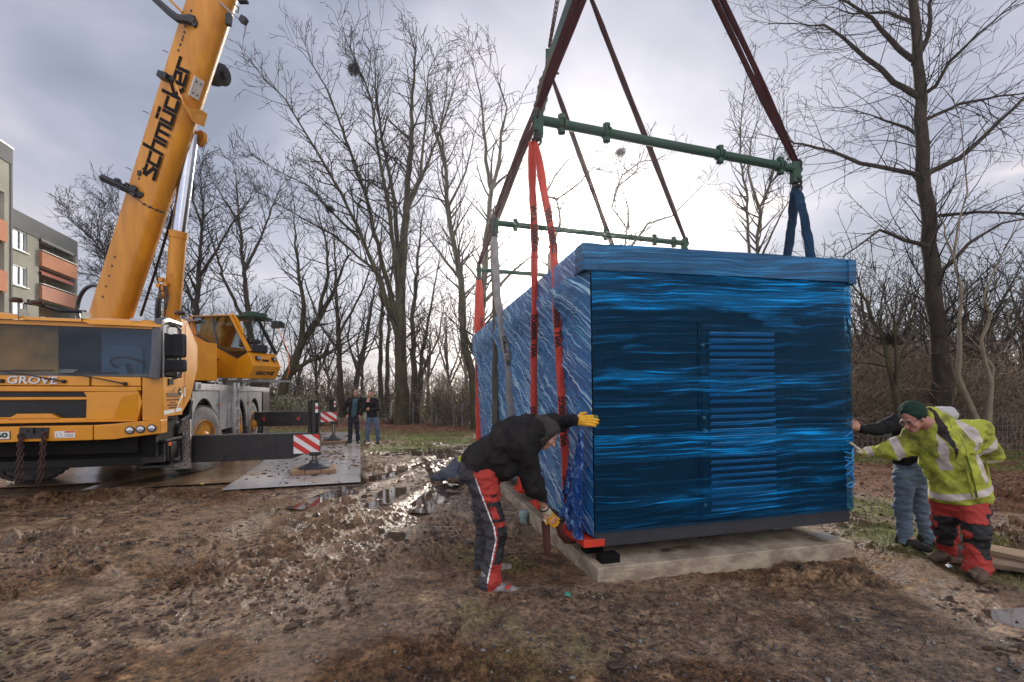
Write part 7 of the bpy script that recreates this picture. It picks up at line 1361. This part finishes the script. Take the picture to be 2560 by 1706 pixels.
# fences
def fence(pts, sp, ht, label, seed, wire=.0022):
    o = thing('wire_fence', (*pts[0], 0), label, 'fence'); pts = [Vector((*p, 0)) for p in pts]; W_ = MB()
    for a, b_ in zip(pts, pts[1:]):
        L_ = (b_-a).length; d = (b_-a)/L_; k = int(L_/sp)
        for i in range(k+1):
            q = a+d*(i*sp); pb_ = MB(); pb_.box(q+Vector((0, 0, ht/2+.02)), (.055, .055, ht+.06), Matrix.Rotation(math.atan2(d.y, d.x), 3, 'Z')); pb_.build('post', STEEL, o, True)
        for i in range(8): z = .06+i*(ht-.08)/7; W_.tube([a+Vector((0, 0, z)), b_+Vector((0, 0, z))], wire*1.3, 3, cap=False)
        for i in range(int(L_/.11)): q = a+d*(i*.11); W_.tube([q+Vector((0, 0, .03)), q+Vector((0, 0, ht))], wire, 3, cap=False)
    W_.build('mesh_wire', STEEL, o, True)
fence([LW(790, 25.5), LW(1033, 25), LW(1090, 24.0), LW(1156, 22.6), LW(1250, 21)], 1.45, 1.15, 'grey mesh fence at the edge of the leaves, left of the container', 1)
fence([LW(2085, 12.6), LW(2310, 11.9), LW(2640, 11.6)], 2.5, 1.15, 'grey mesh fence behind the jacket men at the right', 2)
# distant wood, far field edge
fw_ = Tree(77); rn = random.Random(77); b = MB()
for i in range(900):
    u = rn.uniform(-700, 3300); d = rn.uniform(125, 160); x = (u-1280)*d/F; h_ = rn.uniform(5, 10); b.tube([(x, d, 0), (x+rn.gauss(0, .5), d, h_*.5), (x+rn.gauss(0, 1), d, h_)], [.22, .18, .05], 3, cap=False)
    for k in range(9): z = h_*rn.uniform(.3, .95); dx = rn.uniform(-2, 2); b.tube([(x, d, z), (x+dx, d+rn.uniform(-1, 1), z+abs(dx)*rn.uniform(.4, 1.4))], [.12, .06], 3, cap=False)
tag(b.build('distant_wood', mat('distant bark', (.12, .115, .12), .9, var=.2)), 'grey wood on the horizon beyond the green field', None, None, 'stuff')
# ---------------------------------------------------------------- apartment blocks
plaster = mat('pale green-grey plaster', (.42, .42, .34), .85, col2=(.34, .34, .28), vscale=.8, bump=.1); plgrey = mat('grey concrete cladding', (.19, .20, .20), .85, var=.2, vscale=.7); peach = mat('peach balcony panel', (.62, .27, .17), .8, var=.12); peach2 = mat('orange balcony panel', (.64, .24, .11), .8, var=.12); ocher = mat('ochre wall', (.50, .34, .17), .85, var=.1); recess = mat('loggia grey-brown wall', (.32, .29, .23), .9)  # recess: greyer tone for loggia floors and one side wall
def BP(u, v, X):        # facade plane x = X - .311*(y-34)  (seen from the side)
    r = ray(u, v); t_ = (X+.311*34)/(r.x+.311); return r*t_+Vector((0, 0, EYE))
def block(label, u0, u1, utop0, vt0, X, floors, wins, balc, roof_h, back):
    o = thing('apartment_block', (*BP(u1, 985, X).xy, 0), label, 'building'); a, c = BP(u0, 985, X), BP(u1, 985, X); a.z = c.z = 0; d = (c-a).normalized(); nrm = Vector((d.y, -d.x, 0)); nrm = nrm if nrm.x > 0 else -nrm; H_ = BP(utop0, vt0, X).z
    L_ = (c-a).length
    return o, a, d, nrm, H_, L_
def facade(o, a, d, nrm, L_, H_, holes, depth=9):
    """front wall with real openings: holes = (s0, s1, z0, z1)"""
    ss = sorted({0, L_} | {h_[0] for h_ in holes} | {h_[1] for h_ in holes}); zs = sorted({0, H_} | {h_[2] for h_ in holes} | {h_[3] for h_ in holes}); b = MB()
    for s0, s1 in zip(ss, ss[1:]):
        for z0, z1 in zip(zs, zs[1:]):
            if any(h_[0] <= s0+1e-4 and s1 <= h_[1]+1e-4 and h_[2] <= z0+1e-4 and z1 <= h_[3]+1e-4 for h_ in holes): continue
            p = lambda s_, z: a+d*s_+Vector((0, 0, z)); b.add([p(s0, z0), p(s1, z0), p(s1, z1), p(s0, z1), *(q-nrm*.3 for q in (p(s0, z0), p(s1, z0), p(s1, z1), p(s0, z1)))], [(0, 1, 2, 3), (7, 6, 5, 4), (0, 4, 5, 1), (1, 5, 6, 2), (2, 6, 7, 3), (3, 7, 4, 0)])
    w = b.build('wall', plaster, o, True); return w
def bbox(name, o, a, d, nrm, s0, s1, n0, n1, z0, z1, m, bevel=0):
    b = MB(); V = [a+d*s_+nrm*n_+Vector((0, 0, z)) for s_ in (s0, s1) for n_ in (n0, n1) for z in (z0, z1)]; b.add(V, [(0, 1, 3, 2), (4, 6, 7, 5), (0, 4, 5, 1), (2, 3, 7, 6), (0, 2, 6, 4), (1, 5, 7, 3)]); return b.build(name, m, o, True, bevel=bevel)
wg = glassmat('window pane', (.10, .12, .13), .55, .03); wfm = mat('window frame white', (.75, .76, .76), .5, var=.05)
# low block
XB = -37.4
o, a, d, nrm, H_, L_ = block('pale green-grey apartment block with peach balconies behind the crane', -20, 192, 192, 605, XB, 5, None, None, 0, 0)
def sc(u): q = BP(u, 800, XB); q.z = 0; return (q-a).dot(d)
def zc_(u, v): return BP(u, v, XB).z
sW0, sW1, sB0, sB1 = sc(26), sc(68), sc(97), sc(190)
rows = [(BP(47, 574, XB).z, BP(47, 625, XB).z), (BP(47, 663, XB).z, BP(47, 712, XB).z)]
fh = rows[0][0]-rows[1][0]; holes = []; 
for k in range(4): holes.append((sW0, sW1, rows[0][1]-fh*k, rows[0][0]-fh*k))
bt = BP(97, 582, XB).z; bb = BP(97, 675, XB).z; bt2 = bt-fh
for k in range(4): holes.append((sB0, sB1, bt-fh*k-fh*.93, bt-fh*k))
facade(o, a, d, nrm, L_, H_, holes)
bbox('parapet', o, a, d, nrm, -.02, L_+.02, -.31, .05, H_-1.35, H_+.02, plgrey); bbox('end_wall', o, a, d, nrm, L_-.3, L_, -9, -.3, 0, H_, plaster); bbox('roof', o, a, d, nrm, 0, L_, -9, -.3, H_-.3, H_-.05, plgrey)
bbox('gable_edge', o, a, d, nrm, L_-.28, L_+.03, -.32, .04, 0, H_-1.36, plaster)
for k in range(4):
    z0, z1 = rows[0][1]-fh*k, rows[0][0]-fh*k; wn_ = bbox('window', o, a, d, nrm, sW0+.04, sW1-.04, -.16, -.14, z0+.04, z1-.04, wg); b = MB()
    bbox('window_frame', wn_, a, d, nrm, sW0, sW0+.10, -.14, -.05, z0, z1, wfm); bbox('window_frame', wn_, a, d, nrm, sW1-.10, sW1, -.14, -.05, z0, z1, wfm); bbox('window_frame', wn_, a, d, nrm, sW0+.1, sW1-.1, -.14, -.05, z0, z0+.10, wfm); bbox('window_frame', wn_, a, d, nrm, sW0+.1, sW1-.1, -.14, -.05, z1-.10, z1, wfm); bbox('window_frame', wn_, a, d, nrm, sW0+(sW1-sW0)*.62, sW0+(sW1-sW0)*.62+.14, -.13, -.06, z0+.1, z1-.1, wfm)
    bbox('window_sill', wn_, a, d, nrm, sW0-.1, sW1+.1, .0, .12, z0-.10, z0-.02, wfm)
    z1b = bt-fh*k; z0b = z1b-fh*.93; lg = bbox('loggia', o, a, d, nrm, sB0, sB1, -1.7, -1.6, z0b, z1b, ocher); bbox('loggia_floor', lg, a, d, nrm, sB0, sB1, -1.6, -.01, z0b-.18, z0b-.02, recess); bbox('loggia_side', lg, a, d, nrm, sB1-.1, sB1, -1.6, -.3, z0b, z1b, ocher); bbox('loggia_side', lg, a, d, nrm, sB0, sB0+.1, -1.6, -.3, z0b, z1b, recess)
    bbox('loggia_door', lg, a, d, nrm, sB0+.3, sB0+(sB1-sB0)*.30, -1.6, -1.55, z0b, z1b-.5, wg); pn = bbox('balcony', o, a, d, nrm, sB0, sB1-.25, -.05, .22, z0b-.12, z0b+1.02, peach2 if k == 0 else peach); bbox('balcony_rail', pn, a, d, nrm, sB0, sB1-.2, .0, .26, z0b+1.12, z0b+1.17, wfm)
    if k < 2:
        b = MB(); n_ = 26; s_ = [sB0+.1+(sB1-sB0-.6)*i/n_ for i in range(n_+1)]; V = []
        for i, q in enumerate(s_): V += [a+d*q-nrm*.35+Vector((0, 0, z1b-.12)), a+d*q+nrm*.12+Vector((0, 0, z1b-.42)), a+d*q+nrm*.12+Vector((0, 0, z1b-.58-.07*(i % 2)))]
        b.add(V, [(3*i+j, 3*i+j+1, 3*i+4+j, 3*i+3+j) for i in range(n_) for j in (0, 1)]); b.build('awning', mat('faded awning', (.45, .43, .38), .9) if k == 0 else mat('red awning', (.55, .16, .12), .9), lg, True)
        b = MB(); rn = random.Random(k+3); rg = np.random.default_rng(k)
        for i in range(60 if k == 0 else 25): q = a+d*rn.uniform(sB0+.6, sB1-.8)+nrm*rn.uniform(0, .2)+Vector((0, 0, z0b+1.1+rn.random()*.35)); b.tube([q, q+Vector((rn.gauss(0, .1), rn.gauss(0, .1), .12))], .03, 3)
        b.build('balcony_plants', MATS['leaf dull green'], pn, True)
# tall block at the frame edge
o, a, d, nrm, H_, L_ = block('taller grey apartment block cut by the left frame edge', -160, 29, 29, 376, -34.6, 8, None, None, 0, 0)
XC = -34.6
def sc2(u): q = BP(u, 800, XC); q.z = 0; return (q-a).dot(d)
sb1 = sc2(11); sb0 = sb1-4.2; fz = [BP(8, v, XC).z for v in (478, 602, 727)]; fh2 = (fz[0]-fz[2])/2; holes = [(sb0, sb1, fz[0]+fh2*.0-fh2*k+.05, fz[0]+fh2*.98-fh2*k) for k in range(-1, 5)]
holes = [h_ for h_ in holes if h_[2] > .2 and h_[3] < H_-.8]; facade(o, a, d, nrm, L_, H_, holes); bbox('parapet', o, a, d, nrm, -.02, L_+.02, -.32, .06, H_-1.0, H_+.04, plgrey); bbox('roof_coping', o, a, d, nrm, -.04, L_+.05, -.36, .10, H_+.041, H_+.16, wfm); bbox('end_wall', o, a, d, nrm, L_-.3, L_-.002, -10, -.31, 0, H_, plgrey); bbox('roof', o, a, d, nrm, 0, L_-.31, -10, -.31, H_-.3, H_-.05, plgrey)
bbox('grey_edge', o, a, d, nrm, sb1+.5, L_+.02, 0.002, .05, BP(20, 600, XC).z*0+3, H_-1.01, plgrey)
for s0, s1, z0, z1 in holes:
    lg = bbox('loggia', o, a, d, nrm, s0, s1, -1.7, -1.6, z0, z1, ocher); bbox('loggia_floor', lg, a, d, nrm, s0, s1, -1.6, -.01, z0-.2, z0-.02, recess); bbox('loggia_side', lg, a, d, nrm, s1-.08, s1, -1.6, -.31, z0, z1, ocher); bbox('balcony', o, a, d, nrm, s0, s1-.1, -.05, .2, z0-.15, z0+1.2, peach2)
# tarpaulin on the grass, boards, litter
def cloth_(name, c, w, l, m_, label, cat, rz, seed, zamp=.07):
    nx = 60; U, Vv = np.meshgrid(np.linspace(-1, 1, nx), np.linspace(-1, 1, nx), indexing='ij'); x = U*w*(1+.12*fbm(Vv*2+seed, U*0, 2, seed)); y = Vv*l*(1+.15*fbm(U*2+seed, Vv*0, 2, seed+1)); X_ = x*math.cos(rz)-y*math.sin(rz); Y_ = x*math.sin(rz)+y*math.cos(rz); z = .03+zamp*fbm(U*3+seed, Vv*3, 4, seed)**1.5+gheight(X_.ravel()+c[0], Y_.ravel()+c[1]).reshape(X_.shape)*.6
    ix = np.arange(nx*nx).reshape(nx, nx); Q = np.stack([ix[:-1, :-1], ix[1:, :-1], ix[1:, 1:], ix[:-1, 1:]], -1).reshape(-1, 4); o_ = link_mesh(name, np_mesh(name, np.stack([X_+c[0], Y_+c[1], z], -1).reshape(-1, 3), Q), m_, smooth=True); tag(o_, label, cat)
cloth_('tarpaulin', (*LW(700, 16.5), 0), 1.15, .9, mat('pale blue grey tarpaulin', (.38, .43, .45), .3, col2=(.26, .30, .31), vscale=3), 'crumpled pale blue-grey tarpaulin on the grass behind the near outrigger', 'tarpaulin', .3, 4, .16)
wood = mat('wet brown board', (.22, .14, .085), .55, col2=(.11, .07, .045), vscale=4, bump=.3, stretch=(1, 6, 6))
for (u, v, d_, rz, L_, lb) in ((2530, 1432, 4.25, -.55, .9, 'dark wet wooden board lying on the mud right of the hi-vis man'), (2565, 1415, 4.35, -.95, .8, 'paler wooden board lying across the darker one at the right edge')):
    q = P(u, v, d_); q.z = .03 if 'dark' in lb[:4] else .075; o = thing('wooden_board', q, lb, 'board', rz=rz); b = MB(); b.bx(-L_/2, L_/2, -.14, .14, 0, .045); b.build('board', wood if 'dark' in lb[:4] else mat('pale brown board', (.36, .25, .15), .6, var=.4, stretch=(1, 6, 6), bump=.3), o, bevel=.006)
def scrap(name, q, m_, label, cat, sx=.05, sy=.03):
    b = MB(); b.add([(-sx, -sy, .0), (sx, -sy*.8, .012), (sx*.8, sy, .02), (-sx*.9, sy*.8, .008), (0, 0, .028)], [(0, 1, 4), (1, 2, 4), (2, 3, 4), (3, 0, 4)]); o = b.build(name, m_); o.matrix_basis = Matrix.Translation(q) @ Matrix.Rotation(q.x*3, 4, 'Z'); tag(o, label, cat)
gz = lambda x, y: float(gheight(np.array([x]), np.array([y]))[0])+.02
for (u, v, m_, lb, ct_) in ((1270, 1492, RED, 'small red plastic scrap on the mud by the bending man\'s boot', 'scrap'), (1420, 1510, mat('green film scrap', (.03, .25, .17), .4), 'small green film scrap on the mud before the slab corner', 'scrap'), (2372, 1425, mat('pale scrap', (.5, .6, .6), .4), 'small pale plastic scrap between the hi-vis man\'s boots', 'scrap'), (505, 1215, mat('yellow leaf', (.65, .45, .12), .6), 'pale yellow leaf lying on the brown steel plate edge', 'leaf')):
    d_ = EYE*F/(v-985); x = (u-1280)*d_/F; scrap('scrap' if ct_ == 'scrap' else 'yellow_leaf', Vector((x, d_, max(gz(x, d_), .03))), m_, lb, ct_, .02 if ct_ == 'scrap' else .07)
# ---------------------------------------------------------------- thin haze volume, added to imitate lens flare round the sun
b = MB(); b.bx(-190, 190, -30, 330, -3.0, 34)
hm = bpy.data.materials.new('flare haze'); hm.use_nodes = True; t = hm.node_tree; t.nodes.clear()
pv = N(t, 'ShaderNodeVolumePrincipled', inp={'Color': (.86, .86, .88, 1), 'Density': .0013, 'Anisotropy': .88})
N(t, 'ShaderNodeOutputMaterial', inp={1: pv.outputs[0]})
tag(b.build('haze', hm), 'thin added haze imitating lens flare', None, None, 'stuff')
